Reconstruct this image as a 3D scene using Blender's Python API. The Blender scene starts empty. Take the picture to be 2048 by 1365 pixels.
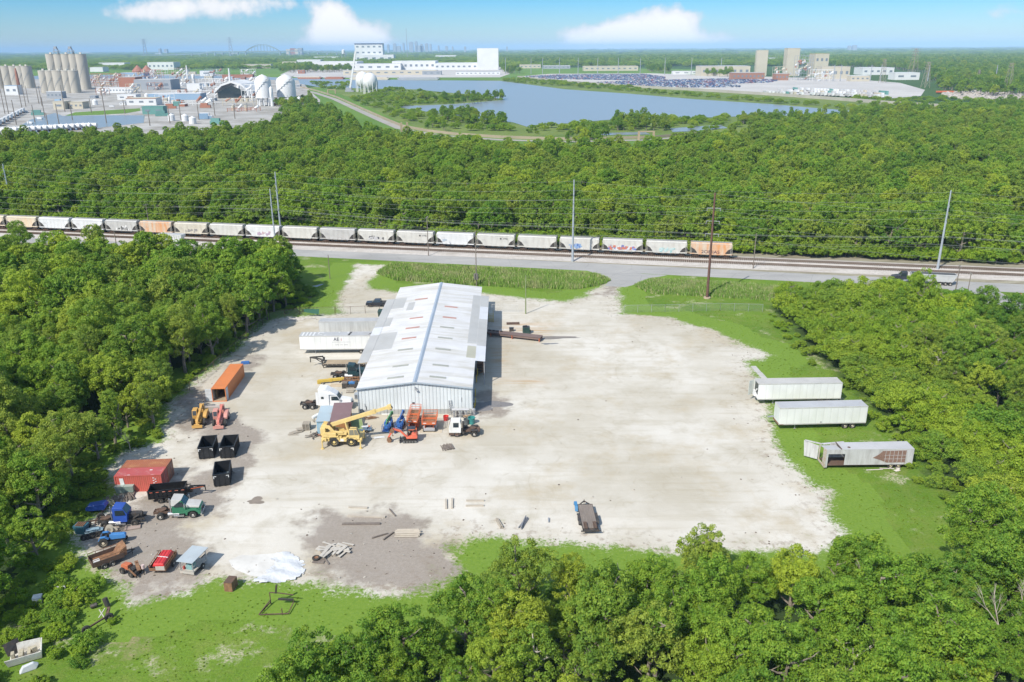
import bpy, math, random
import numpy as np
from mathutils import Vector, Matrix
rnd = random.Random(7)
NR = np.random.RandomState(11)
D = bpy.data
scn = bpy.context.scene
COL = scn.collection
R_ = math.radians
# ------------------------------------------------------------ camera
CF = 1640.0; CTH = math.atan(585 / CF); CH = 60.3; CRHO = -0.0059
vF = np.array([0, math.cos(CTH), -math.sin(CTH)])
_r0 = np.array([1, 0, 0.]); _u0 = np.array([0, math.sin(CTH), math.cos(CTH)])
vR = _r0 * math.cos(CRHO) + _u0 * math.sin(CRHO)
vU = -_r0 * math.sin(CRHO) + _u0 * math.cos(CRHO)
cam = D.objects.new('camera', D.cameras.new('camera')); COL.objects.link(cam)
cam.data.sensor_width = 36; cam.data.lens = CF / 2048 * 36
cam.data.clip_start = 0.5; cam.data.clip_end = 120000
cam.matrix_world = Matrix(((vR[0], vU[0], -vF[0], 0), (vR[1], vU[1], -vF[1], 0), (vR[2], vU[2], -vF[2], CH), (0, 0, 0, 1)))
scn.camera = cam
def ray(px, py): return vF + vR * (px - 1024) / CF - vU * (py - 682.5) / CF
def G(px, py, z=0.0):
    d = ray(px, py); t = (z - CH) / d[2]; return (d[0] * t, d[1] * t)
def Zat(px, py, Y):
    d = ray(px, py); t = Y / d[1]; return CH + d[2] * t
def Xat(px, py, Y):
    d = ray(px, py); return d[0] / d[1] * Y
def PX(x, y, z=0):
    v = np.array([x, y, z - CH]); w = v @ vF
    return 1024 + CF * (v @ vR) / w, 682.5 - CF * (v @ vU) / w
# ------------------------------------------------------------ light
scn.view_settings.view_transform = 'Standard'; scn.view_settings.look = 'None'
scn.view_settings.exposure = EXPO = 0.6
scn.view_settings.gamma = 1
SAZ = R_(38); SEL = R_(45)
sun = D.objects.new('sun', D.lights.new('sun', 'SUN')); COL.objects.link(sun)
sun.data.energy = 4.0; sun.data.angle = R_(0.6); sun.data.color = (1, .94, .84)
sdir = Vector((-math.sin(SAZ) * math.cos(SEL), -math.cos(SAZ) * math.cos(SEL), math.sin(SEL)))
sun.rotation_euler = sdir.to_track_quat('Z', 'Y').to_euler()
W = D.worlds.new('World'); scn.world = W; W.use_nodes = True
def world():
    nt = W.node_tree; N = nt.nodes; L = nt.links; N.clear()
    out = N.new('ShaderNodeOutputWorld'); bg = N.new('ShaderNodeBackground')
    sky = N.new('ShaderNodeTexSky'); sky.sky_type = 'NISHITA'; sky.sun_disc = False
    sky.sun_elevation = SEL; sky.sun_rotation = math.atan2(sdir.x, sdir.y)
    sky.air_density = 1.0; sky.dust_density = 0.4; sky.ozone_density = 1.3; sky.altitude = 50
    tc = N.new('ShaderNodeTexCoord'); sep = N.new('ShaderNodeSeparateXYZ'); L.new(tc.outputs['Generated'], sep.inputs[0])
    def m(op, a, b=None, c=None):
        n = N.new('ShaderNodeMath'); n.operation = op
        for i, v in enumerate((a, b, c)):
            if v is None: continue
            if isinstance(v, (int, float)): n.inputs[i].default_value = v
            else: L.new(v, n.inputs[i])
        return n.outputs[0]
    az = m('ARCTAN2', sep.outputs[0], sep.outputs[1]); el = m('ARCSINE', sep.outputs[2])
    nz = N.new('ShaderNodeTexNoise'); nz.inputs['Scale'].default_value = 38; nz.inputs['Detail'].default_value = 7; nz.inputs['Roughness'].default_value = .6
    L.new(tc.outputs['Generated'], nz.inputs['Vector'])
    nz2 = N.new('ShaderNodeTexNoise'); nz2.inputs['Scale'].default_value = 7; nz2.inputs['Detail'].default_value = 3
    L.new(tc.outputs['Generated'], nz2.inputs['Vector'])
    # (px, py, half width, half height, density) of the cloud banks
    CL = [(655, 36, 32, 26, 1), (700, 58, 50, 26, 1), (745, 76, 34, 20, .9), (645, 74, 28, 20, .8), (690, 92, 80, 12, .7),
          (1345, 50, 42, 30, 1), (1290, 66, 62, 28, 1), (1235, 74, 52, 22, .95), (1170, 78, 56, 22, .8), (1430, 78, 42, 22, .4), (1330, 82, 120, 14, .6),
          (300, 26, 60, 15, .75), (380, 16, 90, 20, .7), (480, 12, 80, 16, .6), (560, 4, 70, 14, .45),
          (1990, 24, 110, 22, .35), (12, 92, 24, 14, .35), (1500, 30, 120, 10, .25)]
    acc = None
    for (px, py, w, h, dn) in CL:
        d = ray(px, py); a0 = math.atan2(d[0], d[1]); e0 = math.asin(d[2] / np.linalg.norm(d))
        sw = w / CF * 1.05; sh = h / CF * 1.05
        da = m('MULTIPLY', m('SUBTRACT', az, a0), 1 / sw); de = m('MULTIPLY', m('SUBTRACT', el, e0), 1 / sh)
        q = m('ADD', m('MULTIPLY', da, da), m('MULTIPLY', de, de))
        g = m('MULTIPLY', m('EXPONENT', m('MULTIPLY', q, -0.9)), dn)
        acc = g if acc is None else m('ADD', acc, g)
    dens = m('ADD', acc, m('MULTIPLY', m('SUBTRACT', nz.outputs[0], .5), 1.9))
    dens = m('MULTIPLY', dens, m('MINIMUM', m('MULTIPLY', acc, 3), 1))
    mr = N.new('ShaderNodeMapRange'); mr.interpolation_type = 'SMOOTHSTEP'
    L.new(dens, mr.inputs[0]); mr.inputs[1].default_value = .24; mr.inputs[2].default_value = 1.0
    cr = N.new('ShaderNodeMix'); cr.data_type = 'RGBA'
    cr.inputs[6].default_value = (3.5, 3.65, 3.95, 1); cr.inputs[7].default_value = (5.2, 5.15, 5.15, 1)
    cs = N.new('ShaderNodeMapRange'); cs.inputs[1].default_value = .35; cs.inputs[2].default_value = 1.3; L.new(dens, cs.inputs[0]); L.new(cs.outputs[0], cr.inputs[0])
    # tune the clear sky: pale at the horizon, azure just above it
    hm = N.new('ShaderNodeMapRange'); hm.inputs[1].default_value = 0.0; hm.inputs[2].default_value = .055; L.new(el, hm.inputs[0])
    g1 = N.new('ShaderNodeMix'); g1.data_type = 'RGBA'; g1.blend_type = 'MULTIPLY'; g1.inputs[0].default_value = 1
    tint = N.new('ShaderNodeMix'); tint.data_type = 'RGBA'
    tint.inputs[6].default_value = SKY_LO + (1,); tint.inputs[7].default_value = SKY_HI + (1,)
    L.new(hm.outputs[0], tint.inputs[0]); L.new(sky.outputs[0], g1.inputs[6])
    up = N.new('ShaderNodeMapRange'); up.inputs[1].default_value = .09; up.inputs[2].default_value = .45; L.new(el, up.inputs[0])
    t2 = N.new('ShaderNodeMix'); t2.data_type = 'RGBA'; t2.inputs[7].default_value = (1.38, 1.22, 1.02, 1); L.new(up.outputs[0], t2.inputs[0]); L.new(tint.outputs[2], t2.inputs[6]); L.new(t2.outputs[2], g1.inputs[7])  # sky above the frame brightened and warmed as added fill light
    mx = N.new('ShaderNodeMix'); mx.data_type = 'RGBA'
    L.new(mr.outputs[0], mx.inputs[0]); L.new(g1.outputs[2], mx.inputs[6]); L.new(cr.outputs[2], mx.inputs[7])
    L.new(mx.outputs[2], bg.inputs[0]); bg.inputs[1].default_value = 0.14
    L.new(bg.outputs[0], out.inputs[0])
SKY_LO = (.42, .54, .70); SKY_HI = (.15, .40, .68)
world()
# ------------------------------------------------------------ materials
class NT:
    def __init__(s, name):
        s.mat = D.materials.new(name); s.mat.use_nodes = True
        s.N = s.mat.node_tree.nodes; s.L = s.mat.node_tree.links
        s.b = s.N['Principled BSDF']
    def n(s, t, **k):
        x = s.N.new(t)
        for a, v in k.items(): setattr(x, a, v)
        return x
    def coord(s, kind='Object'):
        return s.n('ShaderNodeTexCoord').outputs[kind]
    def noise(s, scale, detail=4, vec=None, rough=.55, stretch=None):
        x = s.n('ShaderNodeTexNoise'); x.inputs['Scale'].default_value = scale; x.inputs['Detail'].default_value = detail; x.inputs['Roughness'].default_value = rough
        v = vec or s.coord()
        if stretch:
            mp = s.n('ShaderNodeMapping'); mp.inputs['Scale'].default_value = stretch; s.L.new(v, mp.inputs[0]); v = mp.outputs[0]
        s.L.new(v, x.inputs['Vector']); return x.outputs[0]
    def math(s, op, a, b=None, clamp=False):
        x = s.n('ShaderNodeMath', operation=op, use_clamp=clamp)
        for i, v in enumerate((a, b)):
            if v is None: continue
            if isinstance(v, (int, float)): x.inputs[i].default_value = v
            else: s.L.new(v, x.inputs[i])
        return x.outputs[0]
    def ramp(s, v, lo, hi, a=0, b=1):
        x = s.n('ShaderNodeMapRange'); x.inputs[1].default_value = lo; x.inputs[2].default_value = hi
        x.inputs[3].default_value = a; x.inputs[4].default_value = b
        s.L.new(v, x.inputs[0]); return x.outputs[0]
    def mix(s, f, a, b, blend='MIX'):
        x = s.n('ShaderNodeMix', data_type='RGBA', blend_type=blend)
        for i, v in ((0, f), (6, a), (7, b)):
            if isinstance(v, (int, float)): x.inputs[i].default_value = v
            elif isinstance(v, tuple): x.inputs[i].default_value = v[:3] + (1,)
            else: s.L.new(v, x.inputs[i])
        return x.outputs[2]
    def attr(s, name):
        x = s.n('ShaderNodeAttribute', attribute_name=name); return x
    def col(s, v): 
        if isinstance(v, tuple): s.b.inputs['Base Color'].default_value = v[:3] + (1,)
        else: s.L.new(v, s.b.inputs['Base Color'])
    def bump(s, h, strength=.3, dist=.1):
        x = s.n('ShaderNodeBump'); x.inputs['Strength'].default_value = strength; x.inputs['Distance'].default_value = dist
        s.L.new(h, x.inputs['Height']); s.L.new(x.outputs[0], s.b.inputs['Normal'])
_mc = {}
def paint(name, c, rough=.5, dirt=(.25, .2, .15), amt=.35, scale=1.5, metal=0, streak=None, spec=.5, thr=.5):
    """weathered paint: base colour broken up by noise, patches of dirt or rust, faint bump"""
    if name in _mc: return _mc[name]
    t = NT(name); v = t.coord(); lm = sum(c) / 3; c = tuple(x * .88 + lm * .12 for x in c)
    n1 = t.noise(scale, 6, v, .65, streak); n2 = t.noise(scale * .33, 3, v)
    lo = tuple(x * .8 for x in c)
    base = t.mix(t.ramp(n2, .3, .7), lo, c)
    f = t.ramp(n1, thr, thr + .22, 0, amt)
    base = t.mix(f, base, dirt); g3 = t.ramp(t.noise(scale * 5, 4, v, .8), .52, .8, 0, .38); t.col(t.mix(g3, base, tuple((x * .45 + y * .3) for x, y in zip(c, dirt))))
    t.b.inputs['Roughness'].default_value = rough; t.b.inputs['Metallic'].default_value = metal
    t.b.inputs['Specular IOR Level'].default_value = spec
    _mc[name] = t.mat; return t.mat
def corr(name, c, pitch, axis='X', rough=.5, dirt=(.3, .25, .2), amt=.3, scale=.6, metal=0, streak=None, depth=.04, lines=.25, thr=.5):
    """corrugated sheet: dark seam lines and bump across one object axis"""
    if name in _mc: return _mc[name]
    t = NT(name); v = t.coord(); sep = t.n('ShaderNodeSeparateXYZ'); t.L.new(v, sep.inputs[0])
    u = sep.outputs[axis]
    w = t.math('PINGPONG', t.math('MULTIPLY', u, 1 / pitch), .5)
    prof = t.ramp(w, .05, .22)
    n1 = t.noise(scale, 6, v, .65, streak); n2 = t.noise(scale * .4, 3, v)
    base = t.mix(t.ramp(n2, .3, .7), tuple(x * .86 for x in c), c)
    base = t.mix(t.ramp(n1, thr, thr + .22, 0, amt), base, dirt)
    base = t.mix(t.math('MULTIPLY', t.ramp(w, .03, .10, 1, 0), lines), base, tuple(x * .35 for x in c))
    t.col(base); t.bump(prof, .8, depth)
    t.b.inputs['Roughness'].default_value = rough; t.b.inputs['Metallic'].default_value = metal
    _mc[name] = t.mat; return t.mat
def glass(name='tinted_glass', c=(.02, .03, .035)):
    if name in _mc: return _mc[name]
    t = NT(name); t.col(c); t.b.inputs['Roughness'].default_value = .08; t.b.inputs['Specular IOR Level'].default_value = .8
    _mc[name] = t.mat; return t.mat
# ------------------------------------------------------------ mesh builder
class MB:
    def __init__(s): s.v = []; s.f = []; s.mi = []; s.m = 0; s.X = None
    def add(s, vs, fs):
        o = len(s.v)
        if s.X is not None: vs = [tuple(s.X @ Vector(p)) for p in vs]
        s.v += [tuple(p) for p in vs]; s.f += [tuple(i + o for i in f) for f in fs]; s.mi += [s.m] * len(fs); return s
    def hexa(s, b, t):
        return s.add(list(b) + list(t), [(3, 2, 1, 0), (4, 5, 6, 7), (0, 1, 5, 4), (1, 2, 6, 5), (2, 3, 7, 6), (3, 0, 4, 7)])
    def box(s, x0, x1, y0, y1, z0, z1):
        return s.hexa([(x0, y0, z0), (x1, y0, z0), (x1, y1, z0), (x0, y1, z0)], [(x0, y0, z1), (x1, y0, z1), (x1, y1, z1), (x0, y1, z1)])
    def ob(s, c, size, rz=0, ry=0, rx=0):
        M = Matrix.Translation(c) @ Matrix.Rotation(rz, 4, 'Z') @ Matrix.Rotation(ry, 4, 'Y') @ Matrix.Rotation(rx, 4, 'X')
        a, b, d = size[0] / 2, size[1] / 2, size[2] / 2
        P = [M @ Vector(p) for p in ((-a, -b, -d), (a, -b, -d), (a, b, -d), (-a, b, -d), (-a, -b, d), (a, -b, d), (a, b, d), (-a, b, d))]
        return s.hexa(P[:4], P[4:])
    def bar(s, p0, p1, w, h=None):
        h = h or w; p0 = Vector(p0); p1 = Vector(p1); d = p1 - p0
        if d.length < 1e-6: return s
        d.normalize(); up = Vector((0, 0, 1)) if abs(d.z) < .95 else Vector((1, 0, 0))
        a = d.cross(up).normalized() * w / 2; b = a.cross(d).normalized() * h / 2
        return s.hexa([p0 - a - b, p0 + a - b, p0 + a + b, p0 - a + b], [p1 - a - b, p1 + a - b, p1 + a + b, p1 - a + b])
    def cyl(s, p0, p1, r0, r1=None, n=12, cap=True):
        r1 = r0 if r1 is None else r1; p0 = Vector(p0); p1 = Vector(p1); d = (p1 - p0).normalized()
        up = Vector((0, 0, 1)) if abs(d.z) < .95 else Vector((1, 0, 0))
        a = d.cross(up).normalized(); b = d.cross(a).normalized()
        vs = []
        for p, r in ((p0, r0), (p1, r1)):
            for i in range(n):
                t = 2 * math.pi * i / n; vs.append(p + (a * math.cos(t) + b * math.sin(t)) * r)
        fs = [(i, (i + 1) % n, n + (i + 1) % n, n + i) for i in range(n)]
        if cap: fs += [tuple(range(n))[::-1], tuple(range(n, 2 * n))]
        return s.add(vs, fs)
    def tube(s, pts, r, n=6):
        for a, b in zip(pts[:-1], pts[1:]): s.cyl(a, b, r, n=n)
        return s
    def lathe(s, c, prof, n=20):
        """prof: (r,z) list"""
        vs = []; fs = []
        for r, z in prof:
            for i in range(n):
                t = 2 * math.pi * i / n; vs.append((c[0] + r * math.cos(t), c[1] + r * math.sin(t), c[2] + z))
        for k in range(len(prof) - 1):
            for i in range(n): fs.append((k * n + i, k * n + (i + 1) % n, (k + 1) * n + (i + 1) % n, (k + 1) * n + i))
        fs.append(tuple(range(n))[::-1]); fs.append(tuple(range((len(prof) - 1) * n, len(prof) * n)))
        return s.add(vs, fs)
    def prism(s, pts, y0, y1, ins=None):
        """side profile (x,z) extruded along y; ins: inset of each point from both sides"""
        n = len(pts); ins = ins or [0] * n
        vs = [(p[0], y0 + i, p[1]) for p, i in zip(pts, ins)] + [(p[0], y1 - i, p[1]) for p, i in zip(pts, ins)]
        fs = [(i, (i + 1) % n, n + (i + 1) % n, n + i)[::-1] for i in range(n)] + [tuple(range(n)), tuple(range(n, 2 * n))[::-1]]
        return s.add(vs, fs)
    def panel(s, q, u0, u1, v0, v1, off=.015):
        """thin slab on quad q=(bl,br,tr,tl) seen from outside"""
        q = [Vector(p) for p in q]; nrm = (q[1] - q[0]).cross(q[3] - q[0]).normalized()
        def P(u, v): return (q[0] * (1 - u) + q[1] * u) * (1 - v) + (q[3] * (1 - u) + q[2] * u) * v
        c = [P(u0, v0), P(u1, v0), P(u1, v1), P(u0, v1)]
        return s.hexa([p - nrm * .004 for p in c], [p + nrm * off for p in c])
    def build(s, name, mats, parent=None, smooth=False, bevel=0):
        me = D.meshes.new(name); me.from_pydata(s.v, [], s.f)
        if not isinstance(mats, (list, tuple)): mats = [mats]
        for m in mats: me.materials.append(m)
        if len(mats) > 1: me.polygons.foreach_set('material_index', s.mi)
        if smooth: 
            me.polygons.foreach_set('use_smooth', [True] * len(s.f))
            try: me.set_sharp_from_angle(angle=R_(40))
            except Exception: pass
        me.update()
        o = D.objects.new(name, me); COL.objects.link(o)
        if parent: o.parent = parent
        if bevel:
            b = o.modifiers.new('bevel', 'BEVEL'); b.width = bevel; b.segments = 2; b.limit_method = 'ANGLE'; b.angle_limit = R_(35)
        return o
def tag(o, label=None, cat=None, group=None, kind=None):
    if label: o['label'] = label
    if cat: o['category'] = cat
    if group: o['group'] = group
    if kind: o['kind'] = kind
    return o
def thing(name, label, cat, loc, rz=0, group=None):
    o = D.objects.new(name, None); COL.objects.link(o); o.empty_display_size = .3
    o.location = (loc[0], loc[1], loc[2] if len(loc) > 2 else 0); o.rotation_euler = (0, 0, rz)
    return tag(o, label, cat, group)
def children(o): return [c for c in D.objects if c.parent == o]
_kids = {}
def dup(root, loc, rz=0, label=None, group=None, scale=None):
    if root.name not in _kids:
        def walk(o): return [(c, walk(c)) for c in children(o)]
        _kids[root.name] = walk(root)
    r = root.copy(); COL.objects.link(r); r.location = loc if len(loc) > 2 else (loc[0], loc[1], 0); r.rotation_euler = (0, 0, rz)
    if scale is not None: r.scale = scale if hasattr(scale, '__len__') else (scale,) * 3
    if label: r['label'] = label
    if group: r['group'] = group
    def rec(lst, par):
        for c, sub in lst:
            d = c.copy(); COL.objects.link(d); d.parent = par; rec(sub, d)
    rec(_kids[root.name], r); return r
def ab(pa, pb, z=0):
    """two pixels at height z -> midpoint, yaw from a to b, length"""
    a = G(*pa, z); b = G(*pb, z); return ((a[0] + b[0]) / 2, (a[1] + b[1]) / 2), math.atan2(b[1] - a[1], b[0] - a[0]), math.hypot(b[0] - a[0], b[1] - a[1])
def text(body, size, mat, parent, loc, rot, name='lettering', ext=.01, sx=1):
    c = D.curves.new(name, 'FONT'); c.body = body; c.size = size; c.extrude = ext; c.align_x = 'CENTER'
    o = D.objects.new('tmp', c); COL.objects.link(o)
    bpy.context.view_layer.update()
    me = D.meshes.new_from_object(o.evaluated_get(bpy.context.evaluated_depsgraph_get()))
    D.objects.remove(o); me.materials.clear(); me.materials.append(mat)
    o = D.objects.new(name, me); COL.objects.link(o); o.parent = parent; o.location = loc; o.rotation_euler = rot; o.scale = (sx, 1, 1)
    return o
def inpoly(P, poly):
    x, y = P[:, 0], P[:, 1]; ins = np.zeros(len(P), bool); n = len(poly)
    for i in range(n):
        x0, y0 = poly[i]; x1, y1 = poly[(i + 1) % n]
        if y0 == y1: continue
        c = ((y0 > y) != (y1 > y)) & (x < (x1 - x0) * (y - y0) / (y1 - y0) + x0); ins ^= c
    return ins
def sdf(P, poly):
    """signed distance in metres, positive inside"""
    d = np.full(len(P), 1e9); n = len(poly)
    for i in range(n):
        a = np.array(poly[i]); b = np.array(poly[(i + 1) % n]); ab_ = b - a; L2 = (ab_ ** 2).sum() + 1e-9
        t = np.clip(((P - a) @ ab_) / L2, 0, 1); q = a + t[:, None] * ab_; d = np.minimum(d, np.hypot(*(P - q).T))
    return np.where(inpoly(P, poly), d, -d)
def gp(pts, z=0): return [G(x, y, z) for x, y in pts]
def grid_mesh(name, x0, x1, y0, y1, step, z, keep=None, attrs=None, mat=None, hfun=None):
    nx = int((x1 - x0) / step) + 1; ny = int((y1 - y0) / step) + 1
    X, Y = np.meshgrid(np.linspace(x0, x1, nx), np.linspace(y0, y1, ny)); P = np.stack([X.ravel(), Y.ravel()], 1)
    Z = np.full(len(P), float(z)) if hfun is None else z + hfun(P)
    idx = np.arange(nx * ny).reshape(ny, nx)
    q = np.stack([idx[:-1, :-1], idx[:-1, 1:], idx[1:, 1:], idx[1:, :-1]], -1).reshape(-1, 4)
    if keep is not None:
        k = keep(P); q = q[k[q].any(1)]
        used = np.unique(q); mp = -np.ones(len(P), int); mp[used] = np.arange(len(used)); q = mp[q]; P = P[used]; Z = Z[used]
    me = D.meshes.new(name); me.from_pydata(np.column_stack([P, Z]).tolist(), [], q.tolist())
    if attrs:
        for an, fn in attrs.items():
            a = me.attributes.new(an, 'FLOAT', 'POINT'); a.data.foreach_set('value', fn(P).astype(np.float32))
    me.materials.append(mat); o = D.objects.new(name, me); COL.objects.link(o); return o
def tess(name, poly, z, mat, jit=0, seg=None, parent=None):
    """flat sheet from world polygon with optionally ragged border"""
    from mathutils.geometry import tessellate_polygon
    pts = []
    n = len(poly)
    for i in range(n):
        a = np.array(poly[i]); b = np.array(poly[(i + 1) % n]); k = 1 if not seg else max(1, int(np.linalg.norm(b - a) / seg))
        for j in range(k):
            p = a + (b - a) * j / k
            if jit and (j or 1): p = p + NR.uniform(-jit, jit, 2)
            pts.append((p[0], p[1]))
    tr = tessellate_polygon([[Vector((p[0], p[1], 0)) for p in pts]])
    me = D.meshes.new(name); me.from_pydata([(p[0], p[1], z) for p in pts], [], [tuple(t) for t in tr])
    me.materials.append(mat); me.update()
    if len(me.polygons) and me.polygons[0].normal.z < 0: me.flip_normals()
    o = D.objects.new(name, me); COL.objects.link(o)
    if parent: o.parent = parent
    return o
# ============================================================ ground, yard, road, rails
def grass_mat(name, c1, c2, c3, scale=.05, soil=(.12, .09, .05)):
    t = NT(name); v = t.coord()
    big = t.noise(scale, 5, v); mid = t.noise(.35, 5, v, .7); fine = t.noise(3.2, 4, v, .75)
    b = t.mix(t.ramp(big, .35, .65), c1, c2)
    b = t.mix(t.ramp(mid, .45, .75, 0, .6), b, c3)
    b = t.mix(t.ramp(fine, .3, .7, 0, .55), b, tuple(x * .45 for x in c1))
    t.out = b; t.fine = fine; t.mid = mid; t.v = v
    t.col(b); t.b.inputs['Roughness'].default_value = .9; t.b.inputs['Specular IOR Level'].default_value = .15
    t.bump(fine, .5, .25)
    return t
# the far base plane: dark wood floor and fields
gm = grass_mat('woodland_floor', (.045, .10, .025), (.07, .13, .03), (.04, .075, .025), .004)
gb = MB(); S = 42000
gb.add([(-S, -2000, -.25), (S, -2000, -.25), (S, S, -.25), (-S, S, -.25)], [(0, 1, 2, 3)])
tag(gb.build('ground', gm.mat), kind='structure')
# near ground with lawn, weeds and the dark floor under the trees
WOOD_L = gp([(-260, 540), (0, 503), (200, 497), (400, 497), (520, 486), (575, 505)], 9) + gp([(598, 590), (585, 618), (540, 632), (490, 672), (420, 722), (352, 772), (322, 850), (245, 890), (205, 925), (190, 980), (125, 1010), (95, 1070), (70, 1150), (20, 1185), (-60, 1290), (-500, 1500)])
WOOD_R = gp([(1535, 612), (1600, 600), (1760, 592), (1850, 596), (1920, 612), (2010, 650), (2400, 740), (2500, 1500), (1990, 1500), (1960, 1180), (1985, 1090), (1960, 1020), (1865, 960), (1830, 890), (1775, 840), (1725, 790), (1665, 742), (1612, 690), (1580, 650)])
WOOD_B = gp([(560, 1520), (640, 1350), (760, 1310), (870, 1300), (960, 1262), (1050, 1222), (1150, 1212), (1215, 1215), (1250, 1190), (1300, 1178), (1500, 1180), (1690, 1195), (1780, 1200), (1920, 1150), (2100, 1060), (2500, 1300), (3000, 2600), (0, 2600), (300, 1700)])
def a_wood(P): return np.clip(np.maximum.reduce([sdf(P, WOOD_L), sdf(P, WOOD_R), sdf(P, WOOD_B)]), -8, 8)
DRY = [gp(p) for p in ([(180, 1080), (260, 1120), (420, 1180), (360, 1260), (250, 1330), (180, 1290), (150, 1200)], [(560, 1180), (640, 1170), (700, 1230), (600, 1280)], [(760, 1060), (940, 1070), (1010, 1120), (930, 1190), (800, 1190)])]
def a_dry(P): return np.clip(np.maximum.reduce([sdf(P, p) for p in DRY]), -6, 6)
t = grass_mat('lawn', (.095, .185, .018), (.155, .255, .03), (.24, .255, .075), .05)
a = t.attr('wood').outputs['Fac']; nz = t.noise(.25, 5, t.v, .7)
bp = t.math('MULTIPLY', t.ramp(t.noise(.09, 6, t.v, .75), .55, .63), t.ramp(t.fine, .42, .58)); t.out = t.mix(bp, t.out, (.44, .40, .30))
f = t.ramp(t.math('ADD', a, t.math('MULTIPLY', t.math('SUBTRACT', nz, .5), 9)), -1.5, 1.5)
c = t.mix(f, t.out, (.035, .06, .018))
d = t.ramp(t.math('ADD', t.attr('dry').outputs['Fac'], t.math('MULTIPLY', t.math('SUBTRACT', nz, .5), 12)), 0, 2.5)
c = t.mix(t.math('MULTIPLY', d, t.ramp(t.fine, .35, .6)), c, (.27, .23, .13))
t.col(c)
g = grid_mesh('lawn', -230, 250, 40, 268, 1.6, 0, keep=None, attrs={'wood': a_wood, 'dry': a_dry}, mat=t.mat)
tag(g, kind='structure')
# ---- gravel yard
YARD = gp([(690, 570), (712, 529), (772, 531), (765, 545), (738, 563), (742, 577), (800, 584), (960, 586), (1080, 600), (1130, 603), (1172, 592), (1190, 577), (1225, 562), (1192, 549), (1300, 556), (1268, 565), (1236, 577), (1242, 626), (1340, 634), (1372, 648), (1440, 662), (1478, 688), (1530, 700), (1545, 712), (1500, 722), (1512, 760), (1528, 800), (1545, 862), (1560, 905), (1600, 948), (1655, 985), (1668, 1045), (1700, 1085), (1640, 1105), (1380, 1105), (1260, 1100), (1180, 1090), (1060, 1085), (1000, 1075), (930, 1072), (905, 1100), (930, 1150), (850, 1185), (740, 1195), (660, 1180), (560, 1168), (480, 1165), (420, 1163), (330, 1195), (250, 1205), (225, 1160), (160, 1115), (150, 1060), (230, 1000), (215, 935), (255, 905), (325, 880), (340, 810), (395, 760), (470, 700), (530, 648), (560, 634), (640, 631), (690, 626), (668, 611)])
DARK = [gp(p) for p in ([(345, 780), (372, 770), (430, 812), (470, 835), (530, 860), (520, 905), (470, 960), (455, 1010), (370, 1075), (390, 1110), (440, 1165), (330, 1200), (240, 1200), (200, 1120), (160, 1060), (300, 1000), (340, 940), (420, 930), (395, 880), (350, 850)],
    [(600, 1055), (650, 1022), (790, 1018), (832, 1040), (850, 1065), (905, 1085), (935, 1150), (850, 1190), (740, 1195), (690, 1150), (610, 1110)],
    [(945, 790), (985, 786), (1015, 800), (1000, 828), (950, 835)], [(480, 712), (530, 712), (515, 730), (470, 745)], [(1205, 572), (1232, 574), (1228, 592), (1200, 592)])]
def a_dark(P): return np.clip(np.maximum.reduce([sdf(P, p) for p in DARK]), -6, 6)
RUST = [gp(p) for p in ([(975, 640), (1130, 645), (1100, 672), (978, 668)], [(972, 690), (1020, 690), (1022, 745), (975, 745)], [(990, 752), (1100, 755), (1090, 775), (985, 770)])]
def a_rust(P): return np.clip(np.maximum.reduce([sdf(P, p) for p in RUST]), -6, 4)
PALE = [gp(p) for p in ([(470, 1020), (700, 975), (1100, 1010), (1350, 1040), (1640, 1090), (1350, 1100), (1150, 1080), (940, 1050), (830, 1020), (650, 1020), (600, 1055), (600, 1110), (470, 1150), (395, 1120), (430, 1050)], [(240, 930), (330, 860), (400, 860), (360, 910), (330, 930)])]
def a_pale(P): return np.clip(np.maximum.reduce([sdf(P, p) for p in PALE]), -6, 6)
t = NT('crushed_shell'); v = t.coord()
e = t.attr('edge').outputs['Fac']; dk = t.attr('dark').outputs['Fac']
n_big = t.noise(.035, 5, v, .6); n_mid = t.noise(.16, 6, v, .65); n_f = t.noise(2.2, 5, v, .75); n_ff = t.noise(9, 3, v, .8)
n_st = t.noise(.6, 6, v, .62, (.10, 1.0, 1)); n_st2 = t.noise(.25, 6, v, .6, (.12, .9, 1))
base = t.mix(t.ramp(n_big, .40, .60), (.42, .39, .325), (.555, .535, .49))
sw = t.n('ShaderNodeTexNoise'); sw.inputs['Scale'].default_value = .055; sw.inputs['Detail'].default_value = 2; sw.inputs['Distortion'].default_value = 1.6; t.L.new(v, sw.inputs['Vector'])
trk = t.math('PINGPONG', t.math('MULTIPLY', sw.outputs[0], 14), .5)
base = t.mix(t.math('MULTIPLY', t.ramp(trk, .0, .09, .42, 0), t.ramp(n_mid, .42, .6)), base, (.33, .29, .22))
base = t.mix(t.ramp(t.noise(.075, 6, v, .72), .51, .68, 0, .85), base, (.40, .345, .25))
base = t.mix(t.math('MULTIPLY', t.ramp(n_ff, .66, .72), .5), base, (.16, .14, .12))
base = t.mix(t.ramp(t.attr('pale').outputs['Fac'], -2, 4, 0, .6), base, (.62, .60, .56))
base = t.mix(t.ramp(n_mid, .5, .8, 0, .75), base, (.33, .295, .22))
base = t.mix(t.ramp(n_st, .52, .78, 0, .55), base, (.34, .30, .215))
base = t.mix(t.ramp(n_st2, .55, .75, 0, .3), base, (.64, .62, .575))
rs = t.math('MULTIPLY', t.ramp(t.attr('rust').outputs['Fac'], -1, 3), t.ramp(t.noise(1.1, 6, v, .65, (.08, 1, 1)), .45, .62))
base = t.mix(t.math('MULTIPLY', rs, .75), base, (.40, .25, .11))
gr = t.mix(t.ramp(n_f, .3, .7), (.15, .12, .098), (.27, .235, .205))
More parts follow.
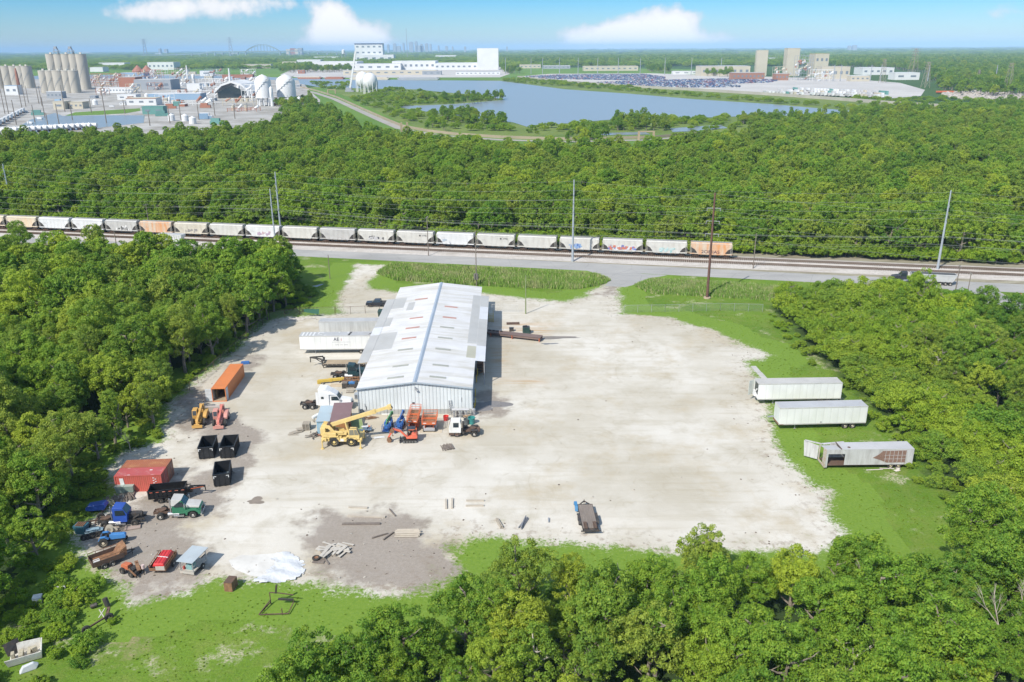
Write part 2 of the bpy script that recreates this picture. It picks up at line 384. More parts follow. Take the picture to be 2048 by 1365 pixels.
gr = t.mix(t.ramp(n_ff, .35, .7, 0, .5), gr, (.40, .37, .345))
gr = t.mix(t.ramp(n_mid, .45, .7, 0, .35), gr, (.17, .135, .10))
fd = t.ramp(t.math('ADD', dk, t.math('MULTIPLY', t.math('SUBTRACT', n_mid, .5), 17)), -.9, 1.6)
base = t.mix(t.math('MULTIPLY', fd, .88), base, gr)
vo = t.n('ShaderNodeTexVoronoi'); vo.inputs['Scale'].default_value = .09; t.L.new(v, vo.inputs['Vector'])
base = t.mix(t.ramp(n_ff, .3, .75, .0, .22), base, (.30, .28, .24))
wd = t.math('MULTIPLY', t.ramp(n_mid, .60, .68), t.ramp(n_f, .5, .6)); near = t.ramp(e, 0, 7, 1, 0)
base = t.mix(t.math('MULTIPLY', wd, near), base, (.20, .26, .09))
brk = t.math('MULTIPLY', t.ramp(t.noise(.7, 6, v, .7), .53, .62), t.ramp(e, 1, 6, .55, 0)); base = t.mix(brk, base, (.17, .12, .08))
ge = t.ramp(t.math('ADD', e, t.math('ADD', t.math('MULTIPLY', t.math('SUBTRACT', t.noise(.2, 6, v, .75), .5), 9), t.math('MULTIPLY', t.math('SUBTRACT', n_f, .5), 7))), -.6, .9, 1, 0)
gcol = t.mix(t.ramp(n_f, .3, .7), (.10, .185, .02), (.165, .25, .04))
t.col(t.mix(ge, base, gcol)); t.b.inputs['Roughness'].default_value = .95; t.b.inputs['Specular IOR Level'].default_value = .15
t.bump(t.math('ADD', n_f, t.math('MULTIPLY', n_ff, .4)), .35, .10)
y = grid_mesh('gravel_yard', -95, 92, 70, 240, .9, .006, keep=lambda P: sdf(P, YARD) > -6.5,
    attrs={'edge': lambda P: np.clip(sdf(P, YARD), -9, 12), 'dark': a_dark, 'rust': a_rust, 'pale': a_pale}, mat=t.mat)
tag(y, kind='structure')
# ---- road
def line_w(a, b): a = np.array(G(*a)); b = np.array(G(*b)); d = (b - a) / np.linalg.norm(b - a); return a, d
def extend(a, d, s0, s1): return [tuple(a + d * s0), tuple(a + d * s1)]
t = NT('concrete_road'); v = t.coord()
n1 = t.noise(.12, 5, v, .6, (.35, 1, 1)); n2 = t.noise(2.5, 5, v, .7); sep = t.n('ShaderNodeSeparateXYZ'); t.L.new(v, sep.inputs[0])
c = t.mix(t.ramp(n1, .35, .65), (.26, .26, .255), (.35, .345, .335)); c = t.mix(t.ramp(n2, .4, .8, 0, .35), c, (.24, .235, .225))
crk = t.n('ShaderNodeTexVoronoi', feature='DISTANCE_TO_EDGE'); crk.inputs['Scale'].default_value = .12; t.L.new(v, crk.inputs['Vector'])
c = t.mix(t.ramp(crk.outputs['Distance'], .0, .012, .5, 0), c, (.16, .16, .16))
ln = t.noise(.9, 3, v, .5, (.04, 1, 1)); c = t.mix(t.ramp(ln, .56, .66, 0, .35), c, (.22, .215, .21))
t.col(c); t.b.inputs['Roughness'].default_value = .85; ROADM = t.mat
fa, fd_ = line_w((700, 503), (1716, 553)); na, nd = line_w((700, 518), (1716, 569.5))
poly = extend(na, nd, -420, 420) + extend(fa, fd_, -420, 420)[::-1]
tag(tess('road', poly, .012, ROADM), kind='structure')
tag(tess('side_road', gp([(1893, 577), (1915, 590), (1965, 618), (2040, 665), (2250, 800), (2330, 790), (2060, 615), (2000, 585), (1990, 582)]), .016, ROADM), kind='structure')
tag(tess('side_road_apron', gp([(1170, 540), (1335, 551), (1300, 557), (1275, 567), (1250, 575), (1212, 572), (1218, 562), (1198, 550)]), .017, ROADM, .25, 2), kind='structure')
# ---- ballast bed and rails
ra, rd = line_w((1000, 501), (1468, 520.5)); rn = np.array([rd[1], -rd[0]]) * 1.0
if rn[1] > 0: rn = -rn            # towards the camera
t = NT('ballast'); v = t.coord(); n1 = t.noise(1.6, 5, v, .8); n2 = t.noise(.15, 4, v); n3 = t.noise(.5, 5, v, .65, (.06, 1, 1))
c = t.mix(t.ramp(n1, .3, .7), (.30, .28, .26), (.52, .49, .46)); c = t.mix(t.ramp(n3, .5, .7, 0, .5), c, (.24, .19, .14)); c = t.mix(t.ramp(n2, .5, .75, 0, .4), c, (.20, .17, .13))
t.col(c); t.bump(n1, .5, .1); t.b.inputs['Roughness'].default_value = .95; BAL = t.mat
A = MB()
def off(s, o, z): p = ra + rd * s + rn * o; return (p[0], p[1], z)
def strip(mb, o0, z0, o1, z1, s0=-420, s1=420): mb.add([off(s0, o0, z0), off(s1, o0, z0), off(s1, o1, z1), off(s0, o1, z1)], [(0, 1, 2, 3)])
strip(A, -5, .02, -2.6, .38); strip(A, -2.6, .38, 2.1, .38); strip(A, 2.1, .38, 2.9, .2); strip(A, 2.9, .2, 3.4, .38); strip(A, 3.4, .38, 7.6, .38); strip(A, 7.6, .38, 10.5, .02)
tag(A.build('rail_ballast', BAL), kind='structure')
t = NT('verge'); v = t.coord(); n1 = t.noise(.5, 5, v, .7, (.2, 1, 1)); n2 = t.noise(3, 4, v, .7)
c = t.mix(t.ramp(n1, .35, .65), (.16, .13, .09), (.33, .31, .24)); c = t.mix(t.ramp(n2, .5, .7, 0, .6), c, (.12, .15, .05)); t.col(c); t.b.inputs['Roughness'].default_value = .9
A = MB(); strip(A, -14, .008, 18, .008); tag(A.build('rail_verge', t.mat), kind='structure')
rail_m = paint('rusty_rail', (.22, .14, .09), .5, (.12, .07, .04), .5, 1, .5); tie_m = paint('timber_tie', (.085, .062, .048), .9, (.16, .12, .09), .5, 3)
for o in (0.0, 5.4):
    root = thing('railway_track', 'railway track under the hopper cars' if o == 0 else 'empty railway track beside the road', 'track', (0, 0, 0), 0)
    for sd in (-.76, .76):
        m = MB(); m.bar(off(-330, o + sd, .60), off(400, o + sd, .60), .09, .16); m.build('rail', rail_m, root)
    m = MB()
    for k in range(-520, 640):
        s = k * .62; j = rnd.uniform(-.06, .06)
        m.bar(off(s, o - 1.3 + j, .43), off(s, o + 1.3 + j, .43), .23, .16)
    x = m.build('ties', tie_m, root); tag(x, kind='stuff')
# rain puddles in the ditch between track and road
t = NT('puddle_water'); t.col((.09, .085, .06)); t.b.inputs['Roughness'].default_value = .08; PUD = t.mat
def blob(cx, cy, rx, ry, rz=0, n=26, j=.25):
    ph = [rnd.uniform(0, 6.3) for _ in range(3)]; out = []
    for i in range(n):
        a = 2 * math.pi * i / n; r = 1 + j * math.sin(2 * a + ph[0]) + j * .7 * math.sin(3 * a + ph[1]) + j * .5 * math.sin(5 * a + ph[2])
        x = rx * r * math.cos(a); y = ry * r * math.sin(a); out.append((cx + x * math.cos(rz) - y * math.sin(rz), cy + x * math.sin(rz) + y * math.cos(rz)))
    return out
yaw_r = math.atan2(rd[1], rd[0])
for (px, py, rx, ry) in ((440, 488, 9, .9), (760, 504, 14, 1.0), (640, 494, 10, .8), (230, 472, 12, 1), (960, 513, 8, .6)):
    c = G(px, py); tag(tess('puddle', blob(c[0], c[1], rx, ry, yaw_r), .03, PUD), kind='structure')
c = G(612, 580); tag(tess('ditch_water', blob(c[0], c[1], 1.2, 5, -.5), .03, PUD), kind='structure')
# wet / stained patches of the yard
def stain(name, px, py, rx, ry, rz, col, rough=.5, z=.014):
    c = G(px, py); m = paint('stain_' + name, col, rough, tuple(x * .6 for x in col), .6, 2); o = tess(name, blob(c[0], c[1], rx, ry, rz, 30, .3), z, m); return tag(o, kind='structure')
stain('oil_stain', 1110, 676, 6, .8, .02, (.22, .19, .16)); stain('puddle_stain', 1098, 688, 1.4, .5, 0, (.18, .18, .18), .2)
stain('damp_patch', 512, 1002, 1.3, .8, .3, (.25, .20, .15), .3); stain('tar_patch', 975, 812, 3.2, 2.2, 0, (.20, .19, .19), .7)
# pale slurry patch and torn white membrane
c = G(515, 1140)
tag(tess('cement_patch', gp([(458, 1122), (480, 1112), (560, 1108), (548, 1130), (530, 1155), (500, 1152), (470, 1140)]), .016, paint('cement', (.60, .59, .56), .9, (.4, .38, .35), .5, .8), .2, 1), kind='structure')
# ---- reeds (tall cattails) in the roadside ditches
def reed_patch(name, poly_px, n, h, cols, label):
    poly = np.array(gp(poly_px)); lo = poly.min(0); hi = poly.max(0)
    P = NR.uniform(lo, hi, (n * 3, 2)); s = sdf(P, [tuple(p) for p in poly]); P = P[s > 0]; s = s[s > 0]; P = P[:n]; s = s[:n]; k = len(P)
    hh = h * NR.uniform(.65, 1.1, k) * np.clip(.55 + s / 4, 0, 1); a = NR.uniform(0, 6.28, k); w = .05 + .05 * NR.rand(k)
    ln = NR.normal(0, .16, (k, 2)) * hh[:, None]
    v = np.zeros((k, 4, 3)); dx = np.cos(a) * w; dy = np.sin(a) * w
    v[:, 0, 0] = P[:, 0] - dx; v[:, 0, 1] = P[:, 1] - dy; v[:, 1, 0] = P[:, 0] + dx; v[:, 1, 1] = P[:, 1] + dy
    v[:, 2, :2] = P + ln + np.stack([dx, dy], 1) * .3; v[:, 2, 2] = hh; v[:, 3, :2] = P + ln - np.stack([dx, dy], 1) * .3; v[:, 3, 2] = hh
    me = D.meshes.new(name); me.from_pydata(v.reshape(-1, 3).tolist(), [], np.arange(4 * k).reshape(k, 4).tolist())
    at = me.attributes.new('tint', 'FLOAT', 'FACE'); at.data.foreach_set('value', NR.rand(k).astype(np.float32))
    t = NT(name + '_leaf'); q = t.attr('tint').outputs['Fac']; c = t.mix(q, cols[0], cols[1]); c = t.mix(t.ramp(q, .88, .9), c, cols[2])
    big = t.noise(.12, 3); c = t.mix(t.ramp(big, .5, .7, 0, .5), c, cols[2]); t.col(c); t.b.inputs['Roughness'].default_value = .7
    me.materials.append(t.mat); o = D.objects.new(name, me); COL.objects.link(o); tag(o, label, 'reeds', kind='stuff')
reed_patch('cattail_reeds', [(752, 548), (782, 530), (1000, 541), (1195, 552), (1222, 562), (1200, 572), (1150, 580), (1000, 575), (960, 572), (790, 562)], 36000, 1.6, ((.13, .24, .03), (.20, .32, .05), (.44, .39, .22)), 'dense green cattails filling the ditch behind the warehouse')
reed_patch('cattail_reeds', [(1268, 573), (1300, 562), (1500, 573), (1600, 583), (1690, 592), (1700, 606), (1560, 603), (1440, 596), (1300, 588)], 30000, 1.6, ((.13, .24, .03), (.20, .31, .06), (.44, .39, .23)), 'green and straw coloured cattails in the ditch right of the second driveway')

# loose stones, clods and scraps on the gravel
q = np.random.RandomState(5); P = q.uniform((-90, 72), (80, 205), (9000, 2)); e_ = sdf(P, YARD); dk_ = a_dark(P); P = P[(e_ > 0) & (q.rand(len(P)) < np.where(dk_ > 0, .55, np.where(e_ < 5, .32, .035)))]
for nm, lab, c_, k in (('loose_stones', 'pale loose stones and clods scattered over the yard', (.40, .37, .32), 0), ('loose_scraps', 'dark scraps and clods scattered over the yard', (.13, .10, .075), 1)):
    m = MB()
    for p in P[k::2]: s_ = q.uniform(.06, .3) * (.8 if k else 1); m.ob((p[0], p[1], .03), (s_, s_ * q.uniform(.4, 1), s_ * .45), q.uniform(0, 3), q.uniform(-.3, .3), q.uniform(-.3, .3))
    tag(m.build(nm, paint(nm, c_, .9, (.2, .17, .13), .4, 1)), lab, 'stones', kind='stuff')
# ============================================================ trees
def leaf_mat(name, c0, c1, c2, hue=.5):
    t = NT(name); oi = t.n('ShaderNodeObjectInfo'); tint = t.attr('tint').outputs['Fac']
    r = oi.outputs['Random']
    base = t.mix(t.ramp(r, 0, .75), c0, c1); base = t.mix(t.ramp(r, .75, 1), base, c2)
    ln = t.noise(.022, 2, oi.outputs['Location'], .5); base = t.mix(t.ramp(ln, .45, .65, 0, .4), base, (.23, .29, .05)); base = t.mix(t.ramp(ln, .30, .42, .5, 0), base, (.07, .19, .03))
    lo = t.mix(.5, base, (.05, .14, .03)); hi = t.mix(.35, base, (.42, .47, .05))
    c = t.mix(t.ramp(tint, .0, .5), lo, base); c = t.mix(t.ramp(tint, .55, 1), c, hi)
    t.col(c); t.b.inputs['Roughness'].default_value = .6; t.b.inputs['Specular IOR Level'].default_value = .25
    tr = t.n('ShaderNodeBsdfTranslucent'); t.L.new(c, tr.inputs[0]); ms = t.n('ShaderNodeMixShader'); ms.inputs[0].default_value = .45
    t.L.new(t.b.outputs[0], ms.inputs[1]); t.L.new(tr.outputs[0], ms.inputs[2]); t.L.new(ms.outputs[0], t.N['Material Output'].inputs[0])
    return t.mat
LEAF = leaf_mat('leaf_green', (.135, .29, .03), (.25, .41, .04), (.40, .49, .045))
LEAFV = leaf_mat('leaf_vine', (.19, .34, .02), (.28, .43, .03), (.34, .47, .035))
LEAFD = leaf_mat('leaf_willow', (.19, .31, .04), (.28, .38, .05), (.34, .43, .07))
BARK = paint('bark', (.20, .165, .125), .9, (.34, .30, .25), .6, 3, thr=.45); BARKP = paint('bark_pale', (.42, .38, .32), .9, (.55, .5, .45), .6, 3)
def leaves_mesh(name, centers, radii, per, size, mat, flat=.75, seed=0, up=.35, aspect=.55):
    r = np.random.RandomState(seed); K = len(centers)
    cid = np.repeat(np.arange(K), per); n = len(cid)
    d = r.normal(size=(n, 3)); d[:, 2] += up; d /= np.linalg.norm(d, axis=1)[:, None]
    rad = radii[cid] * (1 - .45 * r.rand(n) ** 2.2)
    pos = centers[cid] + d * rad[:, None] * np.array([1, 1, flat])
    nrm = d + r.normal(0, .55, (n, 3)) + np.array([0, 0, .35]); nrm /= np.linalg.norm(nrm, axis=1)[:, None]
    a = np.cross(nrm, r.normal(size=(n, 3))); a /= np.linalg.norm(a, axis=1)[:, None]; b = np.cross(nrm, a)
    s = size * r.uniform(.6, 1.3, n)[:, None]
    v = np.stack([pos - a * s, pos + b * s * aspect - nrm * s * .15, pos + a * s, pos - b * s * aspect - nrm * s * .15], 1)
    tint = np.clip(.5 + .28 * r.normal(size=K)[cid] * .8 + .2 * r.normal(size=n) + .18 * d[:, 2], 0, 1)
    me = D.meshes.new(name); me.vertices.add(4 * n); me.vertices.foreach_set('co', v.reshape(-1).astype(np.float32))
    me.loops.add(4 * n); me.loops.foreach_set('vertex_index', np.arange(4 * n, dtype=np.int32))
    me.polygons.add(n); me.polygons.foreach_set('loop_start', np.arange(0, 4 * n, 4, dtype=np.int32)); me.polygons.foreach_set('loop_total', np.full(n, 4, np.int32))
    at = me.attributes.new('tint', 'FLOAT', 'FACE'); at.data.foreach_set('value', tint.astype(np.float32))
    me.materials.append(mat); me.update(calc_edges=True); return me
def limbs(h, r, seed, nl=7, lean=.06):
    q = random.Random(seed); m = MB(); tips = []
    p = Vector((0, 0, 0)); d = Vector((q.uniform(-lean, lean), q.uniform(-lean, lean), 1)).normalized(); th = h * .03 + .03
    pts = [p.copy()]
    for i in range(5): p = p + d * h * .16; d = (d + Vector((q.uniform(-.12, .12), q.uniform(-.12, .12), 0))).normalized(); pts.append(p.copy())
    for i in range(5): m.cyl(pts[i], pts[i + 1], th * (1 - .17 * i), th * (1 - .17 * (i + 1)), n=7, cap=False)
    for k in range(nl):
        i = 1 + k % 4; s = pts[i].lerp(pts[i + 1], q.random()); a = 2.4 * k + q.uniform(-.4, .4)
        L = r * q.uniform(.6, .95); e = s + Vector((math.cos(a) * L, math.sin(a) * L, L * q.uniform(.35, 1.0)))
        mid = s.lerp(e, .5) + Vector((0, 0, -.08 * L)); w = th * .45
        m.cyl(s, mid, w, w * .7, n=5, cap=False); m.cyl(mid, e, w * .7, w * .25, n=5, cap=False); tips.append(e)
        for j in range(2):
            b = mid.lerp(e, q.random()); f = b + Vector((q.uniform(-1, 1), q.uniform(-1, 1), q.uniform(.2, 1))) * L * .4
            m.cyl(b, f, w * .4, w * .12, n=4, cap=False); tips.append(f)
    tips.append(pts[-1]); return m, tips
def crown_pts(h, r, K, seed, tips, shape='round', base=.3):
    q = np.random.RandomState(seed); out = []
    lobes = []
    nl = 5 if shape != 'mound' else 4
    for i in range(nl):
        a = i * 2 * math.pi / nl + q.uniform(-.5, .5); rr = r * q.uniform(.25, .75)
        lobes.append((rr * math.cos(a), rr * math.sin(a), h * q.uniform(.42, .86), r * q.uniform(.3, .62)))
    lobes.append((0, 0, h * .82, r * .55)); lobes.append((q.uniform(-.3, .3) * r, q.uniform(-.3, .3) * r, h * .5, r * .7))
    if shape == 'tall': lobes = [(q.uniform(-.3, .3) * r, q.uniform(-.3, .3) * r, h * z, r * q.uniform(.5, .75)) for z in (.35, .5, .62, .75, .88)]
    if shape == 'mound': lobes = [(x, y, h * q.uniform(.35, .6), l * 1.15) for x, y, z, l in lobes]
    for k in range(K):
        L = lobes[k % len(lobes)]; d = q.normal(size=3); d[2] = abs(d[2]) * .9 - .25; d /= np.linalg.norm(d)
        vz = 1.0 if shape != 'mound' else .7
        z = L[2] + d[2] * L[3] * vz
        if z < h * base * .6 and shape != 'mound': z = h * base * .6 + q.rand()
        out.append((L[0] + d[0] * L[3], L[1] + d[1] * L[3], max(z, .4)))
    return np.array(out)
def tree_kind(seed, h, r, K, per, size, cr, shape='round', mat=None, flat=.75, bark=None):
    mb, tips = limbs(h, r * (.3 if shape == 'mound' else .62), seed, 8 if shape != 'tall' else 6)
    C = crown_pts(h, r, K, seed + 5, tips, shape); q = np.random.RandomState(seed + 9)
    rad = cr * q.uniform(.65, 1.25, len(C))
    me = leaves_mesh('crown', C, rad, per, size, mat or LEAF, flat, seed + 3)
    return mb, me, bark or BARK
def proto(name, label, kind_args, cat='tree'):
    mb, me, bk = tree_kind(*kind_args[0], **kind_args[1]); r = thing(name, label, cat, (0, -900, 0))
    mb.build('trunk', bk, r); o = D.objects.new('crown', me); COL.objects.link(o); o.parent = r; return r
# near trees: h, r
KN = [((11, 10.5, 4.3, 210, 70, .155, .62), {}), ((12, 12.5, 5.2, 260, 70, .165, .70), {}), ((13, 9.5, 3.7, 150, 75, .15, .60), {}), ((14, 14, 5.0, 270, 66, .165, .72), {}),
      ((15, 12.5, 3.1, 170, 70, .15, .58), dict(shape='tall')), ((16, 11, 4.6, 230, 70, .14, .58), dict(mat=LEAFD)), ((17, 13.5, 3.5, 190, 70, .15, .66), dict(shape='tall', mat=LEAFD)), ((18, 10, 4.4, 140, 58, .165, .66), dict(bark=BARKP))]
PN = [proto('broadleaf_tree', 'x', k) for k in KN]
KB = [((31, 4.2, 3.4, 130, 80, .13, .6), dict(shape='mound', mat=LEAFV)), ((32, 5.6, 4.0, 170, 80, .13, .68), dict(shape='mound', mat=LEAFV)), ((33, 3.0, 2.6, 90, 75, .12, .5), dict(shape='mound', mat=LEAFV)), ((34, 4.5, 3.2, 130, 75, .13, .6), dict(shape='mound', mat=LEAF))]
PB = [proto('leafy_bush', 'x', k, 'bush') for k in KB]
# bare tree
def bare(seed, h, r, nl=14):
    q = random.Random(seed); m = MB()
    def rec(p, d, L, w, dep):
        e = p + d * L; m.cyl(p, e, w, w * .6, n=5, cap=False)
        if dep == 0: return
        for i in range(3 if dep > 1 else 4):
            nd = (d + Vector((q.uniform(-.75, .75), q.uniform(-.75, .75), q.uniform(-.1, .5)))).normalized(); rec(p.lerp(e, q.uniform(.55, 1)), nd, L * q.uniform(.55, .8), w * .5, dep - 1)
    rec(Vector((0, 0, 0)), Vector((.05, 0, 1)), h * .34, h * .018, 4); return m
def scatter(poly, spacing, n=None, seed=1, pad=0):
    q = np.random.RandomState(seed); P = np.array(poly); lo = P.min(0); hi = P.max(0)
    lo = np.maximum(lo, -420); hi = np.minimum(hi, 1500)
    nx = int((hi[0] - lo[0]) / spacing) + 1; ny = int((hi[1] - lo[1]) / (spacing * .87)) + 1
    I, J = np.meshgrid(np.arange(nx), np.arange(ny)); X = lo[0] + (I + .5 * (J % 2)) * spacing; Y = lo[1] + J * spacing * .87
    Q = np.stack([X.ravel(), Y.ravel()], 1) + q.uniform(-.38, .38, (nx * ny, 2)) * spacing
    return Q[sdf(Q, poly) > pad]
def inview(P, m=120, z=6):
    out = []
    for p in P:
        u, v = PX(p[0], p[1], z); out.append(-m < u < 2048 + m and v < 1365 + 90 and p[1] > 25)
    return P[np.array(out, bool)]
# geometry-nodes scatter for woods too large to count
def gn_scatter(name, P, protos, smin, smax, label, cat, zs=1.0, z=0, seed=3):
    """protos: list of mesh lists; one object, tree meshes instanced on its points"""
    me = D.meshes.new(name); me.from_pydata([(p[0], p[1], z) for p in P], [], []); o = D.objects.new(name, me); COL.objects.link(o)
    src = D.collections.new(name + '_source')
    for i, ms in enumerate(protos):
        so = D.objects.new('%02d_source' % i, ms); src.objects.link(so)
    ng = D.node_groups.new(name, 'GeometryNodeTree'); ng.interface.new_socket('Geometry', in_out='INPUT', socket_type='NodeSocketGeometry'); ng.interface.new_socket('Geometry', in_out='OUTPUT', socket_type='NodeSocketGeometry')
    N = ng.nodes; L = ng.links; gi = N.new('NodeGroupInput'); go = N.new('NodeGroupOutput'); ip = N.new('GeometryNodeInstanceOnPoints'); ci = N.new('GeometryNodeCollectionInfo')
    ci.inputs['Collection'].default_value = src; ci.inputs['Separate Children'].default_value = True; ci.inputs['Reset Children'].default_value = True
    ip.inputs['Pick Instance'].default_value = True
    rv = N.new('FunctionNodeRandomValue'); rv.data_type = 'FLOAT_VECTOR'; rv.inputs[0].default_value = (0, 0, 0); rv.inputs[1].default_value = (.08, .08, 6.283)
    rs = N.new('FunctionNodeRandomValue'); rs.data_type = 'FLOAT'; rs.inputs[2].default_value = smin; rs.inputs[3].default_value = smax; rs.inputs['Seed'].default_value = seed
    cx = N.new('ShaderNodeCombineXYZ'); mz = N.new('ShaderNodeMath'); mz.operation = 'MULTIPLY'; mz.inputs[1].default_value = zs
    L.new(rs.outputs[1], cx.inputs[0]); L.new(rs.outputs[1], cx.inputs[1]); L.new(rs.outputs[1], mz.inputs[0]); L.new(mz.outputs[0], cx.inputs[2])
    L.new(gi.outputs[0], ip.inputs['Points']); L.new(ci.outputs[0], ip.inputs['Instance']); L.new(rv.outputs[0], ip.inputs['Rotation']); L.new(cx.outputs[0], ip.inputs['Scale']); L.new(ip.outputs[0], go.inputs[0])
    md = o.modifiers.new('scatter', 'NODES'); md.node_group = ng
    return tag(o, label, cat, kind='stuff')
def joined(k, per=None, size=None):
    """trunk and crown in one mesh for far instancing"""
    a, kw = k; a = list(a)
    if per: a[4] = per
    if size: a[5] = size
    mb, me, bk = tree_kind(*a, **kw)
    n0 = len(me.vertices); co = np.empty(n0 * 3, np.float32); me.vertices.foreach_get('co', co)
    V = co.reshape(-1, 3).tolist() + mb.v; F = np.arange(n0).reshape(-1, 4).tolist() + [tuple(i + n0 for i in f) for f in mb.f]
    nm = D.meshes.new('source'); nm.from_pydata(V, [], F); tt = np.empty(len(me.polygons), np.float32); me.attributes['tint'].data.foreach_get('value', tt)
    at = nm.attributes.new('tint', 'FLOAT', 'FACE'); at.data.foreach_set('value', np.concatenate([tt, np.full(len(mb.f), .5, np.float32)]))
    nm.materials.append(me.materials[0]); nm.materials.append(bk); mi = np.zeros(len(F), np.int32); mi[len(me.polygons):] = 1; nm.polygons.foreach_set('material_index', mi); return nm
# ---- individuals
PL = inview(scatter(WOOD_L, 5.1, seed=4)); PBt = inview(scatter(WOOD_B, 4.7, seed=5)); PR = inview(scatter(WOOD_R, 5.0, seed=6))
cand = [(p, 'L') for p in PL] + [(p, 'B') for p in PBt] + [(p, 'R') for p in PR]
TREES = []; BUSH = []
for p, k in cand:
    edge = sdf(np.array([p]), {'L': WOOD_L, 'R': WOOD_R, 'B': WOOD_B}[k])[0]
    if k == 'R' and ((edge < 14 and p[1] > 82) or p[1] > 160): BUSH.append((p, k, edge))
    else: TREES.append((p, k, edge))
TREES.sort(key=lambda t: t[0][1] + .15 * abs(t[0][0]))
used = [0] * 8; far_pts = []
LB = ['leafy green tree', 'broad yellow green tree', 'slender tree', 'tall full tree', 'narrow tall tree', 'olive green tree', 'narrow olive tree', 'pale trunked tree']
LMK = {'L': [(560, 560, 'beside the first driveway'), (400, 560, 'left of the driveway in the left thicket'), (250, 560, 'in the back of the left thicket'), (60, 560, 'at the far left back of the thicket'), (500, 660, 'behind the left fence'), (380, 740, 'beside the orange container'), (200, 700, 'in the middle of the left thicket'), (20, 700, 'at the left picture edge'), (300, 840, 'above the red containers'), (150, 880, 'left of the red containers'), (0, 900, 'at the left picture edge below the middle'), (120, 1010, 'beside the blue truck'), (40, 1120, 'left of the rusty trailer'), (-60, 1280, 'at the lower left corner')],
       'B': [(640, 1330, 'below the white tarpaulin'), (820, 1320, 'below the brown gravel'), (1000, 1320, 'at the bottom middle'), (1180, 1260, 'below the flatbed trailer'), (1400, 1260, 'on the near edge right of the flatbed'), (1600, 1270, 'below the yard corner'), (1800, 1260, 'below the right lawn'), (1980, 1200, 'at the lower right corner'), (1200, 1450, 'at the bottom edge right of the middle'), (1600, 1450, 'at the bottom right edge'), (800, 1500, 'at the bottom edge left of the middle')],
       'R': [(1600, 640, 'behind the right fence'), (1750, 640, 'left of the dump truck tree'), (1880, 620, 'beside the dump truck'), (2000, 700, 'below the junction'), (1800, 760, 'behind the farthest white trailer'), (1950, 850, 'right of the white trailers'), (1930, 960, 'right of the derelict trailer'), (2040, 1050, 'at the right picture edge')]}
GRP = {'L': 'trees of the left thicket', 'B': 'trees along the near edge', 'R': 'trees of the right wood'}
for i, (p, k, e) in enumerate(TREES):
    if i >= 300: far_pts.append(p); continue
    v = rnd.choices(range(8), weights={'L': (3, 3, 2, 3, 2, 2, 1, 2), 'B': (4, 4, 2, 2, 1, 1, 0, 3), 'R': (4, 2, 2, 1, 1, 2, 1, 1)}[k])[0]
    if used[v] == 0: o = PN[v]; used[v] = 1; PN[v].location = (p[0], p[1], 0)
    else: o = dup(PN[v], (p[0], p[1], 0), rnd.uniform(0, 6.28))
    s = rnd.uniform(.60, 1.18)
    lmk = min(LMK[k], key=lambda a: (a[0] - PX(p[0], p[1])[0]) ** 2 + (a[1] - PX(p[0], p[1])[1]) ** 2)[2]
    if k == 'L' and e < 5: s *= .82
    if k == 'R': s *= .74
    if k == 'B': s *= .72
    if k == 'L' and p[1] > 185: s *= .85
    o.scale = (s, s, s * rnd.uniform(.92, 1.12)); o['label'] = ('small ' if s < .72 else 'large ' if s > .95 else '') + LB[v] + ' ' + lmk; o['group'] = GRP[k]
ub = [0] * 4
for i, (p, k, e) in enumerate(BUSH):
    v = rnd.choices(range(4), weights=(3, 3 if e > 4 else 0, 3, 2))[0]
    if ub[v] == 0: o = PB[v]; ub[v] = 1; o.location = (p[0], p[1], 0)
    else: o = dup(PB[v], (p[0], p[1], 0), rnd.uniform(0, 6.28))
    s = rnd.uniform(.85, 1.25) * (1 if e < 8 else 1.2); o.scale = (s * 1.1, s * 1.1, s)
    o['label'] = ['rounded vine covered bush right of the parked trailers', 'large vine covered mound right of the parked trailers', 'low vine covered bush right of the parked trailers', 'dark green bush among the vines right of the trailers'][v]; o['label'] = o['label'].replace('right of the parked trailers', '').replace('among the vines right of the trailers', 'among vines').strip() + ' ' + min(LMK['R'], key=lambda a: (a[0] - PX(p[0], p[1])[0]) ** 2 + (a[1] - PX(p[0], p[1])[1]) ** 2)[2]; o['group'] = 'vine covered bushes right of the yard'
mt_ = PN[1]; o = dup(mt_, (*G(1836, 640), 0), 1.0, 'lone leafy tree partly hiding the pale dump trailer'); o.scale = (.72, .72, .92)
for a_, b_, s_ in ((45, 515, .8), (128, 512, .62), (1790, 640, .6), (1960, 665, .75), (2010, 690, .8)):
    o = dup(PN[3 if s_ > .7 else 4], (*G(a_, b_), 0), a_, 'tree standing out above the thicket at far left' if a_ == 45 else 'smaller tree above the thicket at far left' if a_ == 128 else 'leafy tree below the right junction'); o.scale = (s_,) * 3
MESH_T = [joined(k, 34, .24) for k in KN[:7]]; MESH_B = [joined(k, 40, .20) for k in KB]
print('trees', len(TREES), 'bush', len(BUSH), 'farpts', len(far_pts))
if far_pts: gn_scatter('wooded_thicket', far_pts, MESH_T, .75, 1.1, 'dense green thicket of trees between the left wood and the road', 'wood')
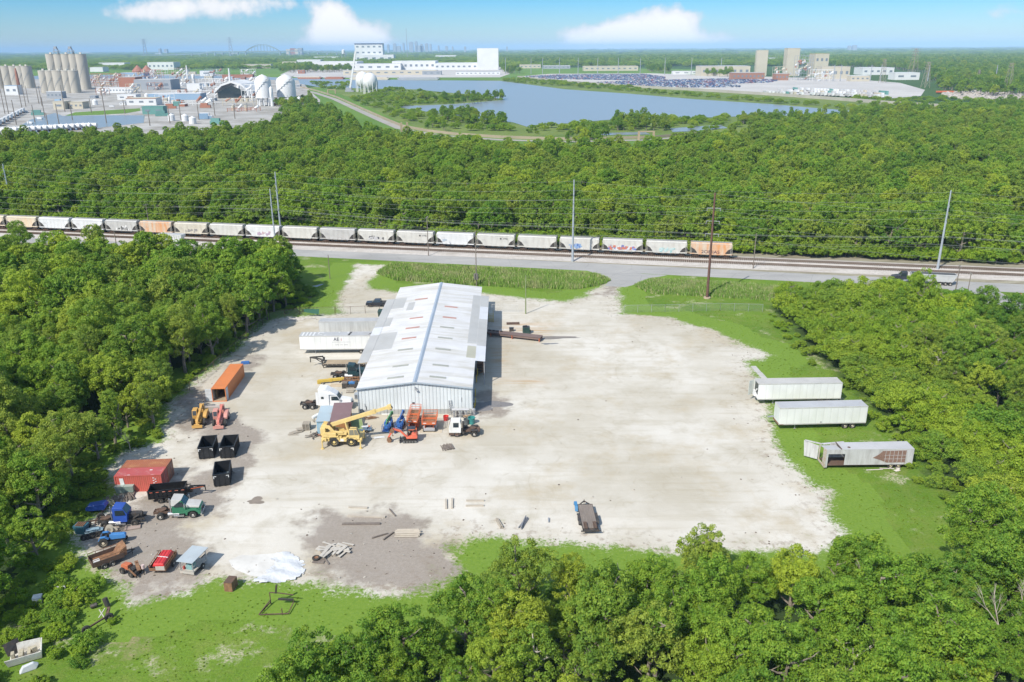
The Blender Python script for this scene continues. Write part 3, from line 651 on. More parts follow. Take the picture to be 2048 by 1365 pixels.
# undergrowth
ug = []
def band(poly, n, lo, hi, seed, box):
    q = np.random.RandomState(seed); P = q.uniform((box[0], box[1]), (box[2], box[3]), (n, 2)); s = sdf(P, poly); return P[(s > lo) & (s < hi)]
ug = np.concatenate([band(WOOD_L, 3200, -4.5, 4, 1, (-130, 60, -30, 250)), band(WOOD_B, 900, -3, 5, 2, (-60, 40, 80, 100)), band(WOOD_R, 1500, -3.5, 2, 7, (30, 70, 120, 190))])
wp = gp([(0, 1200), (100, 1130), (160, 1150), (225, 1200), (240, 1250), (200, 1310), (140, 1365), (60, 1450), (-100, 1500), (-100, 1250)]); q = np.random.RandomState(8); P = q.uniform((-75, 50), (-35, 105), (600, 2)); ug = np.concatenate([ug, P[sdf(P, wp) > 0]])
yd = sdf(ug, YARD); ug = ug[yd < -.5]
for cx, cy, rr in ((174, 1262, 2.2), (190, 1235, 2.2), (48, 1322, 3.2), (77, 1200, 1.2), (30, 1345, 2.5)):
    c_ = G(cx, cy); ug = ug[np.hypot(ug[:, 0] - c_[0], ug[:, 1] - c_[1]) > rr]
gn_scatter('undergrowth', ug, [MESH_B[2], MESH_B[3], MESH_B[0]], .14, .46, 'leafy weeds and brambles along the edges of the woods', 'undergrowth', seed=5)
q = np.random.RandomState(21); P = q.uniform((-62, 60), (95, 215), (42000, 2)); sy = sdf(P, YARD); P = P[(sy < 1.0) & (a_wood(P) < 0) & (q.rand(len(P)) < np.clip(.75 + .5 * np.sin(P[:, 0] * .35 + 2 * np.sin(P[:, 1] * .21)), .1, 1) * np.where(sy > -2, .35, 1))]; P = P[(P[:, 1] < 214)]
wm = P[:, 0] > -45; print('tufts', len(P))
gn_scatter('weed_tufts', inview(P, 20, 0), [MESH_B[2], MESH_B[0], MESH_B[1]], .010, .030, 'short weeds and grass tufts over the lawn', 'weeds', seed=11)
# ---- the wood beyond the railway
FOREST = [off(s, -11, 0)[:2] for s in (-420, -200, 0, 200, 330)] + gp([(2900, 240), (2048, 214), (1900, 226), (1700, 240), (1560, 247), (1480, 264), (1320, 287), (1130, 292), (1000, 286), (870, 277), (790, 264), (720, 252), (690, 228), (640, 210), (595, 216), (545, 247), (330, 265), (170, 265), (0, 271), (-400, 300), (-900, 330)], 9)
FP = []
for y0, y1, sp in ((230, 360, 4.4), (360, 520, 5.0), (520, 1300, 6.2)):
    P = scatter(FOREST, sp, seed=int(y0)); FP.append(P[(P[:, 1] >= y0) & (P[:, 1] < y1)])
FP = inview(np.concatenate(FP), 60, 8); print('forest', len(FP))
FB_ = [off(s, -8.5 - rnd.uniform(0, 6), 0)[:2] for s in np.arange(-400, 300, .8)]; gn_scatter('forest_edge_brush', inview(np.array(FB_), 60, 3), MESH_B, .45, 1.15, 'brush and saplings along the forest edge behind the train', 'brush', seed=8)
gn_scatter('forest', FP, MESH_T, .48, 1.12, 'wide green forest beyond the railway', 'forest')
# ============================================================ warehouse
WX, WY, WYAW = -26.75, 131.1, .0071
wh = thing('warehouse', 'long white metal warehouse with a low gable roof in the middle of the yard', 'warehouse', (WX, WY, 0), WYAW)
RW, RL = 19.65, 63.1; EZ, AZ = 5.0, 6.15; MX = RW / 2 + .1
roofM = corr('roof_sheet', (.64, .64, .645), .52, 'Y', .6, (.44, .42, .36), .8, .5, 0, (.12, 1, 1), .05, .5, .45)
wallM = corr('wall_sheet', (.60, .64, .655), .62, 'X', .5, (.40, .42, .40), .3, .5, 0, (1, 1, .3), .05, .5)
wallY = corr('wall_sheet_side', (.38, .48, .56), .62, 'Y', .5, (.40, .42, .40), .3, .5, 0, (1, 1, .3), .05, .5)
lowM = corr('wall_base_sheet', (.36, .37, .36), .62, 'X', .6, (.28, .25, .2), .4, 1.2, 0, None, .04, .4)
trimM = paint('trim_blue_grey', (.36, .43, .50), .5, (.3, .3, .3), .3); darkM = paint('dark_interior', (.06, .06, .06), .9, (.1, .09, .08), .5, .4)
yelM = paint('safety_yellow', (.62, .44, .03), .5, (.3, .2, .08), .4, 3); steelM = paint('galvanised', (.42, .43, .45), .45, (.3, .28, .25), .3, 2, .4)
m = MB(); m.prism([(0, 0), (RW, 0), (RW, EZ), (MX, AZ - .1), (0, EZ)], 0, .12); m.build('wall', wallM, wh)
m = MB(); m.prism([(0, 0), (RW, 0), (RW, EZ), (MX, AZ - .1), (0, EZ)], RL - .12, RL); m.build('wall', wallM, wh)
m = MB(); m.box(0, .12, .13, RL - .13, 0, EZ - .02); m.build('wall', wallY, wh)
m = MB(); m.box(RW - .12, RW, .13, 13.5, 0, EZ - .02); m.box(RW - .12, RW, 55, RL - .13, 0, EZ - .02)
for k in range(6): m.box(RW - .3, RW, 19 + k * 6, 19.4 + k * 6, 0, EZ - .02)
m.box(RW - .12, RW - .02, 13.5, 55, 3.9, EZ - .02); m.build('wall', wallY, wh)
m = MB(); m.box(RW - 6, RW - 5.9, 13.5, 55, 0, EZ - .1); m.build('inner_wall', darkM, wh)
m = MB(); m.box(.05, RW - .05, -.012, 0, .0, .95); m.build('base_panel', lowM, wh)
def rp(u, y, lift=0):  # roof point at local x
    z = EZ + (AZ - EZ) * (u / MX if u < MX else (RW - u) / (RW - MX)); return (u, y, z + lift)
for a, b in ((-.25, MX), (MX, RW + .25)):
    m = MB(); m.hexa([rp(a, -.35, -.02), rp(b, -.35, -.02), rp(b, RL + .35, -.02), rp(a, RL + .35, -.02)], [rp(a, -.35, .10), rp(b, -.35, .10), rp(b, RL + .35, .10), rp(a, RL + .35, .10)]); m.build('roof', roofM, wh)
m = MB(); r0 = rp(MX, 0)[2] + .10; m.prism([(MX - .38, r0 - .03), (MX + .38, r0 - .03), (MX, r0 + .13)], -.4, RL + .4); m.build('ridge_cap', paint('ridge_blue', (.30, .37, .46), .5, (.4, .4, .4), .4, .6), wh)
def roof_uv(px, py):
    z = 5.6
    for _ in range(4):
        x, y = G(px, py, z); dx, dy = x - WX, y - WY; u = dx * math.cos(WYAW) + dy * math.sin(WYAW); v = -dx * math.sin(WYAW) + dy * math.cos(WYAW); z = rp(u, v)[2] + .1
    return u, v
redS = paint('skylight_red', (.46, .22, .17), .5, (.5, .42, .38), .5, 2); grnS = paint('skylight_grey', (.33, .34, .29), .5, (.45, .42, .38), .5, 2)
for i, (X, Y) in enumerate(((965, 200), (930, 329), (905, 396), (880, 467), (855, 545), (822, 656), (788, 736), (1168, 254), (1157, 327), (1140, 394), (1127, 466), (1112, 543), (1096, 653), (1077, 734))):
    u, v = roof_uv(560 + X / 3.4125, 540 + Y / 3.4125); m = MB()
    m.hexa([rp(u - 1.45, v - .38, .11), rp(u + 1.45, v - .38, .11), rp(u + 1.45, v + .38, .11), rp(u - 1.45, v + .38, .11)], [rp(u - 1.45, v - .38, .16), rp(u + 1.45, v - .38, .16), rp(u + 1.45, v + .38, .16), rp(u - 1.45, v + .38, .16)])
    m.build('skylight', redS if i in (1, 2, 3, 0, 7, 8) else grnS, wh)
# side canopies, patched with newer and older sheets
cA = corr('canopy_sheet_old', (.44, .44, .43), .5, 'Y', .5, (.35, .34, .31), .5, .4, 0, None, .05, .3); cB = corr('canopy_sheet_new', (.60, .615, .65), .5, 'Y', .5, (.45, .45, .45), .4, .4, 0, None, .05, .3); cC = corr('canopy_sheet_tan', (.44, .43, .34), .5, 'Y', .5, (.3, .3, .25), .4, .4, 0, None, .05, .3)
def can(x0, x1, y0, y1, mt, lf=.0):
    z0 = (rp(0, 0)[2] if x0 < 5 else rp(RW, 0)[2]); 
    def q(x): d = (-x if x0 < 5 else x - RW); return (z0 - .11 * d + .12 + lf) if d > -.3 else rp(x, 0)[2] + .12 + lf
    mm = MB(); mm.hexa([(x0, y0, q(x0) - .05), (x1, y0, q(x1) - .05), (x1, y1, q(x1) - .05), (x0, y1, q(x0) - .05)], [(x0, y0, q(x0) + .02), (x1, y0, q(x1) + .02), (x1, y1, q(x1) + .02), (x0, y1, q(x0) + .02)]); mm.build('canopy', mt, wh)
for y0, y1, mt in ((12.4, 28, cA), (28, 33, cB), (33, 45, cA), (45, 53.6, cA)): can(-2.15, -.25, y0, y1, mt)
for y0, y1, mt in ((12.8, 21, cB), (21, 38, cA), (38, 47, cB), (47, 55.8, cA)): can(RW + .25, RW + 2.1, y0, y1, mt)
def patch(u0, u1, v0, v1, mt):
    mm = MB(); mm.hexa([rp(u0, v0, .1), rp(u1, v0, .1), rp(u1, v1, .1), rp(u0, v1, .1)], [rp(u0, v0, .118), rp(u1, v0, .118), rp(u1, v1, .118), rp(u0, v1, .118)]); mm.build('roof_patch', mt, wh)
patch(-.22, 3.4, 18.5, 28.5, cA); patch(-.22, 2.6, 45.5, 53.6, cA); patch(-.2, 1.2, 33, 39, cA); patch(RW - 1.5, RW + .22, 14, 20.5, cC); patch(RW - 1.6, RW + .2, 22, 55.6, cA); patch(3.5, 5.0, 43, 49, cA)
# canopy posts, trusses
for k in range(7):
    m = MB(); m.bar((RW + 1.9, 13.2 + k * 7, 0), (RW + 1.9, 13.2 + k * 7, 4.75), .16); m.build('post', steelM, wh)
    m = MB(); m.bar((-1.9, 12.8 + k * 6.7, 0), (-1.9, 12.8 + k * 6.7, 4.75), .16); m.build('post', steelM, wh)
m = MB(); m.bar((RW + .12, -.1, 0), (RW + .12, -.1, 5.0), .12); m.bar((-.08, -.1, 0), (-.08, -.1, 5.0), .12); m.build('downspout', trimM, wh)
m = MB(); m.box(-.3, RW + .3, -.44, -.36, EZ - .16, EZ - .1)
m = MB(); m.prism([(-.28, EZ - .15), (MX, AZ - .13), (RW + .28, EZ - .15), (RW + .28, EZ + .1), (MX, AZ + .12), (-.28, EZ + .1)], -.40, -.352); m.build('gable_trim', trimM, wh)
m = MB(); m.bar((MX - .1, -.02, 5.1), (MX + .1, -.5, 5.35), .12); m.box(MX - .05, MX + .35, -.6, -.35, 4.75, 4.95); m.build('wall_lamp', steelM, wh)
m = MB(); m.box(1.15, 1.28, -.06, 0, 1.0, 1.6); m.box(1.0, 1.05, -.06, 0, 1.5, 2.1); m.box(17.9, 17.97, -.06, 0, 2.3, 3.1); m.box(9.3, 9.7, -.05, 0, 1.9, 2.3); m.build('conduit', paint('dark_metal', (.07, .07, .08), .6), wh)
# yellow guard posts along the right wall
for k, (x, y) in enumerate(((951, 793), (951, 812), (953, 765), (949, 822), (955, 752))):
    g = G(x, y); r = thing('guard_post', 'yellow guard post against the right warehouse wall', 'guard post', g, 0, 'yellow guard posts by the right wall'); m = MB(); m.cyl((0, 0, 0), (0, 0, 1.5), .09, n=8); m.build('post', yelM, r)
g = G(979, 642); r = thing('steel_stair', 'yellow steel stair and railing at the right side of the warehouse', 'stair', g, 0)
m = MB()
for i in range(6): m.box(-.9 + .0, .9, -i * .28 + .3, -i * .28 + .55, 1.5 - i * .25, 1.55 - i * .25)
m.build('treads', yelM, r); m = MB()
for s in (-.9, .9): m.bar((s, .6, 2.5), (s, -1.2, 1.1), .08); m.bar((s, .6, 1.5), (s, -1.2, .1), .12, .2); m.bar((s, .6, 1.5), (s, .6, 2.5), .06); m.bar((s, -1.2, 0), (s, -1.2, 1.1), .06)
m.build('railing', yelM, r)
# ============================================================ vehicle building blocks
tyreM = paint('tyre_rubber', (.028, .027, .026), .85, (.09, .08, .065), .5, 4); rimW = paint('rim_pale', (.58, .56, .52), .4, (.35, .25, .15), .4, 5); rimD = paint('rim_dark', (.12, .11, .10), .5, (.3, .2, .1), .4, 5)
chasM = paint('chassis_black', (.045, .042, .04), .6, (.16, .10, .06), .4, 2); rustM = paint('rust', (.20, .095, .045), .85, (.32, .18, .09), .6, 2, thr=.45); rustD = paint('rust_dark', (.11, .065, .045), .85, (.22, .13, .08), .5, 2)
chrM = paint('chrome', (.55, .56, .58), .2, (.4, .4, .4), .2, 3, .8); whiteM = paint('white_paint', (.68, .69, .69), .4, (.45, .43, .38), .35, 1.2); woodM = paint('weathered_wood', (.36, .32, .26), .9, (.22, .19, .15), .6, 3, streak=(.5, 4, 4)); woodD = paint('dark_wood', (.17, .14, .12), .9, (.28, .24, .2), .6, 3)
redL = paint('lamp_red', (.5, .03, .02), .3); ambL = paint('lamp_amber', (.7, .3, .03), .3)
_wc = {}
def wheel(par, x, y, r=.5, w=.3, rim=None, side=1, name='wheel'):
    """tyre with a dished rim; side = +1 the outside faces +y"""
    rim = rim or rimW; key = (r, w, side, rim.name)
    if key not in _wc:
        m = MB(); n = 18; prof = [(r * .58, -w / 2), (r * .9, -w / 2), (r, -w * .36), (r, w * .36), (r * .9, w / 2), (r * .58, w / 2), (r * .55, w * .3 * side), (.01, w * .3 * side)]
        vs = [(p * math.cos(2 * math.pi * i / n), q, p * math.sin(2 * math.pi * i / n)) for p, q in prof for i in range(n)]
        m.add(vs, [(k * n + i, k * n + (i + 1) % n, (k + 1) * n + (i + 1) % n, (k + 1) * n + i) for k in range(len(prof) - 1) for i in range(n)])
        a = m.build(name, tyreM)
        m = MB(); pr = [(r * .56, w * .44), (r * .5, w * .2), (r * .28, w * .16), (r * .26, w * .42), (.005, w * .44)]
        vs = [(p * math.cos(2 * math.pi * i / n), q * side, p * math.sin(2 * math.pi * i / n)) for p, q in pr for i in range(n)]
        m.add(vs, [(k * n + i, k * n + (i + 1) % n, (k + 1) * n + (i + 1) % n, (k + 1) * n + i) for k in range(len(pr) - 1) for i in range(n)])
        b = m.build('rim', rim); _wc[key] = (a.data, b.data); D.objects.remove(a); D.objects.remove(b)
    a = D.objects.new(name, _wc[key][0]); COL.objects.link(a); a.parent = par; a.location = (x, y, r)
    b = D.objects.new('rim', _wc[key][1]); COL.objects.link(b); b.parent = a; return a
def part(par, name, mat, fn, **k):
    m = MB(); fn(m); return m.build(name, mat, par, **k)
def semi(label, pos, yaw, cabM, hoodM=None, wb=4.4, tandem=True, sleeper=False, hood=True, frameM=None, roofM_=None, rims=None, cat='truck', name='truck_tractor', tank=None, grp=None):
    r = thing(name, label, cat, pos, yaw, grp); f = wb / 2; hoodM = hoodM or cabM; fm = frameM or chasM; rims = rims or rimW; c1 = f - .95; c0 = c1 - 1.75; rear = -wb / 2 - (1.6 if tandem else 1.0)
    def fr(m):
        for s in (-.43, .43): m.box(rear, f + 1.15, s - .05, s + .05, .62, .92)
        for x in np.linspace(rear + .1, c0, 6): m.box(x - .06, x + .06, -.38, .38, .68, .86)
        for ax in ([-wb / 2 - .66, -wb / 2 + .66] if tandem else [-wb / 2]): m.cyl((ax, -1.0, .5), (ax, 1.0, .5), .10, n=8); m.cyl((ax, -.2, .5), (ax, .2, .5), .24, n=10)
        m.cyl((f, -.95, .5), (f, .95, .5), .07, n=8); m.box(rear - .05, rear + .03, -.5, .5, .5, .95)
    part(r, 'frame', fm, fr)
    part(r, 'fifth_wheel', rustD, lambda m: (m.cyl((-wb / 2 + .1, 0, .98), (-wb / 2 + .1, 0, 1.1), .5, n=14), m.box(-wb / 2 - .7, -wb / 2 + .1, -.42, -.12, .98, 1.06), m.box(-wb / 2 - .7, -wb / 2 + .1, .12, .42, .98, 1.06)))
    cab = [(c0, .75), (c1, .75), (c1 + .12, 1.9), (c1 - .42, 2.72), (c0 + .05, 2.86), (c0, 2.8)]
    cb = MB(); cb.prism(cab, -1.02, 1.02, [0, 0, .04, .16, .16, .12]); cb.build('cab', cabM, r, bevel=.05)
    if roofM_: part(r, 'cab_roof', roofM_, lambda m: m.prism([(c0 - .01, 2.0), (c0 + .3, 2.0), (c1 - .40, 2.75), (c0 + .03, 2.9), (c0 - .01, 2.85)], -.96, .96, [-.09, -.09, .08, .08, .08]), bevel=.04)
    part(r, 'windshield', glass(), lambda m: m.panel([(c1 + .13, -.97, 1.92), (c1 + .13, .97, 1.92), (c1 - .42, .85, 2.72), (c1 - .42, -.85, 2.72)], .05, .95, .06, .92, .02))
    for s in (-1, 1):
        q = [(c0 + .3, -1.02, 1.75), (c1 + .02, -1.02, 1.75), (c1 - .3, -.9, 2.6), (c0 + .3, -.88, 2.6)]
        if s > 0: q = [(p[0], -p[1], p[2]) for p in (q[1], q[0], q[3], q[2])]
        part(r, 'side_window', glass(), lambda m: m.panel(q, .04, .96, .05, .85, .02))
        part(r, 'door_step', chrM, lambda m: m.box(c0 + .2, c1 - .2, min(s * 1.02, s * 1.22), max(s * 1.02, s * 1.22), .42, .62))
    if sleeper:
        s0 = c0 - 1.9
        part(r, 'sleeper', cabM, lambda m: m.prism([(s0, .8), (c0 + .01, .8), (c0 + .01, 2.82), (c1 - .38, 2.76), (c0 + .25, 3.45), (c0 - .55, 3.85), (s0, 3.95)], -1.16, 1.16, [0, 0, .06, .2, .22, .12, .06]), bevel=.08)
        part(r, 'fairing', cabM, lambda m: (m.box(s0 - .45, s0, -1.14, -1.09, .9, 3.3), m.box(s0 - .45, s0, 1.09, 1.14, .9, 3.3), m.box(s0 + .2, c0 + .4, -1.17, -1.02, .45, .85), m.box(s0 + .2, c0 + .4, 1.02, 1.17, .45, .85)))
        part(r, 'bunk_window', glass(), lambda m: m.box(s0 + .5, s0 + .95, -1.18, 1.18, 2.1, 2.5))
    if hood:
        part(r, 'hood', hoodM, lambda m: m.prism([(c1, .8), (f + .55, .8), (f + 1.0, .95), (f + 1.12, 1.5), (f + .95, 1.68), (c1, 1.98)], -.98, .98, [.1, .1, .2, .24, .28, .16]), bevel=.08)
        for s in (-1, 1):
            ar = [(f - .72, .55), (f - .62, .95), (f - .3, 1.18), (f + .3, 1.18), (f + .62, .95), (f + .78, .6), (f + 1.05, .62), (f + 1.1, 1.1), (f + .5, 1.42), (f - .5, 1.42), (c1, 1.2), (c1, .55)]
            part(r, 'fender', hoodM, lambda m: m.prism(ar, *sorted((s * .72, s * 1.16))), bevel=.03)
            part(r, 'headlight', chrM, lambda m: m.box(f + 1.02, f + 1.14, *sorted((s * .78, s * 1.08)), .85, 1.1))
            part(r, 'mirror', chrM, lambda m: (m.box(c1 + .0, c1 + .08, *sorted((s * 1.15, s * 1.4)), 1.75, 2.35), m.bar((c1, s * 1.0, 2.3), (c1, s * 1.2, 2.3), .04)))
        part(r, 'grille', chrM, lambda m: m.panel([(f + 1.0, -.75, .95), (f + 1.0, .75, .95), (f + 1.13, .7, 1.5), (f + 1.13, -.7, 1.5)], .05, .95, .05, .95, .03))
        part(r, 'bumper', chrM, lambda m: m.box(f + 1.0, f + 1.22, -1.15, 1.15, .42, .78), bevel=.03)
    part(r, 'exhaust_stack', chrM, lambda m: (m.cyl((c0 - .18 - (1.9 if sleeper else 0), -.85, 1.0), (c0 - .18 - (1.9 if sleeper else 0), -.85, 3.1), .09, n=8)))
    for s in (-1, 1): part(r, 'fuel_tank', tank or chrM, lambda m: m.cyl((c0 - .6, s * .78, .68), (c0 + .9, s * .78, .68), .30, n=14))
    for s in (-1, 1):
        wheel(r, f, s * .98, .5, .3, rims, s)
        for ax in ([-wb / 2 - .66, -wb / 2 + .66] if tandem else [-wb / 2]): wheel(r, ax, s * .9, .5, .56, rims, s)
    return r
def van_trailer(label, pos, yaw, L=16.1, bodyM=None, roofM_=None, z0=1.1, z1=4.05, group=None, rims=None, wheels_in=2.2, skirt=None, frontM=None, bogie=True):
    """nose at +x"""
    r = thing('box_trailer', label, 'trailer', pos, yaw, group); h = L / 2; b = bodyM or whiteM
    part(r, 'body', b, lambda m: m.box(-h, h, -1.28, 1.28, z0, z1), bevel=.03)
    part(r, 'roof', roofM_ or paint('trailer_roof', (.42, .43, .44), .5, (.3, .28, .25), .5, .6), lambda m: m.box(-h + .06, h - .06, -1.22, 1.22, z1, z1 + .03))
    part(r, 'bottom_rail', paint('trailer_rail', (.40, .40, .38), .5, (.3, .2, .12), .5, 1), lambda m: (m.box(-h, h, -1.3, -1.2, z0 - .12, z0 + .06), m.box(-h, h, 1.2, 1.3, z0 - .12, z0 + .06)))
    part(r, 'top_rail', paint('trailer_top_rail', (.50, .50, .48), .5), lambda m: (m.box(-h, h, -1.3, -1.24, z1 - .16, z1 + .05), m.box(-h, h, 1.24, 1.3, z1 - .16, z1 + .05), m.box(h - .05, h + .02, -1.3, 1.3, z1 - .16, z1 + .05)))
    part(r, 'rear_door', paint('door_pale', (.6, .6, .58), .5, (.4, .25, .15), .4, 1.5), lambda m: (m.box(-h - .04, -h, -1.2, -.02, z0 + .05, z1 - .1), m.box(-h - .04, -h, .02, 1.2, z0 + .05, z1 - .1)))
    part(r, 'underframe', chasM, lambda m: (m.box(-h + .2, h - 2, -.5, -.4, z0 - .3, z0 - .1), m.box(-h + .2, h - 2, .4, .5, z0 - .3, z0 - .1), m.box(-h - .02, -h + .08, -1.1, 1.1, .5, .62), m.bar((-h + .03, -.8, .6), (-h + .03, -.8, z0), .08), m.bar((-h + .03, .8, .6), (-h + .03, .8, z0), .08)))
    part(r, 'landing_gear', steelM, lambda m: [(m.bar((h - 3, s * .7, 0.02), (h - 3, s * .7, z0), .13), m.box(h - 3.15, h - 2.85, s * .7 - .15, s * .7 + .15, 0, .04)) for s in (-1, 1)])
    if bogie:
        for s in (-1, 1):
            for ax in (-h + wheels_in, -h + wheels_in + 1.25): wheel(r, ax, s * .98, .5, .5, rims or rimW, s)
    return r
def container(label, pos, yaw, L=6.06, H=2.6, col=None, roofc=None, group=None, doors='closed', name='shipping_container'):
    """+x end carries the doors"""
    r = thing(name, label, 'container', pos, yaw, group); h = L / 2; b = col
    part(r, 'side_wall', b, lambda m: m.box(-h, h, -1.22, -1.16, .15, H - .06)); part(r, 'side_wall', b, lambda m: m.box(-h, h, 1.16, 1.22, .15, H - .06))
    part(r, 'end_wall', b, lambda m: m.box(-h, -h + .06, -1.155, 1.155, .15, H - .06))
    part(r, 'roof', roofc or b, lambda m: m.box(-h + .02, h - .02, -1.2, 1.2, H - .055, H)); part(r, 'floor', paint('container_floor', (.33, .26, .17), .9, (.45, .38, .28), .6, 2), lambda m: m.box(-h + .06, h - .01, -1.155, 1.155, .14, .2))
    def fr(m):
        for x in (-h, h):
            for s in (-1, 1): m.box(x - .08, x + .08, s * 1.22 - .07, s * 1.22 + .05 if s > 0 else s * 1.22 + .07, 0, H + .02)
            m.box(x - .07, x + .07, -1.15, 1.15, 0, .14); m.box(x - .07, x + .07, -1.15, 1.15, H - .12, H + .015)
        for s in (-1, 1): m.box(-h, h, s * 1.225 - .04, s * 1.225 + .04, .0, .15); m.box(-h, h, s * 1.225 - .04, s * 1.225 + .04, H - .1, H + .015)
    part(r, 'frame', b, fr)
    if doors == 'closed':
        for s in (-1, 1): d = part(r, 'door', b, lambda m: m.box(h, h + .05, *sorted((s * .02, s * 1.15)), .16, H - .13)); part(d, 'lock_bar', chrM, lambda m: (m.cyl((h + .08, s * .35, .2), (h + .08, s * .35, H - .2), .025, n=6), m.cyl((h + .08, s * .8, .2), (h + .08, s * .8, H - .2), .025, n=6)))
    return r
def roll_bin(label, pos, yaw, L=5.2, Wd=2.45, H=1.95, col=None, group=None):
    r = thing('roll_off_bin', label, 'dumpster', pos, yaw, group); h = L / 2; w = Wd / 2; b = col or paint('bin_black', (.014, .016, .02), .45, (.05, .045, .04), .3, 2)
    inn = paint('bin_inside', (.018, .025, .035), .5, (.09, .10, .11), .4, 1)
    part(r, 'shell', [b, inn], lambda m: (m.box(-h, h, -w, -w + .06, .15, H), m.box(-h, h, w - .06, w, .15, H), m.box(-h, -h + .06, -w + .061, w - .061, .15, H), m.box(h - .06, h, -w + .061, w - .061, .15, H)))
    part(r, 'floor', paint('bin_floor', (.10, .13, .15), .35, (.2, .22, .23), .5, .8), lambda m: m.box(-h + .06, h - .06, -w + .06, w - .06, .15, .25))
    def rim(m):
        for s in (-1, 1): m.box(-h - .04, h + .04, s * w - .07, s * w + .07, H, H + .12); m.box(s * h - .07, s * h + .07, -w + .07, w - .07, H, H + .12)
        for x in np.linspace(-h + .3, h - .3, 9):
            for s in (-1, 1): m.box(x - .06, x + .06, *sorted((s * w, s * (w + .07))), .2, H)
        for y in (-w + .1, -.4, .4, w - .1): m.box(h, h + .07, y - .05, y + .05, .15, H)
        for s in (-.45, .45): m.box(-h, h, s - .06, s + .06, 0, .15)
    part(r, 'rim_and_ribs', b, rim)
    for s in (-1, 1): part(r, 'reflector', whiteM, lambda m: (m.box(h + .07, h + .085, *sorted((s * (w - .05), s * (w - .45))), H - .22, H - .12), m.box(h + .071, h + .086, *sorted((s * (w - .05), s * (w - .15))), H - .52, H - .221)))
    return r
def logs(name, label, pos, yaw, n, L, r0, wide, mat, high=3, cat='pole pile', jit=.05, partn='pole'):
    root = thing(name, label, cat, pos, yaw); k = 0; row = 0
    while k < n:
        per = max(1, int(wide - row)); 
        for i in range(per):
            if k >= n: break
            y = (i - (per - 1) / 2) * r0 * 2.15; z = r0 + row * r0 * 1.75; a = rnd.uniform(-jit, jit); l = L * rnd.uniform(.85, 1.05) / 2; dx = rnd.uniform(-.15, .15) * L * .3
            m = MB(); m.cyl((dx - l, y - a * l, z), (dx + l, y + a * l, z + rnd.uniform(0, .03)), r0, n=7); m.build(partn, mat, root); k += 1
        row += 1
    return root
def boards(name, label, pos, yaw, spec, mat, cat='lumber'):
    """spec: list of (x,y,z,L,W,T,yaw,pitch)"""
    root = thing(name, label, cat, pos, yaw)
    for (x, y, z, L, w, t_, a, b) in spec: m = MB(); m.ob((x, y, z), (L, w, t_), a, b); m.build('board', mat, root)
    return root
# ============================================================ trailers
def Z1(x, y): return (560 + x / 3.4125, 540 + y / 3.4125)
def Z2(x, y): return (140 + x / 3.592, 820 + y / 3.592)
def Z4(x, y): return (590 + x / 7.583, 620 + y / 7.583)
def Z6(x, y): return (640 + x / 6.4, 800 + y / 6.4)
def ZR(x, y): return (1460 + x / 4.267, 700 + y / 4.267)
def from_nose(nose, yaw, L, side):
    """near-side lower edge starts at nose point; side=+1: body lies to the left of the heading"""
    c, s = math.cos(yaw), math.sin(yaw); x = nose[0] - c * L / 2 - s * 1.28 * side; y = nose[1] - s * L / 2 + c * 1.28 * side; return (x, y)
vanM = corr('van_side_white', (.70, .71, .70), 1.22, 'X', .4, (.50, .50, .46), .4, .7, 0, (1, 1, .25), .01, .16)
vanG = corr('van_side_grey', (.50, .51, .50), 1.22, 'X', .5, (.28, .28, .27), .6, .8, 0, (1.4, 1, .15), .01, .2, .45)
a = G(*Z4(80, 603), 1.1); yaw = math.pi + .015
r = van_trailer('white box trailer with a lettered side parked under the left canopy', from_nose(a, yaw, 16.1, -1), yaw, 16.1, vanM)
inkM = paint('ink_navy', (.025, .025, .08), .5); redM = paint('ink_red', (.45, .03, .03), .5)
# lettering on the near side (local +y faces the camera)
text('AE', 1.02, inkM, r, (.35, 1.30, 2.95), (R_(90), 0, math.pi), 'lettering', .008); text('i', 1.02, redM, r, (-.68, 1.30, 2.95), (R_(90), 0, math.pi), 'lettering', .008)
greyI = paint('ink_grey', (.35, .35, .38), .6)
part(r, 'small_lettering', greyI, lambda m: [m.box(-2.6 + i * .22, -2.6 + i * .22 + .15, 1.285, 1.295, 2.62, 2.70) for i in range(18)] + [m.box(-1.9 + i * .26, -1.9 + i * .26 + .16, 1.285, 1.295, 1.98, 2.14) for i in range(10) if i not in (3, 6)])
def tp(m, x0, x1, y0, y1, sk=0): m.hexa([(x0, y0, 4.08), (x1, y0, 4.08), (x1 + sk, y1, 4.08), (x0 + sk, y1, 4.08)], [(x0, y0, 4.095), (x1, y0, 4.095), (x1 + sk, y1, 4.095), (x0 + sk, y1, 4.095)])
part(r, 'roof_patch', whiteM, lambda m: [tp(m, 7.6 - i * .75, 7.25 - i * .75, -1.1, 1.1) for i in range(4)] + [tp(m, 4.1, 3.2, -.9, -.65), tp(m, 4.3, 3.4, .3, .6), tp(m, 3.0, 2.5, .7, 1.0), tp(m, 4.4, 4.1, -.9, .6), tp(m, .2, -.1, -1.1, -.8), tp(m, -1.6, -2, -1.1, -.8)])
part(r, 'roof_tar', paint('tar', (.03, .03, .03), .7), lambda m: [tp(m, -2.3, -2.7, -1.1, 1.1, .3), tp(m, -7.2, -7.4, -.9, .8, .2), tp(m, -6.9, -7.05, -.9, .8, .6), tp(m, -6.4, -7.3, -.1, .1)])
a = G(*Z4(355, 180), 4.1); r = van_trailer('stained grey box trailer behind the lettered white trailer', from_nose(a, yaw, 14.6, -1), yaw, 14.6, vanG)
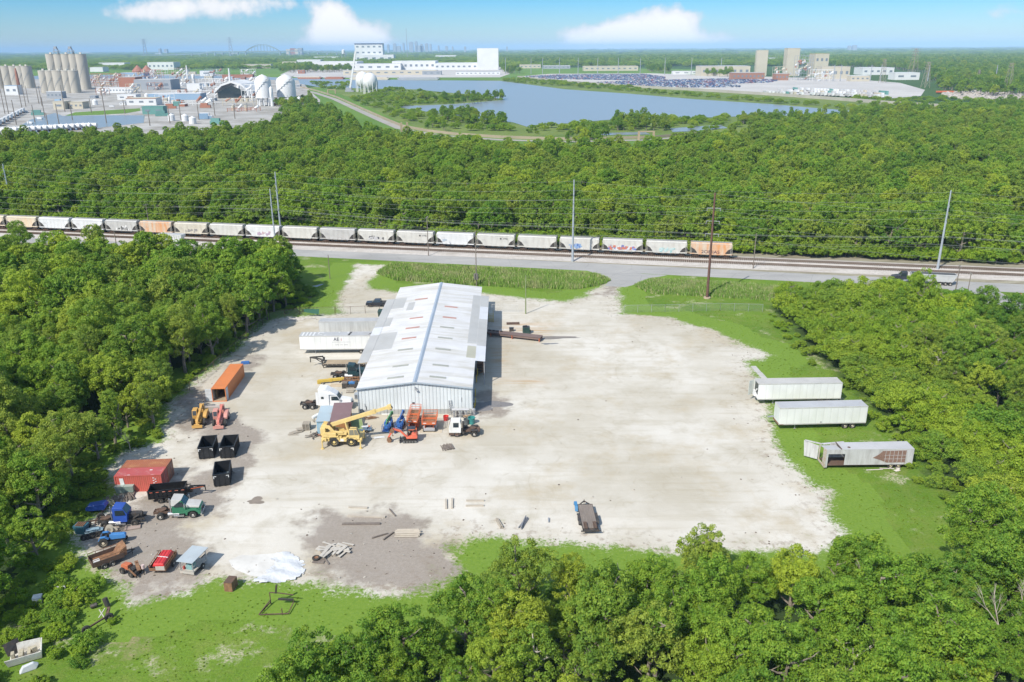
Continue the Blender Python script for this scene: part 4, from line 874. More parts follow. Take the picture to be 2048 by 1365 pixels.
# right-hand trailers (doors to the left, wheels to the right)
for lab, A_, B_, mt, roofc in (('white box trailer with the swing door ajar, farthest of three beside the bushes', (235, 425), (945, 415), vanM, paint('roof_beige', (.46, .45, .43), .6, (.3, .29, .27), .4, .5)),
                               ('white box trailer with rusty lower front corner, middle of three beside the bushes', (415, 640), (1160, 622), corr('van_side_white2', (.68, .69, .68), 1.22, 'X', .4, (.48, .50, .44), .45, .5, 0, (.6, 1, .3), .01, .16), paint('roof_grey', (.42, .43, .45), .5, (.3, .3, .3), .4, .5))):
    p0 = G(*ZR(*A_), 1.05); p1 = G(*ZR(*B_), 1.05); yw = math.atan2(p0[1] - p1[1], p0[0] - p1[0]); L = math.hypot(p1[0] - p0[0], p1[1] - p0[1])
    r = van_trailer(lab, from_nose(p0, yw, L, -1), yw, L, mt, roofc, rims=paint('rim_cream', (.6, .55, .42), .5, (.3, .2, .1), .4, 4))
    h = L / 2
    if 'ajar' in lab:
        part(r, 'front_door', paint('door_pale_green', (.55, .6, .56), .5, (.4, .35, .3), .4, 1.5), lambda m: m.ob((h + .62, -.95, 2.5), (1.25, .05, 2.7), .55)); part(r, 'dark_opening', glass('opening_dark', (.03, .035, .03)), lambda m: m.box(h + .005, h + .03, -.75, 1.1, 1.9, 3.9)); part(r, 'front_junk', whiteM, lambda m: (m.box(h + .03, h + .35, -.6, .3, 1.3, 2.3), m.cyl((h + .2, .5, 2.4), (h + .2, 1.0, 3.0), .1)))
    else:
        part(r, 'front_panel', paint('front_pale_green', (.56, .62, .57), .5, (.4, .42, .38), .4, 1), lambda m: m.box(h + .005, h + .03, -1.2, 1.2, 1.3, 3.9)); part(r, 'rusty_sill', rustM, lambda m: (m.box(h + .03, h + .08, -1.25, 1.25, 1.02, 1.3), m.box(h - .8, h - .1, 1.285, 1.31, 1.0, 1.1)))
        part(r, 'placard', greyI, lambda m: m.ob((h - 7.1, 1.29, 1.35), (.3, .02, .3), 0, R_(45))); part(r, 'side_ladder', steelM, lambda m: m.ob((h + .6, -1.1, 1.5), (1.1, .5, .08), .2))
# derelict trailer
p0 = G(*ZR(805, 1010), .25); p1 = G(*ZR(1555, 965), 1.0); yw = math.atan2(p0[1] - p1[1], p0[0] - p1[0]); L = math.hypot(p1[0] - p0[0], p1[1] - p0[1]); c_ = from_nose(p0, yw, L, -1)
r = thing('wrecked_trailer', 'derelict grey box trailer with torn side and brown patch, nearest of three at right', 'trailer', c_, yw); h = L / 2
wrM = paint('wreck_side', (.50, .50, .52), .6, (.22, .2, .2), .65, 1.2, streak=(1.6, 1, .15), thr=.47)
def side(m):
    m.box(-h, h - 2.9, 1.2, 1.27, .75, 3.3); m.box(h - 2.9, h - .35, 1.2, 1.27, 2.6, 3.3); m.box(h - .35, h, 1.2, 1.27, .35, 3.3)
part(r, 'side_wall', wrM, side); part(r, 'side_wall', wrM, lambda m: m.box(-h, h - 1.5, -1.27, -1.2, .75, 3.25)); part(r, 'rear_wall', wrM, lambda m: m.box(-h - .05, -h, -1.2, 1.2, .75, 3.3))
part(r, 'roof', paint('wreck_roof', (.46, .46, .47), .6, (.33, .33, .34), .5, .5), lambda m: (m.hexa([(-h, -1.27, 3.3), (h - 2.3, -1.27, 3.2), (h - 2.3, 1.27, 3.3), (-h, 1.27, 3.3)], [(-h, -1.27, 3.36), (h - 2.3, -1.27, 3.26), (h - 2.3, 1.27, 3.36), (-h, 1.27, 3.36)]), m.hexa([(h - 2.2, -.8, 3.0), (h, -1.0, 2.85), (h, 1.27, 3.3), (h - 2.2, 1.27, 3.3)], [(h - 2.2, -.8, 3.06), (h, -1.0, 2.91), (h, 1.27, 3.36), (h - 2.2, 1.27, 3.36)])))
part(r, 'brown_patch', paint('bare_brown', (.22, .12, .09), .8, (.36, .28, .24), .5, 1.6, streak=(3, 1, 3)), lambda m: m.add([(x, 1.29, z) for x, z in ((-h + 1.1, 1.1), (-h + 1.1, 3.12), (-h + 4.7, 3.05), (-h + 5.2, 2.5), (-h + 6.1, 1.9), (-h + 5.0, 1.55), (-h + 3.9, 1.08))] + [(x, 1.272, z) for x, z in ((-h + 1.1, 1.1), (-h + 1.1, 3.12), (-h + 4.7, 3.05), (-h + 5.2, 2.5), (-h + 6.1, 1.9), (-h + 5.0, 1.55), (-h + 3.9, 1.08))], [tuple(range(7))] + [(i, i + 7, (i + 1) % 7 + 7, (i + 1) % 7) for i in range(7)]))
part(r, 'patch_frame', wrM, lambda m: [m.box(-h + 1.1 + i * .62, -h + 1.15 + i * .62, 1.292, 1.31, 1.15, 3.05) for i in range(6)] + [m.box(-h + 1.1, -h + 4.4, 1.293, 1.312, 1.7 + i * .6, 1.74 + i * .6) for i in range(2)])
part(r, 'floor', rustD, lambda m: m.box(-h, h - .2, -1.19, 1.19, .62, .74)); part(r, 'front_post', paint('rusty_white', (.5, .47, .44), .7, (.35, .2, .1), .7, 3, thr=.4), lambda m: (m.box(h - .02, h + .1, .95, 1.3, .3, 3.3), m.box(h - .02, h + .1, -1.3, -1.1, .3, 2.9), m.box(h, h + .1, -1.1, .95, .3, .6), m.box(h + .0, h + .06, .3, .95, .6, 3.2)))
part(r, 'torn_panel', wrM, lambda m: (m.hexa([(h + .1, -1.5, .3), (h + 1.7, -2.7, .3), (h + 1.72, -2.74, .32), (h + .12, -1.54, .32)], [(h + .1, -1.5, 2.6), (h + 1.9, -2.9, 2.9), (h + 1.92, -2.94, 2.9), (h + .12, -1.54, 2.62)]), m.ob((h - 2.2, -1.8, 2.9), (3.4, .5, .05), .06, .05), m.bar((h + 1.8, -2.8, 2.95), (h - .2, -1.1, 3.1), .16)))
for s in (-1, 1):
    for ax in (-h + 2.0, -h + 3.15): wheel(r, ax, s * .95, .5, .45, paint('rim_cream2', (.55, .48, .3), .5, (.3, .2, .1), .4, 4), s)
part(r, 'roof_hatch', rustD, lambda m: (m.box(h - 2.35, h - 2.22, -1.2, 1.2, 3.34, 3.4), m.cyl((h - 3.6, .6, 3.34), (h - 3.6, .6, 3.4), .22)))
bd = G(*ZR(1300, 1025)); boards('debris_boards', 'loose pale boards lying by the wheels of the derelict trailer', (bd[0], bd[1], 0), .02, [(-1.2, 0, .06, 2.6, .16, .05, .05, 0), (.8, .25, .1, 2.2, .18, .05, -.06, .03), (2.1, -.3, .06, .9, .5, .05, .4, 0), (1.6, .5, .15, 1.2, .15, .05, .7, .1), (2.5, .3, .12, .7, .6, .06, 1.0, .1)], paint('pale_board', (.62, .57, .52), .8, (.45, .35, .3), .5, 4), 'boards')
# loading ramp strip in the grass
gA = G(*ZR(205, 150)); gB = G(*ZR(290, 245)); r = thing('concrete_strip', 'narrow broken concrete strip in the grass behind the farthest right trailer', 'slab', ((gA[0] + gB[0]) / 2, (gA[1] + gB[1]) / 2, 0), math.atan2(gB[1] - gA[1], gB[0] - gA[0])); part(r, 'slab', paint('old_concrete', (.45, .44, .42), .9, (.3, .3, .27), .5, 1), lambda m: (m.box(-3.4, -.1, -.55, .5, .01, .12), m.box(0, 3.6, -.5, .6, .01, .10)))
# ============================================================ left-hand side of the warehouse
p0 = G(*Z4(410, 825), .9); p1 = G(*Z4(840, 815), .9); yw = math.pi + .012; r = thing('flatbed_trailer', 'black gooseneck flatbed trailer with a plank deck under the left canopy', 'trailer', (p0[0] + 5.2, p0[1] + 1.2, 0), yw)
part(r, 'deck', paint('deck_plank', (.36, .28, .18), .9, (.22, .17, .12), .6, 1.5, streak=(.3, 3, 1)), lambda m: m.box(-5.2, 5.1, -1.2, 1.2, .82, .92)); part(r, 'frame', chasM, lambda m: (m.box(-5.25, 5.2, 1.2, 1.3, .6, .92), m.box(-5.25, 5.2, -1.3, -1.2, .6, .92), m.box(-5, 5, -.4, -.3, .5, .82), m.box(-5, 5, .3, .4, .5, .82)))
part(r, 'gooseneck', chasM, lambda m: [(m.bar((5.1, s * .9, .8), (5.4, s * .8, 1.9), .2), m.bar((5.3, s * .8, 1.85), (7.8, 0, 1.95), .2, .25), m.bar((5.1, s * .9, .3), (5.1, s * .9, 1.6), .14), m.bar((5.2, s * .5, .9), (6.6, s * .3, 1.8), .12)) for s in (-1, 1)] + [m.bar((7.7, 0, 1.95), (7.75, 0, .9), .16), m.box(5.0, 5.3, -1.1, 1.1, 1.3, 1.6)])
part(r, 'landing_leg', chasM, lambda m: (m.bar((5.0, 1.0, 0), (5.0, 1.0, .9), .12), m.bar((5.0, -1.0, 0), (5.0, -1.0, .9), .12)))
for s in (-1, 1):
    for ax in (-3.4, -2.3): wheel(r, ax, s * 1.0, .42, .35, rimD, s)
part(r, 'stake_pocket', paint('marker_pale', (.5, .45, .35), .6), lambda m: [m.box(-5 + i * .9, -4.9 + i * .9, 1.3, 1.34, .78, .88) for i in range(12)])
dgM = paint('dark_green_paint', (.012, .045, .055), .35, (.06, .09, .09), .3, 1.5)
a = G(*Z4(655, 1052)); b = G(*Z4(1010, 1040)); r = semi('dark green day cab truck tractor beside the yellow boom', ((a[0] + b[0]) / 2 + .1, a[1] + 1.05, 0), 0.015, dgM, wb=b[0] - a[0], tandem=True, rims=rimW, tank=whiteM)
bmM = paint('boom_yellow', (.62, .42, .03), .5, (.35, .25, .1), .4, 2)
a = G(*Z4(355, 1125)); b = G(*Z4(745, 1085)); q, yw, L = ab(Z4(355, 1125), Z4(745, 1085)); r = thing('crane_boom', 'long yellow boom section lying on the gravel left of the warehouse', 'boom', (q[0], q[1], 0), yw); part(r, 'boom', bmM, lambda m: (m.box(-L / 2, L / 2, -.3, .3, .35, .8), m.box(-L / 2 - .2, -L / 2 + .5, -.22, .22, .1, .7), m.box(-.3, .2, -.34, .34, .3, .85))); part(r, 'support', woodD, lambda m: (m.box(-L / 2 + .8, -L / 2 + 1, -.6, .6, 0, .35), m.box(L / 2 - 1, L / 2 - .8, -.6, .6, 0, .35)))
q, yw, L = ab(Z4(745, 1085), Z4(1030, 1075)); r = thing('scrap_rack', 'rusty red steel frame at the end of the yellow boom', 'frame', (q[0] - .1, q[1], 0), yw); part(r, 'frame', rustM, lambda m: [m.box(-2, 2.2, s - .08, s + .08, .3, .6) for s in (-.7, .7)] + [m.box(x - .07, x + .07, -.62, .62, .35, .55) for x in (-1.9, -1, 0, 1, 2)] + [m.bar((x, s, 0), (x, s, .3), .12) for x in (-1.5, 1.5) for s in (-.7, .7)])
q = G(*Z4(635, 1150)); r = thing('plywood_sheet', 'tan plywood sheet on the ground below the yellow boom', 'plywood', (q[0], q[1], 0), -.03); part(r, 'sheet', paint('plywood', (.50, .40, .27), .8, (.4, .32, .2), .4, 2), lambda m: m.box(-1.2, 1.2, -.6, .6, .02, .16))
q = G(*Z4(830, 1180)); r = thing('engine_unit', 'dark skid machine with a blue engine by the warehouse corner', 'machine', (q[0] + .1, q[1] + .3, 0), .05)
part(r, 'housing', chasM, lambda m: (m.box(-1.5, -.4, -.7, .6, .1, 1.0), m.box(-.4, 1.3, -.7, -.3, .1, .7), m.box(-1.5, 1.4, -.8, .7, 0, .12), m.box(.9, 1.4, -.6, .6, .12, 1.1)), bevel=.03); part(r, 'engine', paint('engine_blue', (.03, .17, .42), .4, (.1, .1, .1), .4, 3), lambda m: (m.box(-.35, .85, -.28, .5, .3, .95), m.cyl((-.2, .1, .95), (.6, .1, .95), .16), m.cyl((.3, .3, .9), (.3, .3, 1.25), .07))); part(r, 'grating', woodD, lambda m: m.box(-1.45, -.5, -.65, .5, 1.0, 1.06))
q = G(*Z4(835, 1245)); r = thing('pallet', 'grey slatted pallet leaning beside the skid machine', 'pallet', (q[0], q[1], 0), .05); part(r, 'slats', woodM, lambda m: [m.ob((-.6 + i * .2, 0, .4), (.13, 1.2, .03), 0, 0, .45) for i in range(7)]); part(r, 'stringers', woodD, lambda m: [m.ob((0, y, .3 + y * .45), (1.35, .1, .1), 0, 0, .45) for y in (-.5, 0, .5)])
q = G(*Z1(530, 880)); r = thing('air_conditioner', 'grey box unit at the left front corner of the warehouse', 'unit', (q[0], q[1], 0), 0); part(r, 'housing', paint('unit_grey', (.33, .37, .42), .5), lambda m: m.box(-.5, .5, -.4, .4, .1, 1.1), bevel=.03); part(r, 'grille', chasM, lambda m: [m.box(-.4, .4, -.42, -.4, .25 + i * .12, .3 + i * .12) for i in range(6)])
a = G(*Z1(195, 955)); r = semi('white sleeper cab truck tractor behind the blue shed', (a[0] + 3.3, a[1] + 1.05, 0), -.02, paint('truck_white', (.70, .71, .72), .35, (.5, .5, .48), .25, .8), wb=6.5, tandem=True, sleeper=True, name='truck_tractor')
# sheds
blM = corr('shed_blue', (.23, .40, .52), .28, 'X', .5, (.33, .26, .2), .5, 1.2, 0, (1, 1, .4), .04, .4); rsM = corr('shed_rust', (.40, .19, .07), .28, 'X', .7, (.22, .11, .06), .6, 1.4, 0, (1, 1, .4), .04, .45)
q0 = G(635.5, 871); q1 = G(663.5, 870.5); bk = G(645, 812, 2.6); wd = q1[0] - q0[0]; dp = bk[1] - q0[1]; lean = (bk[0] - G(635.6, 842, 2.6)[0]) / dp; yw = -math.atan(lean)
r = thing('storage_shed', 'pale blue metal shed with a rust streaked roof left of the brown roofed shed', 'shed', (q0[0], q0[1], 0), yw); part(r, 'wall', blM, lambda m: m.box(0, wd, 0, dp, 0, 2.5)); part(r, 'roof', paint('shed_roof_blue', (.36, .46, .52), .5, (.40, .20, .08), .8, .45, streak=(.5, 1, 1), thr=.56), lambda m: m.box(-.1, wd + .02, -.15, dp + .1, 2.5, 2.58)); part(r, 'door', paint('shed_door', (.28, .45, .55), .5, (.3, .25, .2), .5, 2), lambda m: m.box(.2, 1.0, -.03, 0, .1, 2.0)); part(r, 'window', glass(), lambda m: m.box(1.3, 1.9, -.04, 0, .7, 1.3))
r = thing('storage_shed', 'rusty shed with a maroon metal roof behind the yellow crane', 'shed', (q0[0] + wd + .06, q0[1] - .1, 0), yw); wd2 = 2.75
part(r, 'wall', rsM, lambda m: m.hexa([(0, 0, 0), (wd2, 0, 0), (wd2, dp, 0), (0, dp, 0)], [(0, 0, 2.55), (wd2, 0, 2.55), (wd2, dp, 3.0), (0, dp, 3.0)])); part(r, 'roof', corr('shed_roof_maroon', (.21, .13, .13), .35, 'Y', .5, (.28, .2, .2), .3, 1, 0, None, .04, .4), lambda m: m.hexa([(-.15, -.3, 2.56), (wd2 + .35, -.3, 2.56), (wd2 + .35, dp + .2, 3.03), (-.15, dp + .2, 3.03)], [(-.15, -.3, 2.64), (wd2 + .35, -.3, 2.64), (wd2 + .35, dp + .2, 3.11), (-.15, dp + .2, 3.11)]))
# pallets and boards left of the sheds
q = G(612, 862); r = thing('pallet_stack', 'tall stack of grey pallets left of the blue shed', 'pallets', (q[0], q[1] + .6, 0), .05)
for k in range(8): z = k * .15; part(r, 'pallet', woodM, lambda m: [m.box(-.6, .6, -.6 + i * .2, -.47 + i * .2, z + .11, z + .135) for i in range(7)] + [m.box(x - .05, x + .05, -.6, .72, z + .01, z + .11) for x in (-.55, 0, .55)])
q = G(594, 866); spec = [(-.2, 0, .12, 2.0, .9, .06, .5, 0), (.1, .2, .2, 1.8, .8, .05, .65, .04), (-.6, -.7, .05, 1.5, .25, .05, .1, 0), (-.5, -.45, .1, 1.5, .2, .05, .15, 0), (.5, .9, .3, 1.6, 1.0, .05, .5, .12), (-.3, -.95, .05, 1.6, .18, .05, .05, 0)]
boards('board_heap', 'heap of weathered boards and sheets left of the pallet stack', (q[0], q[1], 0), 0, spec, woodM)
q = G(624, 875); spec = [(rnd.uniform(-.7, .7), rnd.uniform(-.7, .9), .08 + k * .05, rnd.uniform(.7, 1.5), .16, .06, rnd.uniform(.3, 2.2), rnd.uniform(-.15, .25)) for k in range(12)]; boards('scrap_wood', 'brown scrap wood heaped below the blue shed', (q[0], q[1], 0), 0, spec, woodD)
q = G(641, 874); spec = [(rnd.uniform(-.5, .8), rnd.uniform(-.3, .3), .1 + k * .04, rnd.uniform(.2, .4), .2, .15, rnd.uniform(0, 3), 0) for k in range(9)]; boards('brick_rubble', 'red brick rubble at the foot of the blue shed', (q[0], q[1], 0), 0, spec, paint('brick_red', (.36, .15, .09), .9, (.4, .35, .3), .5, 4), 'rubble')
q = G(631, 835, .8); r = thing('white_tank', 'white plastic tank beside the back of the blue shed', 'tank', (q[0], q[1], 0), .8); part(r, 'tank', whiteM, lambda m: (m.cyl((-.6, 0, .9), (.6, 0, 1.1), .3), m.cyl((0, 0, 1.2), (0, 0, 1.35), .1))); part(r, 'stand', chasM, lambda m: [m.bar((x, y, 0), (x, y, .8), .06) for x in (-.4, .4) for y in (-.2, .2)])
# ============================================================ machines in front of the warehouse
cyM = paint('crane_yellow', (.68, .50, .16), .5, (.40, .26, .12), .45, 2.2)
# --- rough terrain crane
a = G(*Z1(373, 1207)); b = G(*Z1(490, 1203)); WBc = b[0] - a[0]
r = thing('mobile_crane', 'yellow rough terrain crane with its boom raised over the parked lifts', 'crane', ((a[0] + b[0]) / 2, a[1] + 1.15, 0), .01); cr = r
part(r, 'chassis', cyM, lambda m: (m.box(-3.3, 3.0, -.9, .9, .8, 1.35), m.box(-3.4, -2.6, -1.2, 1.2, .9, 1.6), m.box(2.4, 3.1, -1.2, 1.2, .8, 1.5), m.box(-1.0, .8, -1.25, -.9, .9, 1.5), m.box(-2.7, -.2, -1.1, 1.1, 1.35, 1.65)), bevel=.05)
part(r, 'fender', cyM, lambda m: [m.prism([(x - .95, 1.3), (x - .7, 1.85), (x + .7, 1.85), (x + .95, 1.3), (x + .85, 1.3), (x + .6, 1.75), (x - .6, 1.75), (x - .85, 1.3)], *sorted((s * .75, s * 1.35))) for x in (-WBc / 2, WBc / 2) for s in (-1, 1)])
part(r, 'upper_deck', cyM, lambda m: (m.box(-3.1, -1.3, -.9, .9, 1.7, 2.3), m.box(-1.3, .6, -.7, .7, 1.8, 2.1), m.box(-3.5, -2.7, -1.0, 1.0, 1.9, 3.2), m.prism([(-3.3, 3.0), (-2.3, 3.0), (-1.6, 2.2), (.2, 2.1), (.0, 2.4), (-1.3, 2.6), (-2.0, 3.5), (-3.2, 3.7)], -.75, -.55), m.prism([(-3.3, 3.0), (-2.3, 3.0), (-1.6, 2.2), (.2, 2.1), (.0, 2.4), (-1.3, 2.6), (-2.0, 3.5), (-3.2, 3.7)], .55, .75)), bevel=.04)
part(r, 'winch', rustD, lambda m: (m.cyl((-2.2, -.5, 3.3), (-2.2, .5, 3.3), .42, n=16), m.cyl((-1.2, -.4, 2.3), (-1.2, .4, 2.3), .25)))
part(r, 'engine_cover', cyM, lambda m: m.prism([(-3.2, 1.7), (-1.0, 1.7), (-1.0, 2.35), (-3.0, 2.5)], -1.2, -.82), bevel=.04)
part(r, 'cab', cyM, lambda m: m.prism([(1.0, 1.3), (2.7, 1.3), (2.75, 2.0), (2.35, 3.1), (1.15, 3.15), (1.0, 2.4)], -1.3, -.35, [0, 0, 0, .08, .08, 0]), bevel=.04)
part(r, 'cab_window', glass('crane_glass', (.16, .15, .11)), lambda m: (m.panel([(1.15, -1.3, 2.1), (1.9, -1.3, 2.1), (1.85, -1.23, 3.05), (1.2, -1.23, 3.05)], .0, 1, 0, .92), m.panel([(1.98, -1.3, 2.1), (2.65, -1.3, 2.1), (2.32, -1.23, 3.02), (1.95, -1.23, 3.05)], 0, 1, 0, .95), m.panel([(2.76, -1.25, 2.05), (2.76, -.4, 2.05), (2.37, -.45, 3.05), (2.37, -1.2, 3.05)], .06, .94, .05, .95)))
part(r, 'cab_roof_frame', chasM, lambda m: [m.bar(p, q_, .04) for p, q_ in (((1.2, -1.2, 3.2), (2.3, -1.2, 3.2)), ((1.2, -.4, 3.2), (2.3, -.4, 3.2)), ((1.2, -1.2, 3.2), (1.2, -.4, 3.2)), ((2.3, -1.2, 3.2), (2.3, -.4, 3.2)))])
tip = (7.5, 0, 6.35); b0 = Vector((-2.6, 0, 3.15)); tv = Vector(tip); dv = (tv - b0).normalized()
bo = part(r, 'boom', cyM, lambda m: (m.bar(b0, b0 + dv * 8.2, .48, .56), m.bar(b0 + dv * 8.0, b0 + dv * 8.4, .58, .66), m.bar(b0 + dv * 8.2, tv, .38, .44), m.bar(tv - dv * .2, tv + dv * .5, .62, .7)))
part(bo, 'sheave', rustD, lambda m: m.cyl(tuple(tv + dv * .4 + Vector((0, -.2, -.25))), tuple(tv + dv * .4 + Vector((0, .2, -.25))), .28))
part(r, 'lift_cylinder', cyM, lambda m: [m.cyl((.9, s, 1.9), tuple(b0 + dv * 3.2 + Vector((0, s, -.2))), .16, .14) for s in (-.28, .28)])
part(r, 'hoist_line', chasM, lambda m: (m.cyl((tv.x + .4, -.08, tv.z + .1), (tv.x + .35, -.08, 2.4), .02, n=4), m.cyl((tv.x - .25, .1, tv.z - .2), (tv.x - .2, .1, 2.6), .015, n=4)))
part(r, 'hook_block', rustM, lambda m: (m.cyl((tv.x + .35, -.2, 2.15), (tv.x + .35, .04, 2.15), .34, n=14), m.bar((tv.x + .35, -.08, 1.9), (tv.x + .35, -.08, 1.35), .1), m.cyl((tv.x + .35, -.08, 1.3), (tv.x + .55, -.08, 1.35), .07)))
for x in (-3.15, 2.95):
    for s in (-1, 1): o = part(r, 'outrigger', cyM, lambda m: (m.bar((x, s * .5, 1.2), (x, s * 1.9, 1.15), .25), m.bar((x, s * 1.9, 1.5), (x, s * 1.9, .1), .18))); part(o, 'foot_pad', cyM, lambda m: m.cyl((x, s * 1.9, 0), (x, s * 1.9, .12), .28))
for x in (-WBc / 2, WBc / 2):
    for s in (-1, 1): wheel(r, x, s * 1.05, .82, .5, paint('rim_yellow', (.66, .50, .16), .5, (.4, .3, .12), .4, 4), s)
part(r, 'data_plate', whiteM, lambda m: m.box(-.35, .2, -1.27, -1.25, 1.0, 1.4))
# --- articulated boom lifts, folded, pointing away
def boom_lift(label, q, yaw, c1, c2, L=5.4):
    r = thing('boom_lift', label, 'boom lift', (q[0], q[1], 0), yaw); r.scale = (.95, .72, .9)
    part(r, 'base', c1, lambda m: (m.box(-.9, 1.0, -.75, .75, .35, .8), m.box(-.9, .6, -.85, -.45, .8, 1.45), m.box(-.9, .6, .45, .85, .8, 1.45), m.box(-1.6, -.8, -.5, .5, 1.1, 1.6)), bevel=.05)
    part(r, 'lower_boom', c2, lambda m: (m.bar((.3, -.16, 1.5), (-2.6, -.16, 1.8), .16, .2), m.bar((.3, .16, 1.5), (-2.6, .16, 1.8), .16, .2), m.box(-2.8, -2.5, -.3, .3, 1.6, 2.2)))
    part(r, 'upper_boom', c2, lambda m: (m.bar((-2.6, 0, 2.15), (.9, 0, 2.0), .26, .28), m.bar((.8, 0, 2.0), (1.7, 0, 1.4), .16, .2)))
    part(r, 'platform', c1, lambda m: (m.box(1.6, 2.4, -.75, .75, .5, .58), m.box(1.58, 1.68, -.4, .4, .6, 1.5)))
    part(r, 'platform_rail', c1, lambda m: [m.bar(a_, b_, .05) for z in (1.05, 1.6) for a_, b_ in (((1.6, -.75, z), (2.4, -.75, z)), ((1.6, .75, z), (2.4, .75, z)), ((2.4, -.75, z), (2.4, .75, z)), ((1.6, -.75, z), (1.6, .75, z)))] + [m.bar((x, y, .55), (x, y, 1.6), .05) for x in (1.6, 2.4) for y in (-.75, .75)])
    for x in (-.7, .8):
        for s in (-1, 1): wheel(r, x, s * .78, .34, .24, rimW, s)
    return r
bluM = paint('lift_blue', (.02, .14, .46), .4, (.05, .08, .15), .4, 3); grnM = paint('lift_green', (.06, .30, .10), .45, (.2, .25, .15), .4, 3)
q = G(777, 858); boom_lift('blue and green folded boom lift left of the blue lift', (q[0], q[1] + .2), -math.pi / 2 - .12, bluM, grnM)
q = G(801, 856); boom_lift('all blue folded boom lift between the green one and the orange scissor lift', (q[0], q[1] + .4), -math.pi / 2 - .08, bluM, bluM)
# --- scissor lifts
orM = paint('lift_orange', (.66, .13, .025), .45, (.45, .2, .1), .4, 2.5); lgM = paint('lift_grey', (.38, .38, .40), .5, (.3, .3, .3), .3, 2)
def scissor(label, q, yaw, L, Wd, H, body):
    r = thing('scissor_lift', label, 'scissor lift', (q[0], q[1], 0), yaw); h = L / 2; w = Wd / 2
    part(r, 'chassis', body, lambda m: (m.box(-h * .9, h * .9, -w * .8, w * .8, .3, .75), m.box(-h * .5, h * .5, -w * .95, w * .95, .25, .7)), bevel=.04)
    part(r, 'scissor_arms', orM, lambda m: [m.bar((-h * .85, s * w * .6, .8 + k * .17), (h * .85, s * w * .6, .86 + k * .17), .07, .12) for k in range(int((H - 1) / .17)) for s in (-1, 1)] + [m.bar((x, -w * .6, H - .25), (x, w * .6, H - .25), .1) for x in (-h * .8, 0, h * .8)])
    part(r, 'platform', orM, lambda m: (m.box(-h, h, -w, w, H - .1, H)))
    part(r, 'platform_deck', rustM, lambda m: (m.box(-h + .1, h - .1, -w + .12, w - .12, H, H + .01), m.box(-h * .35, -h * .25, -w + .1, w - .1, H + .01, H + .03)))
    part(r, 'guard_rail', orM, lambda m: [m.bar(a_, b_, .06) for z in (H + .15, H + .55, H + 1.0) for a_, b_ in (((-h, -w, z), (h, -w, z)), ((-h, w, z), (h, w, z)), ((-h, -w, z), (-h, w, z)), ((h, -w, z), (h, w, z)))] + [m.bar((x, s * w, H), (x, s * w, H + 1.0), .05) for x in np.linspace(-h, h, 6) for s in (-1, 1)])
    part(r, 'sign_plate', orM, lambda m: (m.box(h + .02, h + .04, -w + .05, w - .05, H + .02, H + .38), m.box(-h * .1, -h * .06, -w + .05, w - .05, H + .05, H + .35))); part(r, 'sign_stripe', whiteM, lambda m: (m.box(h + .04, h + .05, -w + .25, -w + .75, H + .14, H + .26), m.box(h + .04, h + .05, w - .6, w - .15, H + .16, H + .3)))
    for x in (-h * .7, h * .7):
        for s in (-1, 1): wheel(r, x, s * w * .8, .36, .26, whiteM, s)
    return r
q = G(826, 866); scissor('tall narrow orange scissor lift behind the mini excavator', (q[0], q[1] + 2.6), -math.pi / 2 - .03, 5.2, 1.75, 1.9, orM)
q = G(858.5, 866); scissor('wide orange scissor lift with a grey base on a concrete slab', (q[0], q[1] + 1.7), -math.pi / 2, 3.6, 2.35, 1.6, lgM)
q = G(864, 858); r = thing('concrete_slab', 'pale concrete slab under the wide orange scissor lift', 'slab', (q[0], q[1], 0), 0); part(r, 'slab', paint('slab', (.50, .43, .32), .9, (.55, .5, .42), .5, .6), lambda m: m.box(-1.9, 1.8, -1.6, 3.0, .012, .06))
# --- mini excavator
q = G(*Z1(884, 1184)); r = thing('mini_excavator', 'orange mini excavator with its arm lowered to the left', 'excavator', (q[0] + .0, q[1] + .8, 0), math.pi + .05)
exM = paint('excavator_orange', (.72, .12, .05), .4, (.4, .15, .1), .3, 2)
for s in (-1, 1):
    part(r, 'track', tyreM, lambda m: m.prism([(-1.15, .12), (-1.0, 0), (1.0, 0), (1.15, .12), (1.15, .38), (1.0, .5), (-1.0, .5), (-1.15, .38)], *sorted((s * .5, s * .85)))); part(r, 'track_wheel', paint('track_grey', (.14, .14, .14), .6), lambda m: [m.cyl((x, s * .84, .24), (x, s * .88, .24), .15 if abs(x) < .7 else .2, n=10) for x in (-.95, -.45, 0, .45, .95)])
part(r, 'undercarriage', chasM, lambda m: (m.box(-.5, .5, -.5, .5, .3, .6), m.cyl((0, 0, .6), (0, 0, .72), .45))); part(r, 'blade', chasM, lambda m: (m.box(1.55, 1.65, -.85, .85, .1, .55), m.bar((.5, -.35, .35), (1.6, -.35, .3), .1), m.bar((.5, .35, .35), (1.6, .35, .3), .1)))
part(r, 'body', exM, lambda m: (m.prism([(-1.25, .75), (.5, .75), (.55, 1.05), (-.3, 1.15), (-.4, 1.6), (-1.15, 1.65), (-1.3, 1.2)], -.8, .8)), bevel=.08)
part(r, 'counterweight', paint('dark_grey', (.08, .08, .085), .5), lambda m: m.box(-1.32, -1.2, -.7, .7, .72, 1.05), bevel=.03)
part(r, 'canopy', paint('canopy_navy', (.025, .035, .06), .5), lambda m: m.box(-.95, .45, -.55, .6, 2.35, 2.45), bevel=.04); part(r, 'canopy_post', chasM, lambda m: [m.bar((x, y, 1.1), (x, y, 2.35), .07) for x in (-.9, .35) for y in (-.5, .55)]); part(r, 'seat', rustM, lambda m: (m.box(-.7, -.2, -.25, .25, 1.2, 1.4), m.box(-.8, -.68, -.25, .25, 1.3, 1.85)))
part(r, 'console', chasM, lambda m: (m.box(.05, .3, -.3, .3, 1.05, 1.6), m.box(-.5, .0, -.5, -.35, 1.1, 1.55)))
